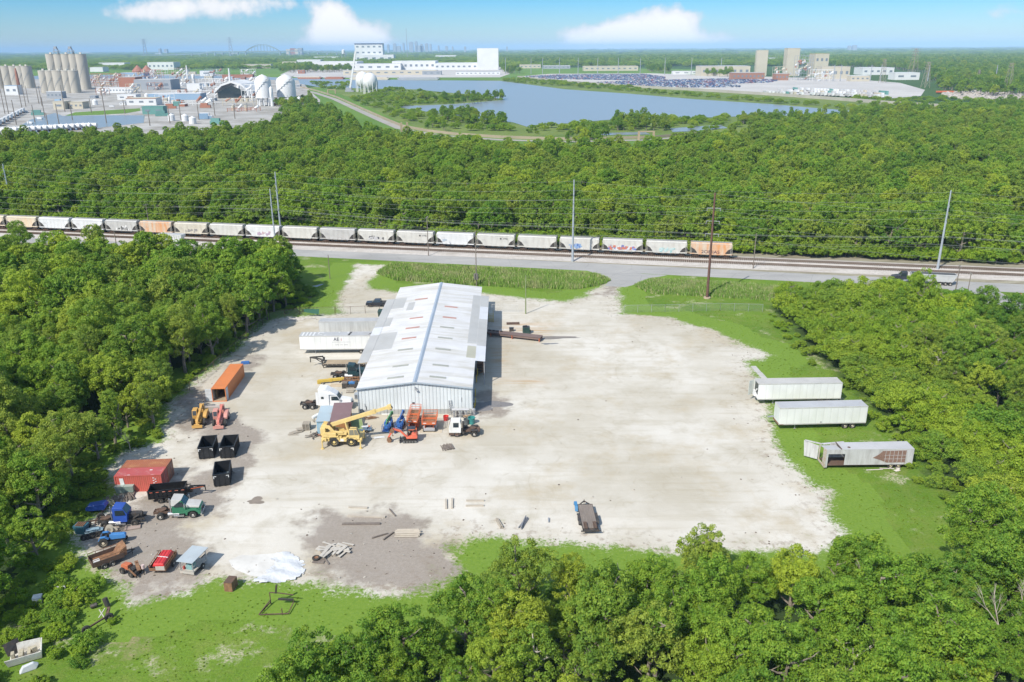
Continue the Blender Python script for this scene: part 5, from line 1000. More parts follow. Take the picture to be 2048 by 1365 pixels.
part(r, 'boom', exM, lambda m: (m.bar((.6, .1, .95), (1.5, .1, 1.95), .2, .3), m.bar((1.45, .1, 1.9), (2.6, .1, 2.35), .2, .28))); part(r, 'dipper_arm', exM, lambda m: m.bar((2.5, .1, 2.4), (3.45, .1, .85), .18, .26)); part(r, 'arm_cylinder', chrM, lambda m: (m.cyl((1.2, .1, 2.0), (2.3, .1, 2.65), .05, n=6), m.cyl((2.75, .1, 2.6), (3.4, .1, 1.4), .05, n=6)))
part(r, 'bucket', rustM, lambda m: m.prism([(3.5, .95), (3.15, .75), (2.95, .35), (3.1, .05), (3.5, 0), (3.75, .45)], -.2, .42))
# --- red tub, teal tubs, racks, ladder
q = G(891.5, 843); r = thing('plastic_tub', 'bright red round tub right of the orange scissor lifts', 'tub', (q[0], q[1] + .5, 0)); part(r, 'tub', paint('tub_red', (.70, .025, .015), .4, (.4, .05, .05), .3, 3), lambda m: m.lathe((0, 0, 0), [(.42, 0), (.47, .75), (.5, .75), (.5, .8), (.44, .8), (.40, .1)], 20))
q = G(943, 850); r = thing('plastic_tub', 'teal round tub behind the white yard tractor', 'tub', (q[0], q[1] + .5, 0)); part(r, 'tub', paint('tub_teal', (.02, .26, .25), .4, (.1, .2, .2), .3, 3), lambda m: (m.lathe((0, 0, 0), [(.5, 0), (.6, 1.1), (.64, 1.1), (.64, 1.16), (.56, 1.16), (.46, .1)], 20)))
q = G(933, 851); r = thing('plastic_tub', 'dark grey tub next to the teal one', 'tub', (q[0], q[1] + .4, 0)); part(r, 'tub', paint('tub_grey', (.10, .12, .13), .5), lambda m: m.lathe((0, 0, 0), [(.42, 0), (.5, .95), (.53, .95), (.53, 1.0), (.46, 1.0), (.4, .1)], 16))
q = G(921, 838); r = thing('cylinder_rack', 'pipe rack holding grey gas cylinders against the front wall', 'rack', (q[0], q[1] + .5, 0)); part(r, 'frame', chrM, lambda m: [m.bar(a_, b_, .06) for a_, b_ in (((-1.5, -.4, 0), (-1.5, -.4, 1.5)), ((1.5, -.4, 0), (1.5, -.4, 1.5)), ((-1.5, .4, 0), (-1.5, .4, 1.5)), ((1.5, .4, 0), (1.5, .4, 1.5)), ((-1.5, -.4, 1.5), (1.5, -.4, 1.5)), ((-1.5, .4, 1.5), (1.5, .4, 1.5)), ((-1.5, -.4, .7), (1.5, -.4, .7)), ((-1.5, -.4, 1.5), (-1.5, .4, 1.5)), ((1.5, -.4, 1.5), (1.5, .4, 1.5)))])
for i in range(5): part(r, 'cylinder', [steelM, paint('cyl_dark', (.07, .07, .09), .5)][i % 2], lambda m: m.lathe((-1.1 + i * .52, 0, 0), [(.18, 0), (.18, 1.05), (.1, 1.2), (.04, 1.32)], 10))
part(r, 'shelf_pipe', steelM, lambda m: [m.cyl((-1.5, -.3 + j * .15, 1.56), (1.5, -.3 + j * .15, 1.56), .05, n=6) for j in range(5)])
q = G(901, 831); r = thing('ladder', 'aluminium ladder leaning on the front wall', 'ladder', (q[0], q[1], 0)); part(r, 'rails', chrM, lambda m: [m.bar((s, 0, 0), (s, .55, 2.6), .07) for s in (-.25, .25)]); part(r, 'rungs', chrM, lambda m: [m.bar((-.25, .55 * t, 2.6 * t), (.25, .55 * t, 2.6 * t), .05) for t in np.linspace(.06, .96, 8)])
q = G(947, 832); r = thing('drum', 'upright grey drum at the right front corner of the warehouse', 'drum', (q[0], q[1] + .3, 0)); part(r, 'drum', steelM, lambda m: m.lathe((0, 0, 0), [(.35, 0), (.37, .3), (.35, .6), (.37, .9), (.35, 1.15), (.1, 1.3)], 14))
q = G(937, 838); boards('timber_offcuts', 'tan timber offcuts beside the gas cylinder rack', (q[0], q[1], 0), 0, [(rnd.uniform(-.5, .5), rnd.uniform(-.3, .5), .12 + k * .08, rnd.uniform(.7, 1.3), .15, .1, rnd.uniform(0, 2), rnd.uniform(-.2, .3)) for k in range(8)], paint('tan_timber', (.5, .34, .2), .8, (.35, .25, .15), .4, 3))
q = G(774, 831); r = thing('panel_sheet', 'white panel leaning against the front wall behind the green boom lift', 'panel', (q[0], q[1] + .3, 0)); part(r, 'panel', whiteM, lambda m: m.hexa([(-1, 0, 0), (1, 0, 0), (1, .06, 0), (-1, .06, 0)], [(-1, .35, 1.3), (1, .35, 1.3), (1, .41, 1.3), (-1, .41, 1.3)]))
q = G(742, 838); boards('scrap_metal', 'rusty scrap bars below the crane boom by the wall', (q[0], q[1], 0), 0, [(rnd.uniform(-.8, .8), rnd.uniform(-.4, .4), .06 + k * .03, rnd.uniform(.8, 1.8), .08, .08, rnd.uniform(-.5, .5), 0) for k in range(9)], rustM, 'scrap')
q = G(806, 834); boards('pipe_run', 'long pale pipes lying along the foot of the front wall', (q[0] + 1, q[1] + .2, 0), 0, [(-1 + k * .9, .1 * k - .2, .1, 5.5, .1, .1, .01 * k, 0) for k in range(4)], paint('pale_pipe', (.5, .45, .36), .6, (.4, .2, .1), .4, 2), 'pipes', )
# --- yard tractor
a = G(*Z1(1207, 1143)); b = G(*Z1(1325, 1146)); wbx = b[0] - a[0]; ytM = paint('yard_white', (.68, .68, .66), .45, (.45, .42, .35), .4, 1.5)
r = thing('yard_tractor', 'white yard tractor with a square cab facing left', 'tractor unit', ((a[0] + b[0]) / 2, a[1] + 1.1, 0), math.pi); f = wbx / 2
part(r, 'frame', rustD, lambda m: (m.box(-f - .9, f + .9, -.45, .45, .6, .95), m.box(-f - .9, -.2, -.9, .9, .9, 1.0), m.box(f - .6, f + 1.3, -1.1, 1.1, .35, .8))); part(r, 'cab', ytM, lambda m: m.prism([(f - .7, .8), (f + 1.25, .8), (f + 1.3, 1.7), (f + .95, 2.9), (f - .6, 2.95), (f - .75, 2.2)], -.35, 1.15, [0, 0, 0, .05, .05, 0]), bevel=.05)
part(r, 'engine_hood', ytM, lambda m: m.box(f - .6, f + 1.1, -1.1, -.36, .8, 1.5), bevel=.05)
part(r, 'windshield', glass(), lambda m: m.panel([(f + 1.3, -.3, 1.75), (f + 1.3, 1.1, 1.75), (f + .97, 1.05, 2.85), (f + .97, -.25, 2.85)], .05, .95, .03, .95, .02)); part(r, 'side_window', glass(), lambda m: m.box(f - .35, f + .55, 1.13, 1.165, 1.8, 2.6)); part(r, 'rear_window', glass(), lambda m: m.box(f - .78, f - .72, .0, .9, 1.9, 2.6))
part(r, 'fifth_wheel', rustD, lambda m: (m.cyl((-f + .2, 0, 1.1), (-f + .2, 0, 1.22), .5, n=14), m.prism([(-f - 1.0, .9), (-f + .2, 1.1), (-f + .2, 1.0), (-f - .9, .7)], -.5, .5))); part(r, 'tank', chasM, lambda m: (m.box(-.3, f - .9, -1.0, -.5, .5, 1.2), m.box(.2, f - .9, .5, 1.0, .5, .95), m.cyl((f - 1.0, .9, 1.0), (f - 1.0, .9, 2.8), .09), m.box(f - 1.2, f - .9, -.5, .5, 1.0, 2.2)))
wheel(r, f, .95, .5, .32, paint('rim_redwhite', (.55, .35, .35), .5, (.6, .6, .58), .8, 9), 1); wheel(r, f, -.95, .5, .32, rimW, -1)
for s in (-1, 1): wheel(r, -f, s * .9, .52, .55, rimW, s)
part(r, 'fender', chasM, lambda m: [m.prism([(-f - .75, .9), (-f - .5, 1.2), (-f + .5, 1.2), (-f + .75, .9), (-f + .7, .9), (-f + .45, 1.13), (-f - .45, 1.13), (-f - .7, .9)], *sorted((s * .6, s * 1.2))) for s in (-1, 1)])
q = G(895, 896); logs('pole_bundle', 'heap of brown poles in front of the white yard tractor', (q[0], q[1], 0), 1.95, 22, 1.9, .07, 13, woodD, jit=.12)
# --- green lidded skip, blue frames, white board
q = G(715, 859); r = thing('green_skip', 'olive green slant topped skip behind the crane cab', 'skip', (q[0], q[1], 0), .30); gsM = paint('olive_green', (.20, .28, .10), .6, (.3, .33, .2), .4, 1.5)
part(r, 'body', gsM, lambda m: m.hexa([(-.9, -1.1, 0), (.9, -1.1, 0), (.9, 1.3, 0), (-.9, 1.3, 0)], [(-.9, -1.1, .5), (.9, -1.1, .5), (.9, 1.3, 1.2), (-.9, 1.3, 1.2)])); part(r, 'rim', paint('olive_pale', (.30, .36, .18), .6), lambda m: (m.bar((-.9, -1.1, .53), (-.9, 1.3, 1.23), .08), m.bar((.9, -1.1, .53), (.9, 1.3, 1.23), .08)))
q = G(732, 865); r = thing('small_trailer', 'small blue and grey trailer frame between the skip and the lifts', 'trailer', (q[0], q[1] + .3, 0), .1); part(r, 'frame', paint('frame_bluegrey', (.12, .20, .30), .6, (.3, .3, .3), .5, 3), lambda m: (m.box(-.9, .9, -.5, .5, .4, .5), m.bar((-.9, 0, .45), (-1.7, 0, .4), .08), m.box(-.5, .2, -.3, .3, .5, .8), m.bar((.4, -.4, .5), (.9, .3, .9), .1))); part(r, 'load', whiteM, lambda m: (m.ob((-.2, .2, .86), (1.1, .5, .06), .3, .1))); part(r, 'tray', orM, lambda m: m.box(-.1, .6, .7, 1.1, .3, .55))
for s in (-1, 1): wheel(r, .1, s * .6, .28, .16, rimD, s)
q = G(759, 876); boards('white_board', 'white board lying left of the excavator bucket', (q[0], q[1], 0), .25, [(0, 0, .1, 1.7, .6, .08, .1, .06), (-.9, .1, .1, .8, .1, .1, .3, 0), (-.6, -.2, .1, .6, .1, .1, .6, 0)], whiteM, 'board')
q = G(787, 863); r = thing('blue_cone', 'small dark blue drum left of the excavator arm', 'drum', (q[0] + .4, q[1] - .8, 0)); part(r, 'drum', paint('navy', (.02, .04, .15), .5), lambda m: m.cyl((0, 0, 0), (.05, 0, .5), .18))
# --- beams, boxes and utility poles right of the warehouse
a = G(*(900 + 370 / 5.12, 580 + 470 / 5.12)); b = G(1083, 684); q = ((a[0] + b[0]) / 2, (a[1] + b[1]) / 2 + .6); L = math.hypot(b[0] - a[0], b[1] - a[1]); bmb = paint('beam_brown', (.17, .115, .10), .6, (.25, .18, .15), .4, 1, streak=(.2, 3, 1))
r = thing('steel_beam_stack', 'long stack of brown steel sections reaching out from the right canopy', 'steel beams', (q[0], q[1], 0), math.atan2(b[1] - a[1], b[0] - a[0]))
for i in range(5): part(r, 'beam', bmb, lambda m: (m.box(-L / 2 + (.5 if i > 2 else 0), L / 2, -.95 + i * .4, -.62 + i * .4, .5, .55), m.box(-L / 2, L / 2, -.95 + i * .4, -.62 + i * .4, .95, 1.0), m.box(-L / 2, L / 2, -.82 + i * .4, -.76 + i * .4, .55, .95)))
for x in (-L / 2 + 1.5, L / 2 - .2, 0): part(r, 'stand', orM, lambda m: (m.box(x - .1, x + .1, -1.1, 1.2, .35, .5), m.bar((x, -1.05, 0), (x, -1.05, .9), .1), m.bar((x, 1.15, 0), (x, 1.15, .9), .1)))
part(r, 'crosspiece', chasM, lambda m: [m.ob((-L / 2 + .8 + i * .9, .3, 1.1), (.5, .25, .2), .3 * i) for i in range(4)])
q = G(1052.5, 669); r = thing('metal_tank', 'dark green open metal tank beyond the beam stack', 'tank', (q[0], q[1] + .8, 0), .03); dg2 = paint('tank_green', (.02, .06, .05), .5, (.08, .1, .09), .4, 2); part(r, 'body', dg2, lambda m: (m.box(-.8, .8, -.75, .75, 0, 1.5)), bevel=.03); part(r, 'lid', paint('tank_lid', (.02, .02, .02), .4), lambda m: (m.box(-.7, .7, -.65, .65, 1.5, 1.55), m.ob((-.2, .3, 1.62), (.9, .5, .12), .3), m.box(.8, 1.0, -.4, .1, .3, .8)))
q = G(1023, 664); r = thing('metal_box', 'small black metal box left of the dark green tank', 'box', (q[0], q[1] + .5, 0)); part(r, 'body', chasM, lambda m: m.box(-.5, .5, -.4, .4, 0, .75), bevel=.03); part(r, 'lid', paint('tank_lid', (.02, .02, .02), .4), lambda m: m.box(-.53, .53, -.43, .43, .75, .8))
q = G(1026, 648); r = thing('steel_plate', 'flat rusty steel grating beyond the black box', 'grating', (q[0], q[1], 0), .03); part(r, 'bars', rustD, lambda m: [m.box(-1.5, 1.5, -.7 + i * .28, -.56 + i * .28, .03, .12) for i in range(6)] + [m.box(x - .05, x + .05, -.7, .85, .12, .16) for x in (-1.4, 0, 1.4)])
q = G(960.5, 750); r = thing('stacked_rack', 'brown timber and steel rack under the front end of the right canopy', 'rack', (q[0], q[1] + 1.4, 0)); part(r, 'frame', rustM, lambda m: [m.bar((x, y, 0), (x, y, 2.3), .1) for x in (-.6, .6) for y in (-1.5, 0, 1.5)] + [m.box(-.6, .6, -1.5, 1.5, z, z + .08) for z in (.5, 1.1, 1.7, 2.25)]); part(r, 'stock', woodD, lambda m: [m.box(-.5 + i * .25, -.35 + i * .25, -1.4, 1.5, z + .08, z + .25) for i in range(4) for z in (.5, 1.1, 1.7)])
# ============================================================ left edge of the yard
q0 = G(425.7, 804); q1 = G(489.5, 752.5); q2 = G(454, 803); yw = math.atan2(q1[1] - q2[1], q1[0] - q2[0]) + math.pi; mid = ((q0[0] + q2[0]) / 2, (q0[1] + q2[1]) / 2)
ocM = corr('container_orange', (.62, .20, .06), .28, 'X', .55, (.40, .17, .09), .4, .7, 0, None, .04, .18)
L = 12.19; c_ = (mid[0] - math.cos(yw) * L / 2, mid[1] - math.sin(yw) * L / 2)
r = container('long orange shipping container standing open toward the camera', c_, yw, L, 2.6, ocM, ocM, doors='open'); h = L / 2
dM = corr('container_door_pale', (.52, .54, .56), .28, 'Z', .55, (.4, .35, .3), .4, 1, 0, None, .03, .25)
part(r, 'door', dM, lambda m: m.box(h - .05, h, -2.4 - 1.22, -1.25 + .03 - 0 - .0, .15, 2.5) if False else m.ob((h + .02, -1.25 - .6, 1.32), (.06, 1.18, 2.35), -.06)); part(r, 'door', dM, lambda m: m.box(h - 1.2, h - .02, 1.26, 1.31, .15, 2.5))
part(r, 'lining', paint('container_lining', (.42, .40, .36), .8, (.3, .28, .25), .4, 1), lambda m: (m.box(-h + .1, h - .1, -1.155, -1.12, .2, 2.5), m.box(-h + .1, h - .1, 1.12, 1.155, .2, 2.5))); part(r, 'loose_panel', paint('ply_inside', (.35, .27, .15), .8), lambda m: m.ob((h - 2.2, -.95, 1.1), (2.6, .04, 1.9), .12, .3))
# telehandlers
def telehandler(label, q, yaw, c, c2=None):
    r = thing('telehandler', label, 'telehandler', (q[0], q[1], 0), yaw); c2 = c2 or c
    part(r, 'chassis', c, lambda m: (m.box(-2.3, 1.9, -.5, .5, .6, 1.15), m.box(-2.5, -1.7, -.95, .95, .7, 1.5)), bevel=.04); part(r, 'engine_cover', c, lambda m: m.prism([(-1.6, .85), (.7, .85), (.7, 1.3), (-.2, 1.65), (-1.6, 1.7)], .45, 1.15), bevel=.06)
    cbn = part(r, 'cab', c, lambda m: (m.prism([(-.9, .8), (.6, .8), (.7, 1.5), (.45, 2.4), (-.8, 2.45), (-.95, 1.6)], -1.15, -.35), ), bevel=.04); part(cbn, 'window', glass('cab_glass_dark', (.05, .045, .035)), lambda m: (m.box(-.75, .5, -1.175, -1.14, 1.55, 2.25), m.panel([(.7, -1.1, 1.5), (.7, -.4, 1.5), (.46, -.4, 2.35), (.46, -1.1, 2.35)], .06, .94, .05, .95, .02)))
    part(r, 'boom', c2, lambda m: (m.bar((-2.1, .0, 2.35), (1.9, .0, 1.45), .36, .42), m.bar((1.7, .0, 1.5), (2.8, .0, 1.1), .28, .32), m.bar((2.7, 0, 1.25), (2.95, 0, .4), .3, .3))); part(r, 'boom_mount', c, lambda m: (m.box(-2.4, -1.8, -.35, -.22, 1.2, 2.5), m.box(-2.4, -1.8, .22, .35, 1.2, 2.5), m.cyl((-.4, 0, 1.1), (1.0, 0, 1.55), .1)))
    part(r, 'carriage', c, lambda m: (m.box(2.95, 3.1, -.85, .85, .25, .75), m.box(3.0, 3.12, -.45, .45, .75, 1.0)), bevel=.03)
    for x in (-1.5, 1.35):
        for s in (-1, 1): wheel(r, x, s * .95, .62, .42, rimD if s < 0 else rimW, s)
    return r
q, yw, L = ab((409, 828), (395, 861)); telehandler('amber telehandler nearest the trees, left of the pink one', q, yw - .02, paint('amber_paint', (.60, .33, .06), .5, (.35, .22, .08), .4, 2))
q, yw, L = ab((450, 828), (436, 864)); telehandler('faded pink and red telehandler right of the amber one', q, yw, paint('faded_pink', (.60, .27, .22), .6, (.5, .15, .08), .5, 2), paint('faded_red', (.60, .15, .11), .6, (.6, .3, .25), .5, 2))
q = G(429, 822); r = thing('concrete_block', 'long pinkish concrete block behind the telehandlers', 'block', (q[0], q[1], 0), .03); part(r, 'block', paint('block_pink', (.42, .37, .34), .9, (.3, .25, .22), .5, 1), lambda m: m.box(-1.5, 1.5, -.3, .35, 0, .9), bevel=.03); part(r, 'bracket', chasM, lambda m: m.box(1.5, 1.75, -.3, .35, 0, 1.1))
q = G(491, 728); r = thing('blue_box', 'small blue box behind the far end of the orange container', 'box', (q[0], q[1], 0), .2); part(r, 'box', bluM, lambda m: m.box(-.8, .8, -.35, .35, 0, .5), bevel=.03)
# bins
def bin_at(lab, fl, fr, depth, first=None):
    a = G(*fl); b = G(*fr); w = math.hypot(b[0] - a[0], b[1] - a[1]); yw = math.atan2(b[1] - a[1], b[0] - a[0]) - math.pi / 2 + .0; mx, my = (a[0] + b[0]) / 2, (a[1] + b[1]) / 2
    loc = (mx - math.cos(yw) * depth / 2, my - math.sin(yw) * depth / 2, 0)
    if first is None: return roll_bin(lab, loc, yw, depth, w, 1.95, group='black open roll off bins')
    return dup(first, loc, yw, lab)
b1 = bin_at('black open bin nearest the pink telehandler, left of a pair', (398.5, 920), (428.5, 917.5), 4.2); bin_at('black open bin on the right of the rear pair', (441, 918.5), (470.5, 916.5), 4.2, b1); bin_at('black open bin standing alone in front of the pair', (429, 975.5), (461, 971.5), 4.2, b1)
# red containers
rcM = corr('container_red', (.50, .10, .075), .28, 'X', .6, (.30, .10, .06), .5, 1.1, 0, (1, 1, .3), .04, .3); rtM = paint('container_red_roof', (.45, .07, .07), .55, (.58, .50, .48), .75, .9, streak=(.8, 2, 1), thr=.55); rrM = corr('container_rust_roof', (.34, .12, .06), .28, 'X', .7, (.46, .24, .10), .6, 1, 0, None, .03, .35)
a = G(*Z2(318, 480), 2.6); b = G(*Z2(648, 468), 2.6); yw = math.atan2(b[1] - a[1], b[0] - a[0]); L = math.hypot(b[0] - a[0], b[1] - a[1]); cx, cy = (a[0] + b[0]) / 2, (a[1] + b[1]) / 2; nx, ny = -math.sin(yw), math.cos(yw)
r = container('red shipping container with a white patch, in front of the rusty one', (cx + nx * 1.25, cy + ny * 1.25), yw, L, 2.6, rcM, rtM)
part(r, 'white_patch', whiteM, lambda m: m.hexa([(-L / 2 + .75, -1.285, .35), (-L / 2 + 1.35, -1.285, .35), (-L / 2 + 1.35, -1.26, .35), (-L / 2 + .75, -1.26, .35)], [(-L / 2 + .6, -1.285, 2.25), (-L / 2 + 1.15, -1.285, 2.25), (-L / 2 + 1.15, -1.26, 2.25), (-L / 2 + .6, -1.26, 2.25)])); part(r, 'markings', whiteM, lambda m: [m.box(L / 2 - 1.15 + (i % 2) * .28, L / 2 - .95 + (i % 2) * .28, -1.275, -1.26, 2.1 - i * .2, 2.22 - i * .2) for i in range(5)] + [m.box(-1.5, -1.15, -1.0, -.9, 2.60, 2.62), m.box(1.2, 1.6, .3, .5, 2.6, 2.62)])
r = container('rust brown shipping container behind the red one', (cx + nx * 3.75, cy + ny * 3.75), yw, L, 2.6, corr('container_rust', (.34, .13, .07), .28, 'X', .7, (.2, .1, .06), .5, 1, 0, None, .04, .3), rrM)
q = G(*Z2(390, 608)); r = thing('green_skip', 'small pale green skip in front of the red container', 'skip', (q[0], q[1] + .8, 0), yw); pgM = paint('pale_green', (.24, .32, .27), .6, (.3, .32, .3), .5, 2); part(r, 'body', pgM, lambda m: m.hexa([(-1.2, -.6, .1), (1.2, -.6, .1), (1.2, .6, .1), (-1.2, .6, .1)], [(-1.3, -.8, 1.2), (1.3, -.8, 1.2), (1.3, .8, 1.2), (-1.3, .8, 1.2)])); part(r, 'lid', paint('pale_green_lid', (.30, .38, .34), .5, (.3, .3, .3), .4, 1), lambda m: (m.box(-1.3, -.02, -.8, .8, 1.2, 1.26), m.box(.02, 1.3, -.8, .8, 1.2, 1.26)))
q = G(*Z2(345, 655)); logs('pipe_pile', 'spread of brown poles on the ground behind the blue truck', (q[0], q[1] + .5, 0), 2.0, 34, 2.6, .07, 26, woodD, jit=.3)
q = G(*Z2(300, 690)); boards('yellow_bars', 'pale yellow bars lying over the poles behind the blue truck', (q[0], q[1], 0), -.7, [(0, .2, .5, 2.4, .14, .1, 0, 0), (.2, -.25, .5, 2.2, .12, .1, .1, .0), (-.6, 0, .3, .9, .9, .5, .2, 0)], paint('pale_yellow', (.58, .50, .28), .6, (.4, .3, .2), .4, 2), 'bars')
# black gooseneck dump trailer
a = G(*Z2(565, 680)); q, yw, L = ab(Z2(553, 592), Z2(822, 566), 1.9); r = thing('dump_trailer', 'black high sided gooseneck dump trailer behind the green truck', 'trailer', (q[0] - math.sin(yw) * 1.05, q[1] + math.cos(yw) * 1.05, 0), yw); h = L / 2; bk = paint('trailer_black', (.012, .012, .014), .35, (.05, .045, .04), .3, 2)
part(r, 'box', bk, lambda m: (m.box(-h, h, -1.05, -.99, .65, 1.9), m.box(-h, h, .99, 1.05, .65, 1.9), m.box(-h, -h + .06, -.98, .98, .65, 1.9), m.box(h - .06, h, -.98, .98, .65, 2.0), m.box(-h + .06, h - .06, -.98, .98, .65, .75))); part(r, 'rim_and_ribs', bk, lambda m: [m.box(-h - .05, h + .05, s * 1.05 - .05, s * 1.05 + .05, 1.9, 2.0) for s in (-1, 1)] + [m.box(x - .05, x + .05, *sorted((s * 1.05, s * 1.13)), .7, 1.9) for x in np.linspace(-h + .2, h - .2, 9) for s in (-1, 1)])
part(r, 'marker_tape', paint('tape_red', (.65, .12, .05), .4, (.7, .65, .6), .9, 3, thr=.48), lambda m: [m.box(-h + .3 + i * .85, -h + .7 + i * .85, -1.06 - .08, -1.05 - .075, 1.72, 1.80) for i in range(6)])
part(r, 'frame', bk, lambda m: [(m.box(-h, h, s - .06, s + .06, .4, .65), m.bar((h - .1, s, .6), (h + .5, s * .9, 1.5), .14), m.bar((h + .4, s * .9, 1.45), (h + 2.6, 0.15 * s, 1.5), .12, .2), m.bar((h, s, 1.7), (h + .6, s, 1.7), .1)) for s in (-.5, .5)] + [m.bar((h + 2.55, 0, 1.5), (h + 2.6, 0, .7), .12), m.box(h + .2, h + .9, -.45, .45, .9, 1.4)]); part(r, 'neck_tape', orM, lambda m: m.bar((h + .7, -.52, 1.48), (h + 2.4, -.26, 1.52), .03, .09)); part(r, 'fender', bk, lambda m: [m.prism([(-1.6, .7), (-1.3, .95), (.7, .95), (1.0, .7), (.9, .7), (.65, .9), (-1.25, .9), (-1.5, .7)], *sorted((s * 1.06, s * 1.35))) for s in (-1, 1)])
for x in (-.85, .1):
    for s in (-1, 1): wheel(r, x, s * 1.2, .4, .24, rimD, s)
# green and white truck
a = G(*Z2(663, 792)); b = G(*Z2(878, 778)); yw = math.atan2(b[1] - a[1], b[0] - a[0]); gg = paint('truck_green', (.02, .17, .085), .4, (.08, .15, .1), .35, 2); wg = paint('truck_offwhite', (.52, .51, .49), .5, (.35, .32, .28), .5, 1.5)
semi('old green truck tractor with a white cab roof and hood facing right', ((a[0] + b[0]) / 2 - math.sin(yw) * 1.05, (a[1] + b[1]) / 2 + math.cos(yw) * 1.05, 0), yw, gg, gg, wb=4.3, tandem=False, roofM_=wg, frameM=rustD)
tr = [o for o in D.objects if o.get('label', '').startswith('old green')][0]; part(tr, 'hood_top', wg, lambda m: m.prism([(1.18, 1.62), (3.0, 1.45), (3.08, 1.70), (1.18, 2.0)], -.84, .84, [-.04, -.02, 0, .0]), bevel=.04); part(tr, 'boom_pole', chrM, lambda m: m.bar((-1.0, .9, 1.4), (-.2, .9, 2.6), .1))
# blue truck, stripped
a = G(*Z2(235, 848)); q = (a[0] + 2.2, a[1] + 1.1); btM = paint('truck_blue', (.01, .07, .40), .35, (.03, .08, .25), .3, 2); yb = .12
r = semi('stripped blue cab truck with its engine exposed at the front', (q[0], q[1], 0), yb, btM, wb=3.9, tandem=False, hood=False, rims=rimD, frameM=chasM); f = 1.95
part(r, 'engine', chasM, lambda m: (m.box(f - .9, f + .7, -.35, .35, .9, 1.6), m.cyl((f + .7, 0, 1.2), (f + .8, 0, 1.2), .45), m.box(f - .6, f + .2, .35, .6, 1.1, 1.5), m.cyl((f - .2, -.5, 1.0), (f + .6, -.6, 1.5), .1), m.bar((f + .8, -.9, .7), (f + .8, .9, .7), .12)))
q = G(*Z2(190, 740)); r = thing('truck_hood', 'loose blue truck hood behind the stripped blue truck', 'truck hood', (q[0], q[1] + .5, 0), .1); part(r, 'shell', btM, lambda m: m.prism([(-1.3, .4), (1.1, .5), (1.4, .9), (1.1, 1.4), (-1.0, 1.1), (-1.4, .8)], -.8, .8, [0, 0, .1, .2, .2, .1]), bevel=.08); part(r, 'support', rustD, lambda m: (m.box(-1.0, -.8, -.6, .6, 0, .42), m.box(.7, .9, -.6, .6, 0, .5)))
q = G(*Z2(190, 815)); r = thing('axle_set', 'dark axles and dusty tyres left of the stripped blue truck', 'axles', (q[0], q[1], 0), .3); part(r, 'axle', rustD, lambda m: (m.bar((-1.0, -.2, .5), (1.1, .1, .5), .16), m.bar((0, -.8, .4), (.1, .9, .45), .14)))
for x, y in ((-.9, -.8), (.5, .8), (1.1, -.6)): wheel(r, x, y, .5, .3, rimD, -1)
# junk further down
q = G(*Z2(75, 895)); r = thing('blue_bin', 'teal blue bin with a rusty brown load at the edge of the trees', 'bin', (q[0], q[1] + .5, 0), -.1); part(r, 'bin', paint('bin_teal', (.03, .14, .20), .5, (.1, .12, .12), .4, 2), lambda m: (m.hexa([(-.65, -.5, 0), (.65, -.5, 0), (.65, .5, 0), (-.65, .5, 0)], [(-.8, -.6, 1.2), (.8, -.6, 1.2), (.8, .6, 1.2), (-.8, .6, 1.2)]))); part(r, 'load', rustM, lambda m: [m.ob((-.5 + i * .25, 0, 1.25), (.12, 1.0, .12), .1) for i in range(5)])
q = G(*Z2(190, 885)); r = thing('sheet_metal_pile', 'pile of pale blue sheet metal beside the blue bin', 'scrap', (q[0], q[1], 0), .3); part(r, 'sheets', paint('sheet_blue', (.22, .34, .42), .5, (.3, .35, .38), .5, 2), lambda m: [m.ob((rnd.uniform(-.6, .6), rnd.uniform(-.3, .3), .25 + k * .1, ), (1.6, .7, .04), rnd.uniform(-.4, .6), rnd.uniform(-.15, .2)) for k in range(6)]); part(r, 'bars', rustD, lambda m: [m.bar((-1.2 + i * .3, -.6, .1), (-.3 + i * .3, .5, .6), .05) for i in range(6)])
q = G(*Z2(170, 925)); r = thing('tyre_pile', 'row of dark tyres in front of the pale blue sheet metal', 'tyres', (q[0], q[1], 0), .4)
for i in range(5): wheel(r, -1.1 + i * .42, .05 * i, .42, .26, rimD, -1, 'tyre')
q = G(*Z2(310, 880)); r = thing('hose_reel', 'pale reel and tangled pipes below the stripped blue truck', 'reel', (q[0], q[1], 0), .2); part(r, 'reel', paint('reel_pale', (.5, .46, .38), .6, (.3, .25, .2), .4, 3), lambda m: (m.cyl((-.4, -.2, .55), (-.4, -.14, .55), .52, n=18), m.cyl((-.4, .25, .55), (-.4, .31, .55), .52, n=18), m.cyl((-.4, -.2, .55), (-.4, .3, .55), .25), m.cyl((.3, 0, .35), (.3, .06, .35), .33, n=16))); part(r, 'pipes', chasM, lambda m: [m.bar((.1 + i * .25, -.4, .1), (.8 + i * .2, .5, .35 + .1 * i), .06) for i in range(5)])
q = G(*Z2(450, 852)); r = thing('dusty_plate', 'dusty pinkish steel plate in front of the stripped blue truck', 'plate', (q[0], q[1], 0), .35); part(r, 'plate', paint('plate_pink', (.36, .28, .24), .8, (.25, .2, .18), .5, 2), lambda m: (m.box(-1.0, 1.0, -.45, .45, .05, .2), m.box(-.9, -.7, -.5, .5, .2, .3)))
q = G(*Z2(225, 990)); r = thing('farm_tractor', 'small blue farm tractor with cream wheels beside the rusty trailer', 'tractor', (q[0] + 1.0, q[1] + .9, 0), .22); tb = paint('tractor_blue', (.03, .20, .52), .4, (.05, .12, .25), .3, 2); crm = paint('rim_tractor', (.60, .52, .38), .6, (.35, .28, .2), .5, 3)
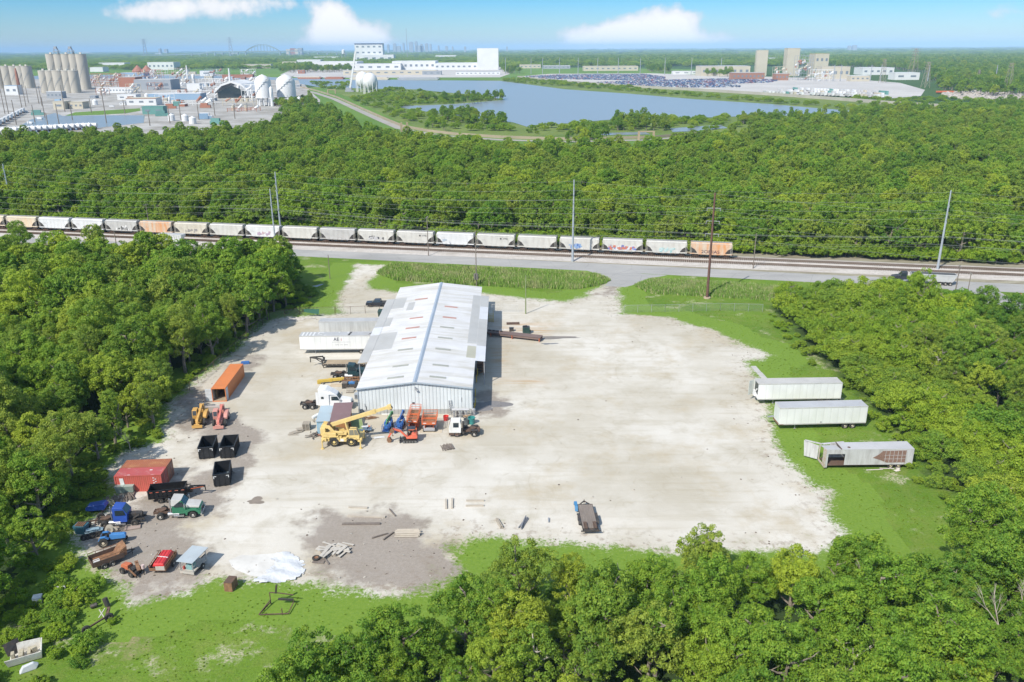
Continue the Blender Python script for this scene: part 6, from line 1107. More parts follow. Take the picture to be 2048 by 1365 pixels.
part(r, 'hood', tb, lambda m: m.prism([(-.1, .8), (1.8, .8), (1.85, 1.25), (1.7, 1.4), (-.1, 1.5)], -.36, .36, [0, 0, .02, .1, .08]), bevel=.05); part(r, 'transmission', chasM, lambda m: (m.box(-1.0, .2, -.25, .25, .5, 1.0), m.box(.2, 1.7, -.2, .2, .5, .8), m.bar((1.5, -.6, .4), (1.5, .6, .4), .1))); part(r, 'seat', chasM, lambda m: (m.box(-.9, -.45, -.22, .22, 1.15, 1.28), m.box(-1.0, -.9, -.22, .22, 1.2, 1.6))); part(r, 'fender', tb, lambda m: [m.prism([(-1.4, 1.0), (-1.1, 1.45), (-.5, 1.5), (-.1, 1.15), (-.2, 1.15), (-.55, 1.42), (-1.05, 1.38), (-1.3, 1.0)], *sorted((s * .45, s * .85))) for s in (-1, 1)]); part(r, 'steering_wheel', chasM, lambda m: m.cyl((-.1, 0, 1.55), (-.08, 0, 1.58), .2, n=14))
for s in (-1, 1): wheel(r, -.8, s * .72, .65, .32, crm, s); wheel(r, 1.5, s * .6, .34, .2, crm, s)
# rusty trailer
def util_trailer(name, label, q, yaw, L, Wd, H, sideM, floorM, zf=.7, tongue=1.5, axles=(-.6, .35), rim=None, rail=True):
    r = thing(name, label, 'trailer', (q[0], q[1], 0), yaw); h = L / 2; w = Wd / 2
    part(r, 'bed', floorM, lambda m: m.box(-h, h, -w, w, zf - .08, zf)); part(r, 'side_board', sideM, lambda m: m.box(-h, h, -w - .03, -w + .01, zf - .12, zf + H)); part(r, 'side_board', sideM, lambda m: m.box(-h, h, w - .01, w + .03, zf - .12, zf + H)); part(r, 'end_board', sideM, lambda m: (m.box(h, h + .05, -w, w, zf - .1, zf + H), m.box(-h - .05, -h, -w, w, zf - .1, zf + H * .8)))
    if rail: part(r, 'rail', rustM, lambda m: [m.bar((-h, s * w, zf + H + .28), (h, s * w, zf + H + .28), .06) for s in (-1, 1)] + [m.bar((x, s * w, zf + H), (x, s * w, zf + H + .28), .05) for x in np.linspace(-h, h, 5) for s in (-1, 1)])
    part(r, 'tongue', chasM, lambda m: (m.bar((h, -w * .7, zf - .15), (h + tongue, 0, zf - .15), .1), m.bar((h, w * .7, zf - .15), (h + tongue, 0, zf - .15), .1), m.bar((h + tongue * .8, 0, 0), (h + tongue * .8, 0, zf + .2), .08), m.bar((-h, 0, zf - .15), (h, 0, zf - .15), .12, .15)))
    for x in axles:
        for s in (-1, 1): wheel(r, x, s * (w + .16), .38, .22, rim or rimW, s)
    return r
q, yw, L = ab(Z2(165, 1165), Z2(400, 1080)); r = util_trailer('utility_trailer', 'rusty brown tandem trailer half under the trees', (q[0] - math.sin(yw) * .9, q[1] + math.cos(yw) * .9), yw, L * .95, 2.1, .55, rustD, rustM); part(r, 'tank', whiteM, lambda m: m.cyl((-1.6, -.6, 1.05), (-.9, -.6, 1.05), .3)); part(r, 'ramp', rustM, lambda m: m.hexa([(1.0, -.9, .7), (2.2, -.9, .7), (2.2, .9, .7), (1.0, .9, .7)], [(1.6, -.9, 1.6), (2.3, -.9, 1.9), (2.3, .9, 1.9), (1.6, .9, 1.6)]))
q = G(*Z2(430, 1195)); r = thing('mower_tractor', 'dirty orange compact tractor with rusty loader beside the rusty trailer', 'tractor', (q[0], q[1] + .6, 0), -.5); dor = paint('dirty_orange', (.50, .12, .04), .6, (.25, .12, .07), .6, 2); part(r, 'hood', dor, lambda m: m.prism([(-1.4, .6), (-.1, .6), (-.1, 1.25), (-1.2, 1.15), (-1.45, .9)], -.4, .4, [0, 0, .05, .1, .05]), bevel=.06); part(r, 'frame', chasM, lambda m: (m.box(-1.2, 1.2, -.25, .25, .4, .65), m.box(.0, .8, -.4, .4, .6, .9), m.bar((.4, -.4, .5), (.6, -.4, 1.6), .06), m.bar((.4, .4, .5), (.6, .4, 1.6), .06))); part(r, 'loader', rustM, lambda m: (m.bar((.4, -.6, 1.1), (1.6, -.6, .5), .14), m.bar((.4, .6, 1.1), (1.6, .6, .5), .14), m.ob((.9, .3, 1.2), (1.6, .4, .1), -.5, .3))); part(r, 'can', paint('can_pink', (.6, .45, .42), .5), lambda m: m.cyl((1.6, .5, .9), (1.6, .5, 1.4), .2)); part(r, 'post', chasM, lambda m: (m.bar((1.6, .5, 0), (1.6, .5, .9), .1), m.bar((1.3, -.4, 0), (1.3, -.4, .8), .12)))
for x in (-.9, .7):
    for s in (-1, 1): wheel(r, x, s * .6, .42, .28, rimD, s)
q, yw, L = ab(Z2(640, 1185), Z2(770, 1075)); yw = math.atan2(G(346, 1110)[1] - G(320, 1148)[1], G(346, 1110)[0] - G(320, 1148)[0]); q = G(325, 1138); r = util_trailer('utility_trailer', 'rusty flat trailer carrying a bright red cover', (q[0], q[1] + .5), yw, 3.4, 2.0, .35, rustM, rustD, zf=.65, axles=(.1,), tongue=.9)
part(r, 'tailgate', paint('pale_metal', (.46, .43, .38), .6, (.35, .2, .1), .5, 2), lambda m: (m.box(-1.76, -1.7, -.9, .2, .66, 1.2)))
r = thing('red_cover', 'bright red ribbed truck bed cover lying on the rusty flat trailer', 'cover', (q[0] + .05, q[1] + .6, .98), yw); part(r, 'shell', paint('cover_red', (.62, .012, .015), .35, (.45, .02, .02), .3, 2), lambda m: m.hexa([(-1.6, -.75, 0), (1.5, -.75, 0), (1.5, .75, 0), (-1.6, .75, 0)], [(-1.5, -.6, .38), (1.3, -.6, .5), (1.3, .6, .5), (-1.5, .6, .38)]), bevel=.08); part(r, 'ribs', paint('cover_red_dark', (.45, .01, .012), .4), lambda m: [m.hexa([(-1.45, y - .04, .37), (1.25, y - .04, .49), (1.25, y + .04, .49), (-1.45, y + .04, .37)], [(-1.45, y - .03, .42), (1.25, y - .03, .54), (1.25, y + .03, .54), (-1.45, y + .03, .42)]) for y in (-.4, 0, .4)]); part(r, 'strap', whiteM, lambda m: m.hexa([(-.3, -.7, .40), (-.2, -.7, .40), (.0, .7, .46), (-.1, .7, .46)], [(-.3, -.66, .47), (-.2, -.66, .47), (.0, .66, .50), (-.1, .66, .50)]))
# roofed trailer
q = G(*Z2(855, 1190)); yw = math.atan2(G(*Z2(905, 1110))[1] - G(*Z2(845, 1190))[1], G(*Z2(905, 1110))[0] - G(*Z2(845, 1190))[0]); yw = 1.35; r = thing('welding_trailer', 'small trailer with a pale grey flat roof on posts', 'trailer', (q[0] + .15, q[1] + 1.4, 0), yw)
part(r, 'bed', paint('bed_white', (.45, .43, .38), .6, (.35, .2, .12), .5, 2), lambda m: (m.box(-1.45, 1.45, -.9, .9, .45, .6), m.box(-1.5, -1.42, -.95, .95, .25, .6))); part(r, 'roof', paint('roof_galv', (.40, .46, .50), .4, (.3, .3, .3), .3, 1), lambda m: m.box(-1.7, 1.75, -1.1, 1.1, 2.0, 2.07)); part(r, 'post', steelM, lambda m: [m.bar((x, y, .6), (x, y, 2.0), .07) for x in (-1.4, 1.4) for y in (-.85, .85)] + [m.bar((-1.4, y, 1.2), (1.4, y, 1.2), .05) for y in (-.85, .85)]); part(r, 'generator', paint('gen_teal', (.18, .36, .36), .5, (.3, .3, .3), .4, 3), lambda m: (m.box(-1.1, -.2, -.5, .3, .6, 1.15), m.cyl((-1.0, .1, 1.15), (-.4, .1, 1.15), .2))); part(r, 'fuel_can', redM, lambda m: m.box(-1.2, -.95, .5, .7, .6, 1.0)); part(r, 'tongue', chasM, lambda m: m.bar((1.4, 0, .5), (2.5, 0, .45), .1))
for s in (-1, 1): wheel(r, .3, s * 1.02, .36, .22, rimW, s)
# rusty box, tarp, cement
q = G(460, 1182); r = thing('rusty_box', 'rusty open metal box standing in the grass edge', 'box', (q[0], q[1] + .5, 0), -.15); part(r, 'walls', rustM, lambda m: (m.box(-.5, .5, -.7, -.66, 0, 1.2), m.box(-.5, .5, .66, .7, 0, 1.2), m.box(-.5, -.46, -.65, .65, 0, 1.2), m.box(.46, .5, -.65, .65, 0, 1.2))); part(r, 'lid', rustD, lambda m: m.box(-.5, .5, -.7, .7, 1.2, 1.24))
t = NT('white_membrane'); v = t.coord(); n1 = t.noise(.7, 6, v, .7); n2 = t.noise(.35, 4, v); t.col(t.mix(t.ramp(n1, .58, .66, 0, .5), (.52, .54, .565), (.36, .36, .34))); t.bump(n2, 1.0, .5); t.b.inputs['Roughness'].default_value = .6
tp_ = gp([(505, 1162), (530, 1150), (542, 1140), (552, 1125), (548, 1113), (568, 1105), (590, 1112), (603, 1128), (608, 1148), (590, 1158), (560, 1166), (530, 1168)]); arr = np.array(tp_); lo = arr.min(0); hi = arr.max(0)
g = grid_mesh('white_tarp', lo[0], hi[0], lo[1], hi[1], .14, .06, keep=lambda P: sdf(P, tp_) + .35 * np.sin(P[:, 0] * 4.3 + 1.3 * np.sin(P[:, 1] * 3)) * np.cos(P[:, 1] * 5) > 0, mat=t.mat, hfun=lambda P: .07 * np.sin(P[:, 0] * 1.7 + 2 * np.sin(P[:, 1])) + .05 * np.sin(P[:, 1] * 3.1 + P[:, 0]) + .08); tag(g, 'torn bright white tarpaulin spread on the gravel', 'tarpaulin')
md = g.modifiers.new('thick', 'SOLIDIFY'); md.thickness = .03
# frame in the grass, axle, boat, white bin
q = G(548, 1232); r = thing('swing_frame', 'dark rusty pipe frame standing in the grass', 'frame', (q[0], q[1] + 1.2, 0), .02); part(r, 'bars', rustD, lambda m: [m.bar(a_, b_, .09) for a_, b_ in (((-1.7, -1.2, .2), (1.6, -1.1, .2)), ((-1.7, -1.2, .2), (-.9, .9, .3)), ((1.6, -1.1, .2), (1.8, .9, .4)), ((-.9, .9, 0), (-.9, .9, 1.6)), ((.2, .9, 1.5), (1.8, .9, 1.2)), ((-.9, .9, 1.6), (.2, .9, 1.5)), ((.9, -1.1, 0), (.9, -1.1, .9)), ((-.9, .9, .6), (-1.7, -1.2, .2)))]); part(r, 'strut', chasM, lambda m: (m.bar((-.2, .9, 1.5), (.0, .9, 2.6), .2), m.bar((.1, .6, .9), (1.8, .7, .7), .2)))
q = G(174, 1266); r = thing('scrap_axle', 'dark scrap axle with one white rimmed wheel sunk in weeds', 'axle', (q[0], q[1], 0), .55); wheel(r, 0, -.1, .48, .3, rimW, -1); part(r, 'axle', rustD, lambda m: (m.bar((0, 0, .5), (2.2, 1.0, .6), .16), m.bar((2.2, 1.0, .6), (2.6, 2.0, 1.0), .3, .25))); part(r, 'arm', paint('arm_pale', (.5, .48, .42), .6), lambda m: (m.bar((1.4, .9, .8), (2.2, 1.6, 1.3), .08), m.bar((1.9, .7, .8), (1.6, 1.7, 1.3), .08))); wheel(r, 2.4, .9, .48, .3, rimD, -1)
q = G(212, 1215); r = thing('drum', 'dark barrel leaning in the weeds above the scrap axle', 'drum', (q[0], q[1], 0), .3); part(r, 'drum', chasM, lambda m: (m.cyl((.2, 0, .2), (0, .2, 1.1), .3), m.cyl((-1.6, .2, .3), (-.9, .3, .4), .25)))
q = G(48, 1322); r = thing('wrecked_boat', 'broken white boat hull half sunk in weeds at lower left', 'boat', (q[0], q[1] + .5, .1), .45); bw = paint('hull_white', (.60, .58, .52), .6, (.25, .22, .18), .6, 2)
part(r, 'hull', bw, lambda m: (m.hexa([(-1.6, -1.0, 0), (1.5, -.9, 0), (1.5, -.8, 0), (-1.6, -.85, 0)], [(-1.8, -1.2, .9), (1.6, -1.1, .9), (1.6, -1.0, .9), (-1.8, -1.1, .9)]), m.hexa([(1.4, -.9, 0), (1.5, -.9, 0), (1.4, .9, 0), (1.3, .9, 0)], [(1.5, -1.1, 1.1), (1.65, -1.1, 1.1), (1.6, 1.1, 1.1), (1.45, 1.1, 1.1)]), m.hexa([(-1.6, .8, 0), (1.3, .8, 0), (1.3, .9, 0), (-1.6, .95, 0)], [(-1.2, 1.1, 1.2), (1.4, 1.05, 1.1), (1.4, 1.15, 1.1), (-1.2, 1.2, 1.2)]), m.box(-1.5, 1.3, -.8, .8, .05, .12))); part(r, 'fittings', paint('boat_tan', (.45, .40, .28), .7, (.1, .1, .08), .6, 2), lambda m: (m.box(-.6, -.2, -.6, .5, .12, .75), m.box(.2, .5, -.5, .6, .12, .7), m.box(-1.3, -1.0, -.3, .3, .12, .9), m.ob((.8, .2, .6), (.5, .4, .5), .4))); part(r, 'torn_side', chasM, lambda m: m.hexa([(-1.7, .5, .2), (-.4, 1.0, .2), (-.4, 1.05, .2), (-1.7, .55, .2)], [(-2.0, .9, 1.5), (-.6, 1.3, 1.7), (-.6, 1.35, 1.7), (-2.0, .95, 1.5)]))
r2 = thing('hull_section', 'pale grey rounded hull piece in front of the broken boat', 'hull piece', (G(58, 1340)[0], G(58, 1340)[1], 0), .6); part(r2, 'shell', paint('hull_blue_white', (.55, .58, .62), .5, (.35, .35, .35), .4, 2), lambda m: m.prism([(-.9, 0), (.7, 0), (1.0, .4), (.5, .75), (-.5, .65)], -.35, .35, [0, 0, .2, .15, .15]), bevel=.1)
q = G(77, 1205); r = thing('white_container', 'small white bin among weeds under the left trees', 'bin', (q[0], q[1], 0), .3); part(r, 'bin', whiteM, lambda m: m.box(-.5, .5, -.4, .4, 0, .9), bevel=.05)
q = G(68, 1190); r = thing('pale_pipe_frame', 'white bent pipe among weeds left of the rusty trailer', 'pipe', (G(133, 1190)[0], G(133, 1190)[1], 0), .2); part(r, 'pipe', whiteM, lambda m: (m.bar((0, 0, 0), (0, 0, 1.2), .09), m.bar((0, 0, 1.2), (-.9, 0, 1.2), .09)))
# ============================================================ lower middle: boards, posts, flatbed
def ZB(x, y): return (560 + x / 2.926, 960 + y / 2.926)
wp_ = paint('old_plank', (.45, .40, .33), .9, (.3, .27, .22), .5, 3, streak=(.5, 4, 4))
for nm, A_, B_, w, lab in (('timber_post', (972, 118), (972, 172), .28, 'left upright of two short grey timbers on the pale gravel'), ('timber_post', (1009, 113), (1006, 170), .28, 'right upright of two short grey timbers on the pale gravel'), ('timber_plank', (1090, 125), (1196, 125), .22, 'far one of two parallel grey planks on the gravel'), ('timber_plank', (1087, 155), (1193, 154), .24, 'near one of two parallel grey planks on the gravel'),
                           ('long_timber', (397, 211), (617, 221), .4, 'long pale timber beam on the brown gravel'), ('long_timber', (365, 262), (588, 260), .35, 'long brown timber beam below the pale one'), ('long_timber', (402, 163), (513, 168), .3, 'thin timber sunk at the upper rim of the brown gravel'), ('long_timber', (605, 355), (664, 312), .18, 'dark stick lying slantwise on the brown gravel'), ('long_timber', (540, 345), (630, 318), .14, 'thin pale stick left of the dark slanting stick'), ('long_timber', (640, 175), (675, 216), .12, 'short stick beside the dark green weeds')):
    q, yw, L = ab(ZB(*A_), ZB(*B_)); r = thing(nm, lab, 'timber', (q[0], q[1], 0), yw); part(r, 'timber', wp_ if 'dark' not in lab and 'brown timber' not in lab else woodD, lambda m: (m.ob((0, 0, .12), (L, w, .2), 0), m.ob((L * .1, w * .55, .08), (L * .7, w * .3, .12), .02)))
q = G(*ZB(748, 318)); logs('lumber_stack', 'neat stack of pale lumber at the rim of the brown gravel', (q[0], q[1], 0), .02, 14, 3.2, .11, 7, paint('pale_lumber', (.44, .39, .32), .8, (.4, .36, .3), .5, 3), jit=.05, cat='lumber stack', partn='plank')
q = G(*ZB(315, 415)); boards('plank_heap', 'spread heap of white weathered planks on the brown gravel', (q[0], q[1], 0), 0, [(rnd.uniform(-1.9, 1.6), rnd.uniform(-1.3, 1.4), .06 + k * .02, rnd.uniform(1.2, 2.6), rnd.uniform(.2, .5), .06, rnd.choice([-.45, -.3, .25, .5, 1.2]) + rnd.uniform(-.15, .15), rnd.uniform(-.04, .06)) for k in range(26)], paint('white_plank', (.47, .44, .39), .8, (.38, .33, .28), .5, 3), 'planks')
q = G(*ZB(228, 478)); boards('old_pallet', 'dirty pallet with planks under the loose tyre', (q[0], q[1], 0), -.1, [(0, -.4 + i * .2, .1, 1.5, .15, .05, 0, 0) for i in range(5)] + [(.9, .1, .14, 1.8, .2, .06, -.9, 0)], woodD, 'pallet')
q = G(*ZB(213, 468)); r = thing('loose_tyre', 'loose rusty rimmed tyre lying on the dirty pallet', 'tyre', (q[0], q[1], .15)); part(r, 'tyre', tyreM, lambda m: m.lathe((0, 0, 0), [(.3, .05), (.45, 0), (.52, .06), (.52, .2), (.45, .26), (.3, .22), (.29, .1)], 18)); part(r, 'rim', rustM, lambda m: m.lathe((0, 0, 0), [(.28, .06), (.29, .2), (.15, .12), (.02, .12)], 14))
q, yw, L = ab(ZB(1268, 232), ZB(1300, 288)); logs('post_bundle', 'bundle of brown posts left of the crossed grey posts', (q[0], q[1], 0), yw, 5, L, .09, 3, woodM, jit=.05, cat='post bundle')
q, yw, L = ab(ZB(1440, 228), ZB(1410, 290)); logs('post_bundle', 'crossed dark grey posts between brown bundle and flatbed', (q[0], q[1], 0), yw, 6, L, .09, 3, paint('grey_post', (.20, .21, .24), .7, (.3, .3, .3), .4, 3), jit=.14, cat='post bundle')
a = G(1170, 1009.3, .8); b = G(1182, 1060, .8); yw = math.atan2(a[1] - b[1], a[0] - b[0]); L = math.hypot(a[0] - b[0], a[1] - b[1]); q = ((a[0] + b[0]) / 2, (a[1] + b[1]) / 2)
r = thing('flatbed_trailer', 'flatbed equipment trailer with wooden deck and ramps standing alone in the yard', 'trailer', (q[0], q[1], 0), yw); h = L / 2
part(r, 'deck', paint('deck_grey', (.20, .165, .14), .9, (.32, .28, .24), .5, 1.5, streak=(.3, 4, 1)), lambda m: [m.box(-h + .5, h, -.98 + i * .25, -.74 + i * .25, .72, .78) for i in range(8)]); part(r, 'frame', chasM, lambda m: (m.box(-h, h, -1.05, -.98, .6, .8), m.box(-h, h, .98 + .02, 1.07, .6, .8), m.box(h, h + .08, -1.05, 1.05, .6, .82), m.bar((h, -.9, .65), (h + 1.2, 0, .65), .12), m.bar((h, .9, .65), (h + 1.2, 0, .65), .12), m.bar((h + 1.0, 0, 0), (h + 1.0, 0, 1.0), .08), m.bar((-h, -1.3, .62), (-h, 1.3, .62), .14), m.hexa([(-h, -1, .5), (-h + .5, -1, .5), (-h + .5, 1, .5), (-h, 1, .5)], [(-h, -1, .55), (-h + .5, -1, .74), (-h + .5, 1, .74), (-h, 1, .55)])))
for s in (-1, 1):
    part(r, 'ramp', rustD, lambda m: [m.bar((-h + .1, s * .62 - .2, 1.0), (-h + 1.6, s * .62 - .2, 1.0), .06), m.bar((-h + .1, s * .62 + .2, 1.0), (-h + 1.6, s * .62 + .2, 1.0), .06)] + [m.bar((-h + .1 + i * .19, s * .62 - .2, 1.0), (-h + .1 + i * .19, s * .62 + .2, 1.0), .06) for i in range(9)]); part(r, 'fender', chasM, lambda m: m.prism([(-1.3, .5), (-1.1, .85), (.9, .85), (1.1, .5), (1.0, .5), (.85, .79), (-1.05, .79), (-1.2, .5)], *sorted((s * 1.06, s * 1.38))))
    for x in (-.6, .4): wheel(r, x, s * 1.22, .38, .22, rimD, s)
q = G(1151.5, 1020); r = thing('blue_fender', 'blue metal fender piece leaning on the flatbed trailer', 'fender', (q[0], q[1], 0), yw); part(r, 'shell', paint('fender_blue', (.03, .20, .42), .5, (.05, .1, .2), .4, 2), lambda m: (m.prism([(-.9, .3), (-.5, .9), (.6, 1.0), (1.0, .5), (.8, .3), (.4, .7), (-.4, .65)], -.2, .2)))
q = G(*ZB(1572, 240)); r = thing('steel_stub', 'small steel stub on the pale gravel left of the flatbed', 'stub', (q[0], q[1], 0), 1.5); part(r, 'stub', steelM, lambda m: (m.box(-.5, .5, -.1, .1, .02, .2)))
# ============================================================ train
def s_at(px, o=0.0, z=0.6):
    lo, hi = -420., 420.
    for _ in range(40):
        m_ = (lo + hi) / 2; p = off(m_, o, z)
        if PX(*p)[0] < px: lo = m_
        else: hi = m_
    return lo
sE = s_at(1466); sW = s_at(84.5); PIT = (sE - sW) / 18
def car_body(m, Lc):
    h = Lc / 2
    pr = [(-h * .62, 1.05), (h * .62, 1.05), (h * .70, 1.9), (h * .79, 2.6), (h * .97, 3.25), (h * .985, 4.25), (-h * .985, 4.25), (-h * .97, 3.25), (-h * .79, 2.6), (-h * .70, 1.9)]
    m.prism(pr, -1.55, 1.55); m.prism([(y, z) for y, z in ((-h * .98, 4.25), (h * .98, 4.25), (h * .97, 4.6), (-h * .97, 4.6))], -1.5, 1.5, [0, 0, .55, .55])
def hopper(label, bodyM, body_label=None):
    r = thing('hopper_car', label, 'rail car', (0, 0, 0), 0, 'covered hopper cars of the parked train'); Lc = PIT - 1.0; h = Lc / 2
    b = MB(); car_body(b, Lc); b.build('body', bodyM, r)
    part(r, 'side_sill', bodyM, lambda m: (m.box(-h, h, -1.58, -1.48, 1.15, 1.45), m.box(-h, h, 1.48, 1.58, 1.15, 1.45), m.box(-h - .1, -h, -1.5, 1.5, 1.1, 1.5), m.box(h, h + .1, -1.5, 1.5, 1.1, 1.5)))
    part(r, 'rib', bodyM, lambda m: [m.box(x - .04, x + .04, s * 1.55 - .03, s * 1.55 + .03, 3.2 if abs(x) > h * .7 else 1.2, 4.2) for x in np.linspace(-h * .9, h * .9, 9) for s in (-1, 1)])
    part(r, 'running_board', paint('walk_grey', (.30, .30, .30), .6, (.4, .38, .35), .5, 2), lambda m: (m.box(-h, h, -.7, -.45, 4.66, 4.72), m.box(-h, h, .45, .7, 4.66, 4.72), m.box(-h * .9, h * .9, -.28, .28, 4.6, 4.7), m.box(-h * .98, h * .98, -1.55, -1.45, 4.25, 4.32)))
    part(r, 'chute', rustD, lambda m: [m.hexa([(x - .35, -.5, .45), (x + .35, -.5, .45), (x + .35, .5, .45), (x - .35, .5, .45)], [(x - 1.3, -1.3, 1.15), (x + 1.3, -1.3, 1.15), (x + 1.3, 1.3, 1.15), (x - 1.3, 1.3, 1.15)]) for x in (-h * .33, 0, h * .33)])
    for s in (-1, 1):
        part(r, 'end_cage', chasM, lambda m: (m.box(*sorted((s * h * .66, s * h * .96)), -1.42, 1.42, 1.5, 3.1), m.bar((s * h, -1.5, 1.4), (s * h, -1.5, 4.3), .08), m.bar((s * h, 1.5, 1.4), (s * h, 1.5, 4.3), .08))); part(r, 'ladder', paint('ladder_pale', (.5, .48, .42), .6), lambda m: [m.bar((s * h, sd * 1.52, 1.5), (s * h, sd * 1.52, 4.3), .07) for sd in (-1, 1)] + [m.bar((s * (h - .45), sd * 1.55, 1.5), (s * (h - .45), sd * 1.55, 4.3), .07) for sd in (-1, 1)] + [m.bar((s * h, sd * 1.55, 1.8 + k * .4), (s * (h - .45), sd * 1.55, 1.8 + k * .4), .05) for sd in (-1, 1) for k in range(6)])
        bg = part(r, 'bogie', rustD, lambda m: [(m.box(s * h * .72 - 1.1, s * h * .72 + 1.1, *sorted((q * .85, q * 1.0)), .35, .62), m.box(s * h * .72 - .35, s * h * .72 + .35, *sorted((q * .82, q * 1.02)), .3, .85)) for q in (-1, 1)] + [m.box(s * h * .72 - .3, s * h * .72 + .3, -1.0, 1.0, .65, 1.0)]); part(bg, 'wheelset', tyreM, lambda m: [m.cyl((s * h * .72 + dx, q * .68, .45), (s * h * .72 + dx, q * .8, .45), .45, n=14) for dx in (-.85, .85) for q in (-1, 1)])
        part(r, 'coupler', rustD, lambda m: m.bar((s * h, 0, .85), (s * (h + .5), 0, .85), .25))
    return r
def hmat(nm, c, d, amt, thr=.5): return paint(nm, c, .6, d, amt, .55, streak=(1.2, 1, .22), thr=thr)
HM = [hmat('hopper_pale', (.56, .55, .51), (.30, .27, .24), .5), hmat('hopper_white', (.63, .64, .65), (.42, .42, .42), .45), hmat('hopper_cream', (.57, .53, .43), (.32, .26, .2), .5), hmat('hopper_orange', (.58, .46, .34), (.55, .22, .06), .85, .44), hmat('hopper_grey', (.46, .455, .44), (.26, .24, .22), .5), hmat('hopper_tan', (.62, .52, .38), (.6, .34, .14), .4)]
protoH = {}
seq = [(3, '2OMIAS'), (0, 'teal'), (0, 'multi'), (0, 'blue'), (0, ''), (0, 'VTG'), (1, 'mark'), (0, 'VTG'), (0, 'black'), (4, ''), (0, ''), (1, 'pink'), (0, ''), (2, 'grey'), (3, ''), (4, 'white'), (1, 'tag'), (1, ''), (5, ''), (5, '')]
names = ['orange stained hopper car with dark painted letters, the last car at the right', 'pale hopper car with faint teal graffiti, second from the right end', 'pale hopper car with long white blue and red graffiti, third from right', 'pale hopper car with solid blue graffiti, fourth from the right end', 'plain pale hopper car left of the blue graffiti car', 'pale hopper car with black letters between plain pale and white car', 'white hopper car between the two cars with black letters', 'pale hopper car with black letters left of the white car', 'pale hopper car with black and white graffiti', 'grey hopper car left of the black graffiti car', 'plain pale hopper car right of the twin steel poles', 'white hopper car with faint pink graffiti behind the twin steel poles', 'plain pale hopper car between cream and pink graffiti cars', 'cream hopper car with faded grey letters right of the rusty orange car', 'rust orange hopper car behind the wooden signal pole', 'grey ribbed hopper car with white painted tag', 'white hopper car with round blue graffiti', 'bright white hopper car left of the round graffiti car', 'tan hopper car second from the left edge behind a tree', 'tan hopper car at the left edge of the picture']
blk = paint('ink_black', (.03, .03, .035), .6); GC = {'teal': [(.25, .5, .5), (.45, .6, .6)], 'multi': [(.6, .62, .68), (.1, .15, .45), (.55, .15, .08)], 'blue': [(.03, .12, .45), (.2, .35, .6)], 'black': [(.04, .04, .05), (.5, .5, .52)], 'pink': [(.5, .35, .38), (.4, .3, .42)], 'grey': [(.28, .26, .25)], 'white': [(.7, .7, .7), (.1, .1, .1)], 'tag': [(.18, .2, .38), (.5, .3, .3)], 'mark': [(.35, .42, .5)]}
for i, (mi, g_) in enumerate(seq):
    s = sE - PIT * (i + .5); p = off(s, 0, .62 - .02); yw = math.atan2(rd[1], rd[0])
    if mi not in protoH: r = hopper(names[i], HM[mi]); protoH[mi] = r; first = True; r.location = p; r.rotation_euler = (0, 0, yw); _k0 = list(children(r)); _kids[r.name] = [(c, [(d, []) for d in children(c)]) for c in _k0]
    else: r = dup(protoH[mi], p, yw, names[i])
    Y = -1.60
    if g_ == 'VTG': text('VTG', .75, blk, r, (3.2, Y, 3.25), (R_(90), 0, 0)); part(r, 'emblem', blk, lambda m: m.box(1.5, 1.95, Y, -1.56, 3.25, 3.7))
    elif g_ == '2OMIAS': text('2OMIAS', 1.35, paint('ink_plum', (.05, .02, .07), .6), r, (-.2, Y, 1.5), (R_(90), 0, 0), 'graffiti', .01, 1.15)
    elif g_:
        cs = GC[g_]; q = random.Random(i); W_ = {'multi': 4.2, 'blue': 2.0, 'black': 2.6, 'teal': 2.2, 'mark': .6}.get(g_, 2.2); x0 = {'blue': -1.3, 'black': .2, 'mark': -3.2, 'tag': 1.2, 'multi': 0}.get(g_, .3)
        for ci, cc in enumerate(cs):
            def gf(m):
                for k in range(int(W_ * 5)):
                    x = x0 + q.uniform(-W_, W_); z = q.uniform(1.6, 2.6); w = q.uniform(.15, .5); hh = q.uniform(.12, .5); y_ = Y - .012 * ci - .0007 * k
                    m.hexa([(x - w, y_, z - hh), (x + w * .7, y_, z - hh * .8), (x + w * .7, -1.56, z - hh * .8), (x - w, -1.56, z - hh)], [(x - w * .6, y_, z + hh), (x + w, y_, z + hh * .7), (x + w, -1.56, z + hh * .7), (x - w * .6, -1.56, z + hh)])
            part(r, 'graffiti', paint('graffiti_%s_%d' % (g_, ci), cc, .6), gf)
    if g_ != '2OMIAS': part(r, 'small_lettering', greyI, lambda m: [m.box(-4.4 + k * .3, -4.25 + k * .3, -1.575, -1.56, 3.0, 3.12) for k in range(4)] + [m.box(-4.4 + k * .3, -4.25 + k * .3, -1.575, -1.56, 2.6, 2.72) for k in range(5)])
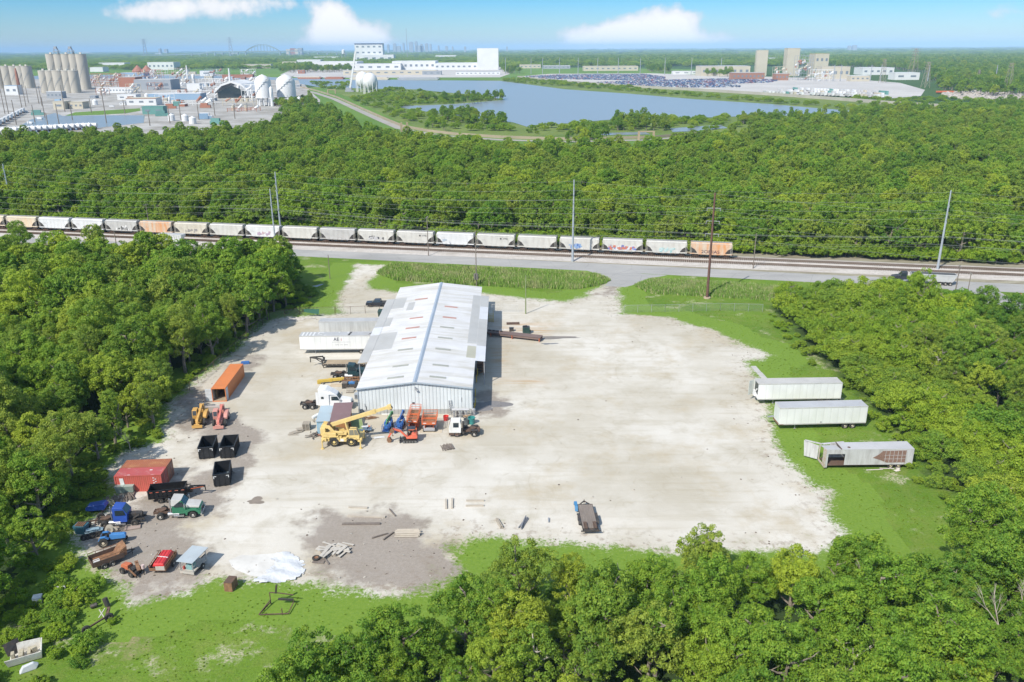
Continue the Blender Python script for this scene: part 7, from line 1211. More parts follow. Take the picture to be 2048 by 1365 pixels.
# ============================================================ road traffic
ryaw = math.atan2(nd[1], nd[0])
def on_road(px, py): return G(px, py)
def bulk_trailer(label, q, yaw, L, bodyM, axles, loadM, z0=1.35, z1=2.9):
    r = thing('bulk_trailer', label, 'trailer', (q[0], q[1], 0), yaw); h = L / 2
    part(r, 'tub', bodyM, lambda m: (m.hexa([(-h + .8, -.9, z0 - .45), (h - .8, -.9, z0 - .45), (h - .8, .9, z0 - .45), (-h + .8, .9, z0 - .45)], [(-h, -1.25, z1), (h, -1.25, z1), (h, 1.25, z1), (-h, 1.25, z1)]), m.box(-h, h, -1.3, -1.2, z1 - .15, z1 + .08), m.box(-h, h, 1.2, 1.3, z1 - .15, z1 + .08), m.box(-h - .04, -h + .04, -1.2, 1.2, z1 - .6, z1 + .05), m.box(h - .04, h + .04, -1.2, 1.2, z1 - .6, z1 + .05)))
    part(r, 'cover', loadM, lambda m: m.box(-h + .1, h - .1, -1.15, 1.15, z1 + .0, z1 + .06)); part(r, 'rib', bodyM, lambda m: [m.bar((x, s * 1.0, z0 - .3), (x, s * 1.29, z1 - .1), .08) for x in np.linspace(-h + 1, h - 1, 9) for s in (-1, 1)]); part(r, 'frame', chasM, lambda m: (m.box(-h + .5, h - .5, -.5, -.35, .75, .95), m.box(-h + .5, h - .5, .35, .5, .75, .95)))
    for ax in axles:
        for s in (-1, 1): wheel(r, ax, s * .95, .5, .5, rimW, s)
    return r
a = on_road(1805, 566); semi('black truck tractor pulling the pale dump trailer at right', (a[0] + 1.0, a[1] + 1.2, .01), ryaw + math.pi, paint('truck_black', (.03, .035, .05), .35, (.1, .1, .1), .3, 2), wb=4.6, tandem=True)
a = on_road(1868, 571); bulk_trailer('pale silver dump trailer with a dark tarpaulin behind the right-hand tree', (a[0], a[1] + 1.2), ryaw + math.pi, 11.2, paint('tub_silver', (.56, .57, .58), .4, (.4, .4, .42), .4, 1), (-3.0, -4.2, -1.8), paint('tarp_dark', (.07, .075, .08), .7, (.12, .12, .12), .4, 1))
a = on_road(299, 486.5); semi('white day cab truck tractor on the road at left', (a[0], a[1] + 1.2, .01), ryaw + math.pi, paint('truck_white', (.70, .71, .72), .35), wb=4.2, tandem=True)
a = on_road(345, 489); bulk_trailer('white bulk trailer behind the white truck on the road', (a[0] - .5, a[1] + 1.2), ryaw + math.pi, 9.0, whiteM, (-2.6, -3.8), paint('roof_grey', (.42, .43, .45), .5), z1=3.2)
# pickup
a = G(752, 615); pk = paint('pickup_black', (.02, .025, .035), .25, (.06, .06, .07), .3, 2); r = thing('pickup_truck', 'black crew cab pickup truck parked behind the warehouse', 'pickup', (a[0] + .3, a[1] + .95, 0), math.pi)
part(r, 'body', pk, lambda m: (m.prism([(-2.8, .5), (2.7, .5), (2.85, .8), (2.75, 1.15), (1.3, 1.22), (-2.8, 1.22)], -.98, .98, [0, 0, .06, .08, .03, .03])), bevel=.06); part(r, 'cab', pk, lambda m: m.prism([(-1.0, 1.2), (1.35, 1.2), (.6, 1.82), (-.85, 1.85)], -.92, .92, [0, 0, .14, .14]), bevel=.05); part(r, 'window', glass(), lambda m: (m.prism([(-.85, 1.27), (1.15, 1.27), (.55, 1.73), (-.75, 1.76)], -.93, .93, [.0, .0, .13, .13]), m.panel([(1.36, -.85, 1.24), (1.36, .85, 1.24), (.62, .76, 1.8), (.62, -.76, 1.8)], .06, .94, .05, .92, .02))); part(r, 'bed', paint('bed_liner', (.05, .05, .05), .8), lambda m: m.box(-2.7, -1.1, -.8, .8, 1.2, 1.235)); part(r, 'bumper', chrM, lambda m: (m.box(2.75, 2.9, -.95, .95, .45, .7), m.box(-2.9, -2.78, -.9, .9, .5, .7)))
for s in (-1, 1): part(r, 'headlight', chrM, lambda m: m.box(2.76, 2.86, *sorted((s * .62, s * .92)), .85, 1.02)); wheel(r, 1.75, s * .88, .4, .25, rimD, s); wheel(r, -1.75, s * .88, .4, .25, rimD, s)
a = G(765, 632); r = thing('green_hood_standin', 'dark green bin at the back of the left canopy', 'bin', (a[0], a[1], 0), 0); part(r, 'bin', dg2, lambda m: m.hexa([(-.9, -.7, 0), (.9, -.7, 0), (.9, .7, 0), (-.9, .7, 0)], [(-1.0, -.8, 1.3), (1.0, -.8, 1.3), (1.0, .8, 1.5), (-1.0, .8, 1.5)]))  # bin shape stands in for the hood of a green truck
# ============================================================ poles and wires
stlM = paint('pole_steel', (.42, .47, .52), .45, (.3, .33, .36), .3, .5, .3); brnM = paint('pole_brown', (.13, .06, .045), .8, (.2, .1, .07), .4, 1); wdM = paint('pole_wood', (.20, .165, .135), .9, (.3, .26, .2), .5, 1)
def pole(name, label, cat, q, h, r0, r1, mat, arms=(), ins=True, z=0, n=12):
    r = thing(name, label, cat, (q[0], q[1], z), yaw_r); part(r, 'shaft', mat, lambda m: m.cyl((0, 0, 0), (0, 0, h), r0, r1, n=n), smooth=True)
    for (za, w, kind) in arms:
        if kind == 'post': part(r, 'arm', mat, lambda m: m.bar((0, 0, za), (0, -w, za + .15), .1)); part(r, 'insulator', steelM, lambda m: m.cyl((0, -w, za + .1), (0, -w, za - .5), .07, n=6))
        elif kind == 'cross': part(r, 'cross_arm', mat, lambda m: m.bar((0, -w, za), (0, w, za), .14, .16)); part(r, 'insulator', steelM, lambda m: [m.cyl((0, y, za), (0, y, za + .3), .06, n=6) for y in (-w * .9, -w * .45, w * .45, w * .9)])
        elif kind == 'long': part(r, 'cross_arm', steelM, lambda m: m.bar((-w, 0, za), (w, 0, za), .12)); part(r, 'insulator', steelM, lambda m: [m.cyl((x, 0, za), (x, 0, za - .7), .08, n=6) for x in (-w, w)])
    return r
poles = [((27, 431), 19.8, 'grey steel pole at the left edge of the picture'), ((563, 474), 22.0, 'taller of the twin grey steel poles'), ((1145, 523.6), 24.4, 'tall grey steel pole standing between road and track near the middle'), ((1874.5, 541), 22.7, 'tall grey steel pole behind the dump truck at right')]
PP = []
for px, h, lab in poles:
    q = G(*px); PP.append((q, h)); pole('steel_pole', lab, 'utility pole', q, h, .38, .17, stlM, [(h * .93, .6, 'post'), (h * .82, .9, 'post'), (h * .72, .9, 'post'), (h * .62, .9, 'post'), (h * .42, .9, 'cross')])
q = G(551, 488); pole('steel_pole', 'shorter of the twin grey steel poles', 'utility pole', q, Zat(542, 378, q[1]), .3, .16, stlM, [(13, .6, 'post'), (9, .6, 'post')])
qb = G(1414, 597); hb = Zat(1426, 386, qb[1]); pole('steel_pole', 'tall dark brown steel pole in the ditch right of the driveway', 'utility pole', qb, hb, .36, .2, brnM, [(hb * .86, 1.6, 'long'), (hb * .74, 1.6, 'long'), (hb * .62, 1.6, 'long')]); part(thing('pole_footing', 'round concrete footing of the brown pole', 'footing', qb), 'footing', paint('footing', (.42, .33, .22), .9), lambda m: m.cyl((0, 0, 0), (0, 0, .35), .9, n=16))
WPO = [((953, 573), (953, 462), 'wooden pole with transformer wraps behind the warehouse', []), ((857, 512), (855, 433), 'wooden pole with cross arm between track and road left of the driveway', [(1, 1.2)]), ((1051.4, 628), (1045, 551), 'slim green painted pole beside the warehouse driveway', []), ((300, 463), (294, 408), 'wooden pole with a cross arm in front of the rust orange hopper', [(1, 1.1)]), ((237, 515), (231, 462), 'wooden pole rising from the left thicket by the road', []), ((1506, 538), (1510, 467), 'thin wooden pole beside the empty track', []), ((1908, 598), (1917, 530), 'dark wooden pole with a lamp arm near the right junction', [(1, .8)]), ((1934, 592), (1940, 545), 'short brown wooden pole right of the dark one', [(1, .6)]), ((535, 640), (537, 560), 'bare pale pole at the edge of the left thicket', []), ((660, 558), (657, 510), 'thin pole in the grass left of the first driveway', [])]
for bpx, tpx, lab, ar in WPO:
    q = G(*bpx); h = Zat(*tpx, q[1]); mt = paint('pole_green', (.20, .25, .10), .8) if 'green' in lab else wdM
    r = pole('utility_pole', lab, 'utility pole', q, h, .16 if h > 8 else .12, .1, mt, [(h - .5, w, 'cross') for _, w in ar], n=8)
    if 'transformer' in lab: part(r, 'transformer', paint('transformer', (.16, .15, .14), .6), lambda m: [m.cyl((x, -.35, 2.0), (x, -.35, 3.6), .3, n=10) for x in (-.3, .35)])
wireM = paint('wire', (.26, .29, .27), .5)
def wire(label, pts, sag=.012, r=.02):
    cv = []
    for (a_, b_) in zip(pts[:-1], pts[1:]):
        a_ = Vector(a_); b_ = Vector(b_); L = (b_ - a_).length
        for k in range(12): t = k / 12; p = a_.lerp(b_, t); p.z -= 4 * sag * L * t * (1 - t); cv.append(p)
    cv.append(Vector(pts[-1])); m = MB(); m.tube([tuple(p) for p in cv], r, 4); o = m.build('power_line', wireM); tag(o, label, 'power line', 'power lines along the railway')
e0 = (PP[0][0][0] + rd[0] * -120, PP[0][0][1] + rd[1] * -120); e1 = (PP[3][0][0] + rd[0] * 140, PP[3][0][1] + rd[1] * 140)
QQ = [(e0, 20)] + PP + [(e1, 23)]
for i, fr in enumerate((.985, .88, .77, .67)):
    wire(['topmost wire along the steel poles', 'second wire along the steel poles', 'third wire along the steel poles', 'fourth wire along the steel poles'][i], [(q[0] + rn[0] * .9, q[1] + rn[1] * .9, h * fr) for q, h in QQ], .016)
for i, (fr, o_) in enumerate(((.43, -.8), (.43, -.3), (.43, .3), (.43, .8), (.33, 0), (.31, .2))): wire('low thin wire along the steel poles above the train', [(q[0] + rn[0] * o_, q[1] + rn[1] * o_, h * fr) for q, h in QQ], .010, .014)
e2 = (qb[0] + rd[0] * 190, qb[1] + rd[1] * 190 - 3); e3 = G(551, 488); e4 = (e3[0] - 130, e3[1] + 25)
for i, f_ in enumerate((.99, .84, .72, .60)): wire(['top wire on the brown pole', 'upper arm wire on the brown pole', 'middle arm wire on the brown pole', 'lower arm wire on the brown pole'][i], [(e4[0], e4[1], 17 * f_), (e3[0], e3[1], 17 * f_ + 1), (qb[0], qb[1], hb * f_), (e2[0], e2[1], 25 * f_)], .018)
# ============================================================ fences, gate, stop sign
t = NT('chain_link'); ms = t.n('ShaderNodeMixShader'); tr = t.n('ShaderNodeBsdfTransparent'); t.col((.35, .37, .38)); ms.inputs[0].default_value = .05; t.L.new(tr.outputs[0], ms.inputs[1]); t.L.new(t.b.outputs[0], ms.inputs[2]); t.L.new(ms.outputs[0], t.N['Material Output'].inputs[0]); CL_ = t.mat
def fence(label, pts, h=1.9, step=3.2, mat=None, gate=False):
    q0 = pts[0]; r = thing('chain_link_gate' if gate else 'chain_link_fence', label, 'gate' if gate else 'fence', (q0[0], q0[1], 0))
    for a_, b_ in zip(pts[:-1], pts[1:]):
        a_ = np.array(a_) - q0; b_ = np.array(b_) - q0; L = np.linalg.norm(b_ - a_); n = max(1, int(L / step))
        part(r, 'mesh_panel', CL_, lambda m: m.hexa([(a_[0], a_[1], .05), (b_[0], b_[1], .05), (b_[0], b_[1] + .01, .05), (a_[0], a_[1] + .01, .05)], [(a_[0], a_[1], h), (b_[0], b_[1], h), (b_[0], b_[1] + .01, h), (a_[0], a_[1] + .01, h)])); part(r, 'top_rail', mat or steelM, lambda m: m.bar((a_[0], a_[1], h), (b_[0], b_[1], h), .05))
        for k in range(n + 1): p = a_ + (b_ - a_) * k / n; part(r, 'post', mat or steelM, lambda m: m.cyl((p[0], p[1], 0), (p[0], p[1], h + .1), .045, n=6))
    return r
fence('rusty chain link fence behind the trailers at left', gp([(540, 641), (600, 632), (670, 630)]), mat=rustD, h=2.0); fence('brown chain link gate across the left driveway', gp([(672, 630), (760, 626)]), mat=rustD, gate=True); r = fence('low chain link fence right of the warehouse driveway', gp([(1248, 626), (1330, 625), (1440, 622), (1525, 624)])); fence('short chain link fence right of the warehouse rear corner', gp([(984, 624), (1036, 625)]), mat=paint('fence_white', (.6, .6, .58), .6)); fence('rusty wire fence along the left thicket', gp([(536, 642), (470, 700), (380, 782)]), mat=rustD, h=1.6)
a = G(628, 634); r = thing('green_screen', 'torn dark green screen cloth hanging on the left fence', 'screen', (a[0], a[1], 0)); part(r, 'cloth', paint('screen_green', (.03, .14, .09), .7, (.05, .1, .07), .4, 1), lambda m: m.hexa([(-2.2, 0, 1.2), (1.2, 0, .6), (1.2, .03, .6), (-2.2, .03, 1.2)], [(-2.4, 0, 1.9), (1.4, 0, 1.9), (1.4, .03, 1.9), (-2.4, .03, 1.9)]))
a = G(597, 638); boards('white_planks', 'white planks lying along the left fence', (a[0], a[1] - .6, 0), .02, [(-2, 0, .1, 7, .3, .12, 0, 0), (1, .3, .15, 6, .2, .1, .05, 0), (-1, -.4, .08, 5, .3, .06, -.03, 0)], paint('white_plank2', (.60, .56, .52), .8, (.4, .3, .3), .5, 2), 'planks')
a = G(2036, 607); r = thing('stop_sign', 'red stop sign on a post at the right junction', 'sign', (a[0], a[1], 0), -2.0 + math.pi * .5); part(r, 'post', steelM, lambda m: m.bar((0, .05, 0), (0, .05, 2.1), .06)); part(r, 'plate', paint('sign_red', (.6, .03, .03), .4), lambda m: m.prism([(.42 * math.cos(math.pi / 8 + k * math.pi / 4), 2.3 + .42 * math.sin(math.pi / 8 + k * math.pi / 4)) for k in range(8)], -.01, .01)); text('STOP', .32, whiteM, r, (0, -.02, 2.19), (R_(90), 0, 0), 'lettering', .004)
# bare and leaning dead trees
dead = paint('dead_wood', (.40, .35, .29), .9, (.5, .46, .4), .5, 3)
for i, (px, py, h, lab) in enumerate(((2008, 1325, 11, 'large bare grey tree at the lower right edge'), (1832, 1290, 6.5, 'small bare tree among the leafy ones at lower right'), (1150, 1400, 6, 'bare branching tree at the bottom middle'), (30, 590, 8, 'bare white tree in the left thicket'), (262, 905, 6, 'dead leaning tree above the red container'), (1420, 1400, 6, 'bare brown tree at the bottom right of the middle'))):
    r = thing('bare_tree', lab, 'tree', (*G(px, py), 0), i * 1.1); bare(50 + i, h, 3).build('trunk', dead, r)
# ============================================================ far ground, water, plant, factory, city
def sh(name, pts, z, mat, jit=0, seg=None, kind='structure'): return tag(tess(name, gp(pts), z, mat, jit, seg), kind=kind)
fieldM = grass_mat('field', (.10, .20, .03), (.15, .26, .045), (.16, .21, .07), .006).mat; marshM = grass_mat('marsh', (.10, .17, .03), (.19, .25, .06), (.23, .22, .10), .02).mat
lotM = paint('pale_lot', (.46, .44, .42), .95, (.30, .29, .27), .5, .02); indM = paint('plant_ground', (.42, .41, .39), .95, (.20, .185, .16), .85, .03, thr=.40)
t = NT('lake_water'); t.col((.19, .225, .25)); t.b.inputs['Roughness'].default_value = .3; t.b.inputs['Specular IOR Level'].default_value = .35; t.bump(t.noise(.35, 3, None, .5, (1, 2.5, 1)), .12, .3); WAT = t.mat
sh('grass_field', [(-300, 150), (-300, 112), (150, 122), (420, 119), (640, 122), (900, 128), (1010, 134), (1500, 140), (1500, 152), (1000, 160), (600, 166), (100, 160)], -.20, fieldM)
sh('marsh', [(600, 180), (640, 172), (1000, 160), (1060, 154), (1700, 196), (2300, 235), (2300, 262), (1500, 300), (800, 300), (640, 235)], -.18, marshM)
sh('levee_grass', [(606, 178), (650, 176), (700, 196), (790, 240), (860, 262), (960, 270), (1130, 275), (1330, 268), (1340, 290), (1000, 300), (700, 280), (620, 215)], -.12, fieldM)
sh('plant_yard', [(-500, 320), (-300, 165), (0, 158), (180, 150), (430, 148), (600, 158), (618, 180), (640, 200), (640, 240), (500, 262), (250, 275), (0, 290)], -.10, indM)
LAKE = [(595, 156.5), (700, 159), (880, 161), (1000, 162), (1131, 179), (1262, 188), (1393, 199), (1536, 208), (1640, 217), (1719, 223), (1713, 229), (1625, 227), (1567, 232), (1479, 233), (1366, 237), (1215, 240), (1131, 247), (1058, 255), (1026, 245), (979, 240), (900, 229), (857, 224), (785, 213), (900, 209), (1011, 200), (960, 191), (880, 184), (830, 179), (760, 178), (640, 175), (600, 168)]
sh('lake', LAKE, -.06, WAT); sh('canal', [(-200, 160), (150, 150), (420, 152), (595, 156.5), (600, 161), (420, 158), (160, 156), (-200, 168)], -.05, WAT)
sh('pond', [(25, 262), (60, 240), (110, 226), (125, 232), (200, 231), (290, 231), (287, 246), (230, 252), (180, 258), (90, 266)], -.05, WAT); sh('pond', [(1340, 257), (1440, 250), (1455, 256), (1400, 262), (1345, 264)], -.05, WAT); sh('pond', [(1180, 267), (1290, 264), (1300, 269), (1190, 271)], -.05, WAT)
sh('pond_bank', [(130, 232), (150, 225), (215, 221), (280, 217), (281, 222), (250, 227), (200, 230)], -.03, fieldM)
sh('car_lot', [(1040, 153), (1100, 148), (1300, 147), (1470, 152), (1700, 158), (1800, 166), (1850, 180), (1842, 192), (1780, 197), (1560, 188), (1350, 178), (1200, 167)], -.10, lotM)
sh('factory_yard', [(560, 150), (600, 132), (1000, 134), (1020, 148), (1000, 155), (600, 156)], -.10, lotM)
roadF = paint('far_road', (.33, .31, .28), .9, (.24, .2, .15), .5, .05); 
def fpath(name, pts, w, z, mat):
    P = [np.array(G(*p)) for p in pts]; m = MB(); vs = []
    for i, p in enumerate(P):
        d = P[min(i + 1, len(P) - 1)] - P[max(i - 1, 0)]; d = d / np.linalg.norm(d); n_ = np.array([-d[1], d[0]]) * w / 2; vs += [(*(p - n_), z), (*(p + n_), z)]
    m.add(vs, [(2 * i, 2 * i + 1, 2 * i + 3, 2 * i + 2) for i in range(len(P) - 1)]); return tag(m.build(name, mat), kind='structure')
LV = [(596, 178), (630, 186), (670, 199), (720, 222), (760, 240), (800, 257), (850, 267), (910, 274), (1000, 280), (1130, 284), (1300, 280), (1400, 272)]
fpath('levee_road', LV, 8, .02, roadF)
r = thing('levee_wall', 'long low brown floodwall following the levee road', 'wall', (0, 0, 0)); P = [G(x + 4, y - 3.2) for x, y in LV]
part(r, 'wall', paint('floodwall', (.34, .28, .19), .9, (.22, .2, .15), .5, .1), lambda m: [m.bar((*a_, .8), (*b_, .8), .5, 2.0) for a_, b_ in zip(P[:-1], P[1:])])
r = thing('lake_floodwall', 'long pale concrete floodwall between lake shore and car lot', 'wall', (0, 0, 0)); P = [G(*p) for p in ((1035, 155.5), (1130, 165), (1262, 175), (1393, 182), (1536, 191), (1650, 199), (1780, 209), (1950, 220))]
part(r, 'wall', paint('floodwall_pale', (.36, .34, .29), .9, (.25, .23, .18), .5, .1), lambda m: [m.bar((*a_, 1.5), (*b_, 1.5), .6, 4) for a_, b_ in zip(P[:-1], P[1:])])
for x0, x1, y in ((655, 672, 188), (1049, 1190 - 1, 283)):
    q, yw, L = ab((x0, y), (x1, y)) if x0 < 700 else ab((1275, 280), (1309, 280)); r = thing('flood_gate', 'concrete flood gate posts on the levee at left' if x0 < 700 else 'brown flood gate posts at the right end of the levee', 'gate', (q[0], q[1], 0), yw); part(r, 'posts', paint('gate_tan', (.36, .28, .17), .9), lambda m: (m.box(-L / 2, -L / 2 + 1.5, -.7, .7, 0, 6), m.box(L / 2 - 1.5, L / 2, -.7, .7, 0, 6), m.box(-L / 2, L / 2, -.4, .4, 5.2, 6)))
q = G(812 * 0 + 809, 264); r = thing('flood_gate', 'pair of brown gate posts in the middle of the levee', 'gate', (q[0], q[1], 0), .2); part(r, 'posts', paint('gate_tan', (.36, .28, .17), .9), lambda m: (m.box(-3, -1.5, -.7, .7, 0, 7), m.box(1.5, 3, -.7, .7, 0, 7)))
# ---- generic far buildings
wB = paint('far_white', (.66, .67, .68), .6, (.5, .5, .5), .3, .05); rB = paint('far_roof', (.50, .50, .50), .6, (.4, .4, .38), .4, .04); cB = paint('far_cream', (.52, .47, .36), .7, (.4, .35, .28), .4, .05); gB = paint('far_grey', (.30, .33, .37), .7, (.25, .25, .26), .4, .05); bB = paint('far_blue', (.22, .36, .52), .6, (.3, .35, .4), .4, .05); rsB = paint('far_rust', (.36, .14, .08), .8, (.22, .12, .08), .6, .08); brk_ = paint('far_brick', (.34, .16, .10), .9, (.3, .2, .15), .4, .08); gnB = paint('far_teal', (.10, .28, .25), .7, (.2, .3, .28), .4, .1); winM = glass('far_window', (.17, .20, .24))
def fb(label, x0, x1, yb, yt, dep, wall, roof=None, win=0, rows=1, name='industrial_building', cat='building', gable=0, band=None, grp=None, door=0):
    a_ = G(x0, yb); b_ = G(x1, yb); w = b_[0] - a_[0]; Y = (a_[1] + b_[1]) / 2; h = Zat((x0 + x1) / 2, yt, Y + .01); h = max(h, 2.5)
    r = thing(name, label, cat, ((a_[0] + b_[0]) / 2, Y, 0), 0, grp)
    part(r, 'wall', wall, lambda m: m.box(-w / 2, w / 2, 0, dep, -.3, h))
    part(r, 'roof', roof or rB, lambda m: m.prism([(-w / 2 - .3, h), (w / 2 + .3, h), (0, h + gable)], -.3, dep + .3) if gable else m.box(-w / 2 - .2, w / 2 + .2, -.2, dep + .2, h, h + .4))
    k = win
    for rr in range(rows):
        for i in range(k): x = -w / 2 + w * (i + .5) / k; z = h * (rr + .6) / (rows + .2); part(r, 'window', winM, lambda m: m.box(x - w / k * .22, x + w / k * .22, -.15, 0, z - h / rows * .12, z + h / rows * .14))
    if band: part(r, 'band', band, lambda m: m.box(-w / 2 - .1, w / 2 + .1, -.25, -.05, h * .93, h))
    if door: part(r, 'door', winM, lambda m: m.box(-w * .1, w * .1, -.2, 0, 0, h * .45))
    return r
FB = [('rust red industrial hall beside the silos', 240, 272, 178, 155, 30, rsB, None, 0, 1), ('blue grey industrial hall right of the rust red one', 272, 341, 180, 160, 40, gB, None, 4, 1), ('pale blue hall behind the rust red one', 244, 287, 158, 146, 30, bB, None, 0, 1), ('white hall with blue trim on the far grass', 299, 346, 140, 125, 60, wB, None, 6, 1),
      ('long white hall on the far grass behind the silos', 202, 247, 137, 126, 50, wB, None, 0, 1), ('small white hall left of the long white hall', 182, 205, 144, 135, 40, wB, None, 0, 1), ('long low white office in front of the rust red hall', 196, 267, 186, 176, 14, wB, wB, 12, 1), ('white workshop with red front near the pond', 255, 312, 211, 197, 18, wB, cB, 3, 1), ('long pale blue warehouse behind the workshop', 300, 400, 200, 188, 22, bB, wB, 0, 1),
      ('white shed left of the pale blue warehouse', 236, 272, 200, 190, 15, wB, wB, 2, 1), ('teal shed at the edge of the pond', 286, 327, 229, 214, 10, gnB, gnB, 2, 1), ('beige bunker building above the pond', 108, 130, 219, 204, 15, cB, cB, 1, 1), ('beige walled compound left of the pond bank', 140, 166, 218, 205, 15, cB, cB, 3, 1), ('grey pump house behind the silos foot', 95, 124, 197, 184, 12, gB, wB, 4, 1),
      ('white hall at the foot of the left silos', 12, 36, 190, 172, 15, wB, bB, 2, 1), ('white tank hall beyond the pipe racks', 375, 400, 181, 168, 15, wB, wB, 0, 1), ('small white hall beyond the pipe racks', 401, 425, 152, 142, 15, wB, bB, 1, 1), ('brown row of barges sheds by the canal', 446, 504, 156, 150, 15, rsB, rsB, 0, 1),
      ('tall white factory block with a dark blue top band', 713, 765, 124, 87, 60, wB, wB, 5, 3), ('lower white wing of the tall factory block', 727, 786, 124, 110, 70, wB, wB, 4, 1), ('plain white factory tower at the right end', 955, 997, 140, 97, 60, wB, wB, 0, 1), ('long white factory hall left of the tall block', 628, 713, 140, 124, 120, wB, wB, 8, 1), ('long white factory hall below the tall block', 700, 800, 141, 128, 60, wB, rB, 6, 1), ('long white factory hall with rooftop units', 786, 870, 140, 123, 120, wB, wB, 8, 1), ('long white factory hall beside the white tower', 870, 955, 140, 127, 120, wB, wB, 8, 1),
      ('low white hall behind the factory at left', 596, 640, 132, 120, 60, wB, wB, 3, 1), ('cream hall left of the factory', 566, 592, 136, 124, 30, cB, cB, 3, 1), ('long tan dock shed in front of the factory', 690, 872, 150, 141, 25, cB, rB, 12, 1), ('grey dock shed with dark doors', 845, 882, 150, 143, 25, gB, gB, 3, 1), ('white office row right of the dock sheds', 912, 1000, 150, 144, 20, wB, gB, 10, 1), ('low pale warehouse by the water tower', 630, 675, 120, 114, 50, wB, wB, 0, 1),
      ('grey roofed row of low sheds left of the factory', 486, 540, 137, 129, 30, cB, gB, 6, 1), ('far white villa with a tall roof behind the factory', 872, 912, 118, 111, 40, wB, cB, 5, 1),
      ('tan warehouse left end behind the car lot', 1039, 1082, 137, 130, 40, cB, cB, 5, 1), ('grey warehouse behind the car lot', 1087, 1141, 138, 132, 40, gB, wB, 6, 1), ('long tan warehouse behind the middle of the car lot', 1167, 1278, 142, 133, 50, cB, cB, 10, 1), ('low white shed beside the tan warehouse', 1345, 1400, 149, 143, 20, wB, wB, 3, 1), ('long beige hall in front of the tan tower', 1400, 1502, 152, 133, 60, cB, rB, 8, 1), ('red brick office at the end of the car lot', 1463, 1530, 160, 146, 25, brk_, rB, 8, 1), ('red brick block beside the steel framework', 1550, 1577, 161, 148, 20, brk_, rB, 4, 1),
      ('tall beige power plant block', 1570, 1596, 152, 97, 25, cB, cB, 0, 1), ('pink and cream boiler house with yellow roof trim', 1626, 1655, 152, 108, 40, cB, paint('roof_ochre', (.5, .38, .1), .7), 3, 2), ('cream turbine hall right of the boiler house', 1640, 1700, 158, 134, 30, cB, cB, 5, 1), ('white depot right of the power plant', 1722, 1790, 150, 136, 50, wB, wB, 5, 1), ('long white depot below the lattice tower', 1787, 1840, 160, 146, 30, wB, wB, 2, 1), ('grey roofed house row by the right wood', 1873, 1910, 148, 140, 30, wB, gB, 5, 1), ('white apartment slab behind the power plant', 1538, 1572, 124, 116, 30, wB, gB, 8, 2), ('pale hall at the far right edge', 2020, 2070, 158, 152, 40, gB, gB, 3, 1), ('low cream storage hall below the boiler house', 1700, 1740, 163, 152, 20, cB, wB, 4, 1)]
for f_ in FB:
    lab, x0, x1, yb, yt, dep, wl, rf, wn, rows = f_; fb(lab, x0, x1, yb, yt, dep, wl, rf, wn, rows, band=paint('band_navy', (.05, .08, .2), .5) if 'top band' in lab else (rsB if 'red front' in lab else None))
# scattered far buildings out to the horizon
for i in range(95):
    px = rnd.uniform(-60, 2100); py = rnd.choice([rnd.uniform(100, 104), rnd.uniform(103, 109), rnd.uniform(108, 126)]) if px > 1250 else rnd.uniform(99.5, 107) + max(0, (1024 - px) * .006)
    w = rnd.uniform(5, 16); lab = ['distant white building among the far trees', 'distant cream building among the far trees', 'distant grey roofed building among the far trees'][i % 3]
    fb(lab, px, px + w, py, py - rnd.uniform(.8, 2.2) - (py - 98) * .1, 60, [wB, cB, gB][i % 3], [wB, gB, rB][i % 3], 0, 1, name='distant_building', grp='distant buildings scattered over the plain')
for i in range(60):
    px = rnd.uniform(1680, 2080); py = rnd.uniform(118, 136); fb('small suburban house right of the power plant', px, px + rnd.uniform(5, 11), py, py - 2.6, 12, [wB, cB, brk_][i % 3], gB, 0, 1, name='suburban_house', cat='house', gable=3, grp='suburban houses at far right')
# ---- silos
con = paint('silo_concrete', (.42, .39, .33), .9, (.30, .28, .24), .5, .06, streak=(1, 1, .15)); sroof = paint('silo_top', (.5, .48, .42), .8, (.35, .25, .18), .5, .2)
def silo(lab, px, yb, yt, rpx, mt=con, dome=0, legs=0, grp=None, name='concrete_silo', dy=0):
    q = G(px, yb); q = (q[0], q[1] + dy); sc = CF / (np.array([q[0], q[1], -CH]) @ vF); R0_ = rpx / sc; h = Zat(px, yt, q[1]); r = thing(name, lab, 'silo', (q[0], q[1], 0), 0, grp)
    z0 = h * .28 if legs else 0
    part(r, 'shell', mt, lambda m: m.lathe((0, 0, 0), [(R0_, z0), (R0_, h * .97 - dome)] + ([(R0_ * .85, h * .97 - dome * .5), (R0_ * .45, h * .97 - dome * .1), (.3, h)] if dome else [(R0_ * .98, h)]), 24), smooth=True)
    if legs: part(r, 'legs', wB, lambda m: [m.bar((R0_ * .8 * math.cos(k), R0_ * .8 * math.sin(k), 0), (R0_ * .8 * math.cos(k), R0_ * .8 * math.sin(k), z0), 1.0) for k in np.linspace(0, 5.6, 9)] + [m.lathe((0, 0, 0), [(R0_ * 1.04, z0 - .8), (R0_ * 1.04, z0)], 20)])
    if not dome: part(r, 'cap', sroof, lambda m: (m.lathe((0, 0, h), [(R0_ * 1.02, 0), (R0_ * 1.02, .6)], 20), m.box(-1.5, 1.5, -1, 1, .6 + h, h + 3)))
    part(r, 'stair', gB, lambda m: [m.bar((R0_ * math.cos(k) * 1.03, R0_ * math.sin(k) * 1.03, z0 + (h - z0) * t_), (R0_ * math.cos(k + .4) * 1.03, R0_ * math.sin(k + .4) * 1.03, z0 + (h - z0) * (t_ + .08)), .4) for t_, k in zip(np.linspace(0, .85, 9), np.linspace(3.3, 5.6, 9))])
    return r
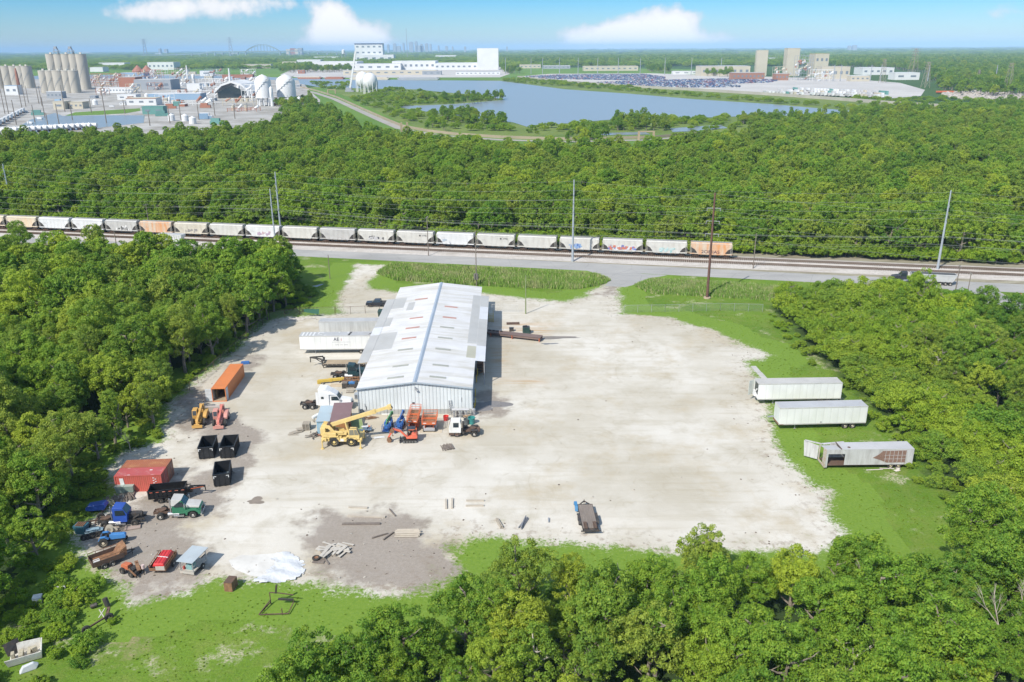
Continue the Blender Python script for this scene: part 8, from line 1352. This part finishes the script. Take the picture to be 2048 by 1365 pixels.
for i, x in enumerate((95, 111, 126, 141, 155)): silo(['tall concrete silo at the left end of the rear row', 'second tall concrete silo from left', 'middle tall concrete silo of the rear row', 'fourth tall concrete silo from left', 'tall concrete silo at the right end of the rear row'][i], x, 181, 109, 10, dy=30)
for i, x in enumerate((94, 108, 124, 140, 153)): silo(['short concrete silo at the left end of the front row', 'second short silo from left in the front row', 'middle short silo of the front row', 'fourth short silo from left in the front row', 'short silo at the right end of the front row'][i], x, 186, 142, 9.6 if i != 2 else 12)
for i, x in enumerate((2, 20, 36, 49, 60)): silo(['silo cut by the left edge of the picture', 'second silo of the far left row', 'third silo of the far left row', 'fourth silo of the far left row', 'last silo of the far left row'][i], x, 176, 133, 9.8)
for x, lab in ((110, 'steel loading head on the left of the tall silos'), (139, 'steel loading head on the right of the tall silos')):
    q = G(x, 181); h0 = Zat(x, 109, q[1] + 25); r = thing('loading_head', lab, 'machinery', (q[0], q[1] + 25, h0)); part(r, 'frame', gB, lambda m: [m.bar((a_, b_, 0), (a_ * .6, b_ * .6, 9), .6) for a_ in (-4, 4) for b_ in (-3, 3)] + [m.box(-4, 4, -3, 3, 4, 5), m.box(-2, 2, -2, 2, 8, 12), m.bar((0, 0, 10), (7, 0, 4), .8)])
part(thing('rust_chimney', 'rusty brown chimney between the silo rows at left', 'chimney', (*G(40, 186), 0)), 'shaft', rsB, lambda m: m.lathe((0, 0, 0), [(3, 0), (1.8, 30), (.8, 36)], 12))
for x, yb, yt, rp_, lab in ((530, 212, 149, 16, 'large white domed silo on legs, left of two'), (575, 209, 149, 18.5, 'large white domed silo on legs, right of two')): silo(lab, x, yb, yt, rp_, wB, dome=7, legs=1, name='white_silo')
for i, (x, yb, yt, rp_) in enumerate(((388, 168, 148, 3), (341, 214, 193, 2.3), (364, 172, 165, 3), (371, 172, 165, 3), (545, 213, 173, 3.5), (478, 190, 170, 3), (505, 200, 168, 2.5))): silo('slim white storage vessel in the process plant', x, yb, yt, rp_, wB, dome=2, name='storage_vessel', grp='white vessels in the process plant')
for x, yb, yt, w0, lab in ((377, 167, 131, 2.6, 'slim white chimney behind the pipe racks'), (461, 170, 137, 2.8, 'white chimney behind the dark arched shed'), (3, 150, 86, 2.5, 'tall far grey chimney at the left edge')):
    q = G(x, yb); h = Zat(x, yt, q[1]); part(thing('chimney', lab, 'chimney', (*q, 0)), 'shaft', wB if 'white' in lab else gB, lambda m: m.lathe((0, 0, 0), [(w0, 0), (w0 * .4, h)], 12))
# cone roofs
for x, lab in ((277, 'left rust coloured conical roof'), (295, 'right rust coloured conical roof')): q = G(x, 150); part(thing('cone_roof', lab, 'storage dome', (*q, 0)), 'cone', rsB, lambda m: m.lathe((0, 0, 0), [(15, 0), (15, 10), (1, 24)], 20))
# arched shed
q = G(465, 197); r = thing('arched_shed', 'white arched shed with a dark open front', 'shed', (q[0], q[1], 0)); ws = 24
part(r, 'roof', wB, lambda m: m.prism([(-ws, 9), (-ws * .55, 18), (0, 22), (ws * .55, 18), (ws, 9), (ws, 6), (ws * .55, 15.5), (0, 19.5), (-ws * .55, 15.5), (-ws, 6)], 0, 60)); part(r, 'opening', glass(), lambda m: m.prism([(-ws * .8, 0), (ws * .8, 0), (ws * .8, 8), (0, 16), (-ws * .8, 8)], 1, 2)); part(r, 'legs', wB, lambda m: [m.bar((x, 0, 0), (x, 0, 9), 1) for x in (-ws + 1, ws - 1)])
# process frames
def frame(lab, x0, x1, yb, yt, mt, seed, dep=14, cat='process plant'):
    a_ = G(x0, yb); b_ = G(x1, yb); w = b_[0] - a_[0]; h = Zat((x0 + x1) / 2, yt, a_[1]); q = random.Random(seed); r = thing('steel_framework', lab, cat, ((a_[0] + b_[0]) / 2, a_[1], 0))
    nx = max(2, int(w / 9)); nz = max(2, int(h / 6)); bw = max(.5, h * .012)
    part(r, 'columns', mt, lambda m: [m.bar((x, y, 0), (x, y, h), bw) for x in np.linspace(-w / 2, w / 2, nx + 1) for y in (0, dep)]); part(r, 'beams', mt, lambda m: [m.bar((-w / 2, y, z), (w / 2, y, z), bw * .8) for z in np.linspace(h / nz, h, nz) for y in (0, dep)] + [m.bar((-w / 2 + w * k / nx, 0, h * j / nz), (-w / 2 + w * (k + 1) / nx, 0, h * (j + 1) / nz), bw * .5) for k in range(nx) for j in range(nz) if (k + j) % 2])
    part(r, 'vessels', [wB, rsB, cB], lambda m: [(setattr(m, 'm', q.choice([0, 0, 1, 2])), m.cyl((x, dep / 2, z), (x + q.choice([0, 6]), dep / 2, z + q.uniform(2, 6)), q.uniform(1, 2.4), n=8)) for x, z in [(q.uniform(-w / 2, w / 2 - 5), q.uniform(0, h * .8)) for _ in range(nx * nz)]]); return r
for k, a_ in enumerate((('pale pipe rack left of the arched shed', 345, 440, 196, 182, wB), ('brown process frame behind the rust hall', 170, 240, 168, 148, rsB), ('pale process frame with many vessels', 340, 375, 160, 137, cB), ('white process frame left of the domed silos', 400, 440, 182, 158, wB), ('white pipe frame beside the arched shed', 485, 515, 205, 170, wB), ('tan frame in front of the arched shed', 446, 505, 212, 198, cB), ('rust frame under the conical roofs', 270, 320, 160, 140, rsB), ('conveyor frame beside the silos', 160, 235, 176, 166, rsB), ('white pipe frame below the domed silos', 540, 600, 212, 198, wB), ('red steel sections stacked in the plant yard', 455, 512, 224, 217, rsB), ('pale frame behind the teal shed', 330, 420, 212, 203, wB), ('small white pipe frame beyond the plant', 420, 470, 168, 158, wB),
                        ('tall tan tower frame left of the power plant', 1511, 1532, 152, 102, cB), ('grey steel boiler frame in the power plant', 1590, 1624, 161, 112, gB), ('pale low frame left of the boiler frame', 1548, 1590, 156, 134, cB), ('pale low frame right of the boiler frame', 1624, 1672, 163, 140, wB))): frame(*a_, 70 + k)
fb('beige cladding on top of the tan tower frame', 1511, 1533, 152, 101, 12, cB, cB, 0) 
for k in range(46):
    x = rnd.uniform(165, 600); y = rnd.uniform(146, 215)
    if x > 500 and y > 195: continue
    fb(['small white process shed', 'small blue process shed', 'small rusty process shed', 'small cream process shed', 'small grey process shed'][k % 5] + ' in the plant', x, x + rnd.uniform(4, 15), y, y - rnd.uniform(3, 8), 10, [wB, bB, rsB, cB, gB][k % 5], [wB, gB, rB][k % 3], k % 4, 1, grp='small sheds of the process plant')
for k in range(14): x = rnd.uniform(180, 560); y = rnd.uniform(150, 208); frame('open pipe frame among the plant sheds', x, x + rnd.uniform(12, 34), y, y - rnd.uniform(7, 18), [wB, cB, gB, rsB][k % 4], 200 + k)['group'] = 'pipe frames of the plant'
# spheres
for x, y, lab in ((727, 184, 'white spherical gas tank behind'), (742, 188, 'white spherical gas tank in front')):
    q = G(x, y); rad = 10.5; r = thing('gas_sphere', lab, 'tank', (*q, 0)); part(r, 'sphere', wB, lambda m: m.lathe((0, 0, 17), [(max(.2, rad * math.cos(t_)), rad * 1.15 * math.sin(t_)) for t_ in np.linspace(-1.5, 1.5, 14)], 24), smooth=True); part(r, 'legs', wB, lambda m: [m.bar((rad * math.cos(k), rad * math.sin(k), 0), (rad * .98 * math.cos(k), rad * .98 * math.sin(k), 17), .7) for k in np.linspace(0, 5.8, 10)])
q = G(700, 184); tipz = Zat(711, 103, q[1]); tipx = Xat(711, 103, q[1]) - q[0]; r = thing('crawler_crane', 'white lattice crane beside the spherical tanks', 'crane', (*q, 0)); part(r, 'boom', wB, lambda m: (m.bar((0, 0, 3), (tipx, 0, tipz), 2.4), )); part(r, 'base', gB, lambda m: (m.box(-7, 6, -3, 3, 0, 2), m.box(-6, 3, -2.5, 2.5, 2, 6)))
# water tower
q = G(688, 123); h = Zat(688, 99, q[1]); r = thing('water_tower', 'white water tower left of the tall factory block', 'water tower', (*q, 0)); part(r, 'tank', wB, lambda m: m.lathe((0, 0, h * .62), [(1, -4), (9, 0), (9, h * .3), (.5, h * .38)], 16)); part(r, 'legs', gB, lambda m: [m.bar((s * 12, t_ * 12, 0), (s * 7, t_ * 7, h * .62), 1.6) for s in (-1, 1) for t_ in (-1, 1)])
# lattice pylons
def pylon(lab, px, yb, yt, wpx=5, mt=gB, Y=None):
    q = G(px, yb) if Y is None else (Xat(px, yb, Y), Y); h = Zat(px, yt, q[1]); z0 = 0; sc = CF / (np.array([q[0], q[1], -CH]) @ vF); w = wpx / sc; t_ = max(w * .06, .45 / sc); r = thing('lattice_pylon', lab, 'pylon', (*q, 0), rnd.uniform(0, .6))
    def f(m):
        lv = [0, .3, .52, .68, .8, .9, 1]
        for k in range(6):
            w0 = w * (1 - lv[k] * .72); w1 = w * (1 - lv[k + 1] * .72)
            for s, u in ((-1, -1), (1, -1), (1, 1), (-1, 1)): m.bar((s * w0, u * w0, h * lv[k]), (s * w1, u * w1, h * lv[k + 1]), t_); m.bar((s * w0, u * w0, h * lv[k]), (-s * w1, u * w1, h * lv[k + 1]), t_ * .6)
    part(r, 'mast', mt, f); part(r, 'arms', mt, lambda m: [m.bar((-w * 1.6, 0, h * z_), (w * 1.6, 0, h * z_), t_) for z_ in (.78, .88, .98)]); return r
tn = paint('pylon_tan', (.34, .29, .22), .8)
for lab, px, yb, yt, w, mt, Y in (('far lattice pylon left of the bridge', 291, 108, 78, 4, gB, 8000), ('far lattice pylon beside the bridge approach', 462, 106, 75, 4, gB, 8500), ('large lattice tower in the right distance', 1825, 150, 97, 7, tn, None), ('lattice tower right of the power plant', 1764, 166, 119, 5, tn, None), ('tan lattice tower behind the rubble', 1850, 176, 124, 6, tn, None), ('tan lattice tower at the right wood edge', 2013, 188, 126, 7, tn, None), ('small lattice tower beside the suburban houses', 1955, 165, 140, 3, tn, None)): pylon(lab, px, yb, yt, w, mt, Y)
X_ = Xat(814, 97, 5000); r = thing('radio_mast', 'thin tall radio mast above the city skyline', 'mast', (X_, 5000, 0)); part(r, 'mast', gB, lambda m: m.cyl((0, 0, 0), (0, 0, Zat(814, 57, 5000)), 2, .9, n=5))
# bridge
BY = 8200; r = thing('arch_bridge', 'grey green steel arch bridge far across the river', 'bridge', (0, BY, 0)); gm_ = paint('bridge_green', (.22, .30, .28), .8, (.25, .3, .3), .3, .01)
xa, xb = Xat(491, 104, BY), Xat(560, 104, BY); zd = Zat(525, 103.2, BY); zt = Zat(525, 89.5, BY); xl, xr = Xat(395, 106, BY), Xat(692, 106, BY); zl = Zat(400, 108.5, BY)
n = 22; AR = [((xa + (xb - xa) * k / n), zd + (zt - zd) * (1 - (2 * k / n - 1) ** 2)) for k in range(n + 1)]
part(r, 'deck', gm_, lambda m: (m.bar((xa - 300, 0, zd), (xb + 300, 0, zd), 20, 7), m.bar((xl, 0, zl), (xa - 300, 0, zd), 20, 7), m.bar((xr, 0, zl), (xb + 300, 0, zd), 20, 7), m.bar((xl - 900, 0, 8), (xl, 0, zl), 20, 7)))
part(r, 'arch', gm_, lambda m: [m.bar((AR[k][0], s, AR[k][1]), (AR[k + 1][0], s, AR[k + 1][1]), 4.5) for k in range(n) for s in (-9, 9)] + [m.bar((AR[k][0], s, zd + (AR[k][1] - zd) * .82), (AR[k + 1][0], s, zd + (AR[k + 1][1] - zd) * .82), 3) for k in range(n) for s in (-9, 9)]); part(r, 'hangers', gm_, lambda m: [m.bar((x, s, zd), (x, s, z), 1.6) for x, z in AR[2:-2:2] for s in (-9, 9)])
part(r, 'piers', gm_, lambda m: [m.box(x - 6, x + 6, -9, 9, 0, zl + (zd - zl) * max(0, 1 - abs(x - (xa + xb) / 2) / (xr - xa))) for x in list(np.linspace(xl - 200, xa, 10)) + list(np.linspace(xb, xr, 8))])
for k, (x0, x1, yt) in enumerate(((574, 582, 99), (582, 590, 97), (591, 597, 98), (597, 604, 96.5))): fb(['tan', 'brown', 'cream', 'grey'][k] + ' block of the old power station beside the bridge', x0, x1, 113, yt, 60, [cB, rsB, cB, gB][k], None, 2, 2)
sky_ = paint('skyline_grey', (.30, .33, .36), .8)
for i, (px, yt, w) in enumerate(((776, 90, 4), (789, 88, 6), (807, 87, 3), (822, 85, 8), (832, 84, 5), (843, 89, 4), (853, 88, 6), (861, 89, 4), (877, 92, 3), (893, 93, 5), (330, 99, 6), (318, 98, 4), (1700, 92, 5), (1710, 91, 8), (905, 94, 3), (930, 94, 4), (1014, 94, 3), (840, 92, 14), (797, 93, 8))):
    Y = 13000; x0 = Xat(px - w / 2, 97, Y); x1 = Xat(px + w / 2, 97, Y); h = Zat(px, yt, Y); r = thing('skyline_tower', 'pale grey high rise on the city skyline', 'high-rise', ((x0 + x1) / 2, Y, 0), 0, 'towers of the far city skyline'); part(r, 'tower', sky_, lambda m: (m.box(-(x1 - x0) / 2, (x1 - x0) / 2, 0, 60, 0, h), m.box(-(x1 - x0) / 4, (x1 - x0) / 4, 10, 50, h, h * 1.06)))
# ---- lot: cars, trailers, poles
carc = [paint('car_%d' % i, c, .3, (.1, .1, .1), .1, .3) for i, c in enumerate(((.03, .06, .16), (.02, .03, .08), (.45, .47, .5), (.08, .08, .09), (.06, .11, .24), (.30, .08, .06), (.28, .30, .33)))]; cn = ['dark blue', 'navy', 'silver', 'black', 'bright blue', 'red', 'grey']; PC = []
for i, c in enumerate(carc):
    r = thing('parked_car', cn[i] + ' car parked in the big storage lot', 'car', (0, -900, 0), 0, 'cars parked in the storage lot'); part(r, 'body', c, lambda m: (m.prism([(-2.3, .3), (2.3, .3), (2.35, .8), (1.1, .95), (.4, 1.5), (-1.3, 1.5), (-2.1, 1.0), (-2.35, .9)], -.9, .9, [0, 0, 0, .05, .18, .18, .05, 0]))); PC.append(r)
rows = [((1055, 154), (1300, 151), 5), ((1070, 158), (1330, 163), 3), ((1180, 163), (1440, 157), 3), ((1230, 168), (1500, 164), 5), ((1330, 175), (1560, 172), 3)]
pts = []
LOTA = gp([(1050, 153.5), (1110, 150.5), (1290, 149), (1330, 155), (1330, 160), (1250, 161), (1100, 159)]); LOTB = gp([(1190, 166), (1260, 162.5), (1460, 158), (1560, 160.5), (1540, 166), (1440, 169), (1480, 172), (1480, 175.5), (1350, 176)])
for P_ in (LOTA, LOTB):
    a_ = np.array(P_); lo = a_.min(0); hi = a_.max(0)
    for y in np.arange(lo[1], hi[1], 9):
        for x in np.arange(lo[0], hi[0], 3.6):
            if rnd.random() < .8: pts.append((x + rnd.uniform(-.3, .3), y + rnd.uniform(-.4, .4)))
pts = np.array(pts); pts = pts[(sdf(pts, LOTA) > 0) | (sdf(pts, LOTB) > 0)]; pts = pts[np.argsort(pts[:, 1])]; print('cars', len(pts))
usedc = [0] * 7; wts = (6, 4, 5, 4, 5, 1, 4)
for p in pts[:300]:
    i = rnd.choices(range(7), wts)[0]
    if not usedc[i]: PC[i].location = (p[0], p[1], 0); PC[i].rotation_euler = (0, 0, math.pi / 2); usedc[i] = 1
    else: dup(PC[i], (p[0], p[1], 0), math.pi / 2 * rnd.choice((1, -1)))
if len(pts) > 300:
    cs = [children(p)[0].data for p in PC]; gn_scatter('stored_cars', pts[300:], cs + cs[:1] + cs[4:5], 1, 1, 'rows of stored cars filling the far part of the lot', 'cars')
TR = []
for i, c in enumerate((wB, paint('far_trailer_grey', (.5, .5, .5), .6), gnB, cB)):
    r = thing('parked_trailer', ['white', 'grey', 'green', 'cream'][i] + ' box trailer parked in the row beside the floodwall', 'trailer', (0, -900, 0), 0, 'trailers parked by the floodwall'); part(r, 'box', c, lambda m: m.box(-1.3, 1.3, -7, 7, 1.1, 4.0)); part(r, 'wheels', tyreM, lambda m: m.box(-1.2, 1.2, 3, 6, 0, 1.05)); TR.append(r)
ut = [0] * 4
for row in range(3):
    a_ = G(1530 + 30 * row, 188 - 3.6 * row); b_ = G(1778, 197 - 4.2 * row); L = math.hypot(b_[0] - a_[0], b_[1] - a_[1]); n = int(L / 5.2)
    for k in range(n):
        if rnd.random() < .25: continue
        i = rnd.choices(range(4), (8, 4, 1, 1))[0]; p = (a_[0] + (b_[0] - a_[0]) * k / n, a_[1] + (b_[1] - a_[1]) * k / n, 0)
        if not ut[i]: TR[i].location = p; ut[i] = 1
        else: dup(TR[i], p, rnd.uniform(-.05, .05))
for o in PC + TR:
    if o.location.y < -800: o.location = (*G(1500, 170), 0)
for i, x in enumerate((1011, 1062, 1085, 1119, 1156, 1195, 1236, 1280, 1329, 1382, 1441, 1666, 1680, 1740, 1760, 1855, 1990)):
    q = G(x, 148 + (x - 1011) * .006 if x < 1500 else 163); pole('utility_pole', 'far pale pole in the row behind the car lot' if x < 1500 else 'far pale pole near the power plant', 'utility pole', q, Zat(x, 116 if x < 1500 else 130, q[1]), .9, .6, gB, n=6)['group'] = 'far utility poles'
for i, (x, yb, yt) in enumerate(((10, 228, 178), (18, 232, 165), (45, 222, 160), (52, 214, 168), (57, 206, 172), (78, 208, 150), (84, 212, 172), (33, 250, 200), (70, 245, 210), (90, 236, 195), (130, 224, 170), (145, 240, 205), (213, 246, 176), (250, 228, 200), (98, 262, 226), (118, 248, 208), (183, 226, 198), (340, 247, 212), (362, 240, 205), (398, 240, 208), (430, 232, 196), (300, 252, 222), (470, 238, 210))):
    q = G(x, yb); pole('utility_pole', 'thin dark wooden pole in the plant yard', 'utility pole', q, Zat(x, yt, q[1]), .45, .3, wdM, n=6)['group'] = 'wooden poles of the plant yard'
# tank cars and hopper row in the plant
tcm = wB; r0 = None; qa = G(8, 268); qb_ = G(180, 258)
for k in range(16):
    p = (qa[0] + (qb_[0] - qa[0]) * k / 15, qa[1] + (qb_[1] - qa[1]) * k / 15, 0)
    if r0 is None:
        r0 = thing('tank_car', 'white rail tank car in the row behind the forest', 'rail car', p, .05, 'white tank cars at the plant'); part(r0, 'tank', tcm, lambda m: m.lathe((0, 0, 0), [(.1, 0)], 4) if False else m.cyl((-6, 0, 3.0), (6, 0, 3.0), 1.7, n=14)); part(r0, 'dome', tcm, lambda m: m.cyl((0, 0, 4.5), (0, 0, 5.2), .6, n=10)); part(r0, 'bogies', rustD, lambda m: (m.box(-5.5, -3.5, -1, 1, 0, 1.2), m.box(3.5, 5.5, -1, 1, 0, 1.2)))
    else: dup(r0, p, .05 + rnd.uniform(-.2, .2))
qa = G(-10, 256); qb_ = G(46, 226); r0 = None
for k in range(9):
    p = (qa[0] + (qb_[0] - qa[0]) * k / 8, qa[1] + (qb_[1] - qa[1]) * k / 8, 0); yw = math.atan2(qb_[1] - qa[1], qb_[0] - qa[0])
    if r0 is None: r0 = thing('grain_car', 'grey hopper car on the siding at far left', 'rail car', p, yw, 'grey hopper cars on the far left siding'); part(r0, 'body', wB, lambda m: m.prism([(-5, 1), (5, 1), (7, 2.2), (7, 4.6), (-7, 4.6), (-7, 2.2)], -1.5, 1.5)); part(r0, 'bogies', rustD, lambda m: (m.box(-6.5, -4.5, -1, 1, 0, 1.0), m.box(4.5, 6.5, -1, 1, 0, 1.0)))
    else: dup(r0, p, yw)
for i in range(26):
    x = rnd.uniform(30, 560); y = rnd.uniform(196, 250); 
    if 95 < x < 300 and y > 216: y = rnd.uniform(196, 214)
    k = i % 3; q = G(x, y); r = thing(['parked_van', 'container_stack', 'storage_tank'][k], ['small white van parked in the plant yard', 'small coloured container stack in the plant yard', 'small white tank in the plant yard'][k], ['van', 'container', 'tank'][k], (*q, 0), rnd.uniform(-.3, .3), ['vans in the plant yard', 'containers in the plant yard', 'small tanks in the plant yard'][k])
    part(r, ['body', 'box', 'shell'][k], [wB, rnd.choice([bB, rsB, gnB, wB]), wB][k], [lambda m: m.prism([(-2.5, .3), (2.5, .3), (2.6, 1.2), (1.6, 2.0), (-2.5, 2.1)], -1, 1), lambda m: (m.box(-6, 6, -1.2, 1.2, 0, 2.6), m.box(-5, 3, -1.2, 1.2, 2.62, 5)), lambda m: m.lathe((0, 0, 0), [(3, 0), (3, 5), (.2, 6.5)], 14)][k])
for i, (x0, x1, y) in enumerate(((596, 645, 158), (650, 690, 158.5), (795, 880, 160), (700, 780, 159.5))):
    q, yw, L = ab((x0, y), (x1, y)); r = thing('barge', ['rusty barge at the left end of the canal', 'brown barge right of the rusty one', 'grey barge at the dock end', 'pale barge in the middle of the dock'][i], 'barge', (q[0], q[1], 0), yw); part(r, 'hull', [rsB, rsB, gB, cB][i], lambda m: m.prism([(-L / 2, 3), (-L / 2 + 4, -.2), (L / 2 - 4, -.2), (L / 2, 3)], -6, 6)); part(r, 'cover', [cB, rsB, gB, cB][i], lambda m: m.box(-L / 2 + 5, L / 2 - 5, -5, 5, 3, 4.5))
# ---- far vegetation
def far_pts(polys, sp, seed, hole=(), dens=1):
    out = []
    for P_ in polys:
        P_ = gp(P_); a_ = np.array(P_); lo = a_.min(0); hi = a_.max(0); q = np.random.RandomState(seed)
        X, Y = np.meshgrid(np.arange(lo[0], hi[0], sp), np.arange(lo[1], hi[1], sp)); Q = np.stack([X.ravel(), Y.ravel()], 1) + q.uniform(-.45, .45, (X.size, 2)) * sp
        Q = Q[sdf(Q, P_) > 0]; out.append(Q[q.rand(len(Q)) < dens])
    return inview(np.concatenate(out), 40, 5)
MT = MESH_T[:5]
SHR = [[(775, 178), (1011, 201), (960, 203), (800, 214), (860, 225), (1000, 247), (1040, 262), (900, 262), (800, 240), (700, 200)], [(1058, 256), (1215, 243), (1370, 240), (1560, 235), (1700, 231), (1760, 240), (1560, 246), (1400, 262), (1250, 262), (1050, 270)], [(1040, 157), (1536, 201), (1719, 218), (1719, 222), (1536, 207), (1000, 163)], [(620, 165), (700, 168), (690, 180), (640, 178)], [(1700, 198), (1960, 200), (2100, 215), (2100, 240), (1800, 240), (1740, 226)]]
P = far_pts(SHR, 7, 3, dens=.24); gn_scatter('shore_shrubs', P, MESH_B, .5, 1.3, 'low shrubs and bushes around the lake shore', 'shrubs', z=-.2)
P = far_pts([[(850, 236), (1000, 262), (1020, 243), (975, 240), (900, 228)], [(1215, 248), (1270, 240), (1330, 246), (1345, 262), (1230, 262)], [(1130, 276), (1215, 262), (1215, 292), (1120, 292)], [(830, 240), (900, 262), (860, 266)], [(550, 212), (620, 200), (640, 215), (560, 235)], [(1480, 244), (1560, 238), (1700, 232), (1760, 228), (1900, 224), (2048, 208), (2150, 205), (2150, 240), (1500, 268)], [(790, 205), (1000, 197), (1010, 201), (800, 207)], [(880, 212), (1000, 203), (900, 214)]], 8, 5, dens=.6); gn_scatter('lakeside_trees', P, MT, .45, .95, 'trees clustered along the near lake shore', 'trees', z=-.2)
P = far_pts([[(1850, 150), (1900, 145), (2100, 140), (2200, 200), (2000, 196), (1900, 192), (1870, 176)], [(1300, 146), (1340, 146), (1340, 140), (1290, 140)], [(1000, 130), (1500, 128), (1500, 116), (1000, 116)], [(1000, 143), (1040, 144), (1040, 148), (1010, 148)], [(1410, 149), (1465, 151), (1465, 155), (1412, 153)], [(1640, 118), (2200, 112), (2200, 140), (1850, 148), (1790, 140), (1660, 135)], [(560, 140), (700, 141), (700, 145), (560, 146)], [(430, 128), (560, 126), (560, 134), (430, 136)]], 17, 6, dens=.62); gn_scatter('far_wood', P, MT, 1.0, 1.7, 'woods beyond the lake and around the factory', 'wood', z=-.3)
ring = []
q = np.random.RandomState(9)
for y0, y1, sp, in ((2900, 5200, 46), (5200, 9500, 100), (9500, 20000, 260), (20000, 41000, 700)):
    X, Y = np.meshgrid(np.arange(-.72 * y1, .72 * y1, sp), np.arange(y0, y1, sp)); Q = np.stack([X.ravel(), Y.ravel()], 1) + q.uniform(-.45, .45, (X.size, 2)) * sp
    Q = Q[np.abs(Q[:, 0]) < .70 * Q[:, 1]]; Q = Q[q.rand(len(Q)) < .8]; ring.append((y0, Q))
for i, (y0, Q) in enumerate(ring): s = (4.2, 7.5, 16, 40)[i]; gn_scatter('distant_forest', Q, MESH_B[:2], s * .8, s * 1.5, ['wooded belt beyond the factory', 'far woods on the plain', 'very far woods toward the horizon', 'woods on the horizon line'][i], 'forest', zs=(.62, .36, .2, .09)[i], z=-.3)
# ---- rubble yard at right
q = np.random.RandomState(4); P_ = gp([(1880, 186), (1960, 184), (2060, 192), (2060, 204), (1960, 203), (1890, 194)]); a_ = np.array(P_); Q = q.uniform(a_.min(0), a_.max(0), (1400, 2)); Q = Q[sdf(Q, P_) > 0]; m = MB()
for p in Q: m.ob((p[0], p[1], .6), (q.uniform(1, 5), q.uniform(1, 4), q.uniform(.8, 3.2)), q.uniform(0, 3), q.uniform(-.4, .4), q.uniform(-.3, .3))
tag(m.build('rubble_field', paint('rubble', (.42, .38, .34), .9, (.3, .22, .18), .5, .1)), 'field of broken concrete rubble at the right distance', 'rubble', kind='stuff')
for i in range(4): q_ = G(1878 + i * 8, 187); r = thing('dump_truck', 'small orange dump truck parked by the rubble field', 'truck', (*q_, 0), .1, 'orange trucks by the rubble'); part(r, 'body', orM, lambda m: (m.box(-4, 2, -1.3, 1.3, 1.2, 3.2), m.box(2.3, 4, -1.2, 1.2, .8, 3.0))); part(r, 'wheels', tyreM, lambda m: m.box(-3.5, 3.5, -1.1, 1.1, 0, 1))
# ============================================================ haze
HZ = MB(); HZ.box(-34000, 34000, -300, 41500, -1.6, 200); t = NT('haze_air'); t.N.remove(t.b); pv = t.n('ShaderNodeVolumePrincipled'); pv.inputs['Color'].default_value = (.46, .72, 1, 1); pv.inputs['Density'].default_value = .00006; pv.inputs['Anisotropy'].default_value = -.25
t.L.new(pv.outputs[0], t.N['Material Output'].inputs['Volume']); o = HZ.build('haze', t.mat); tag(o, kind='stuff'); o['label'] = 'thin pale haze over the far plain'; o['category'] = 'haze'
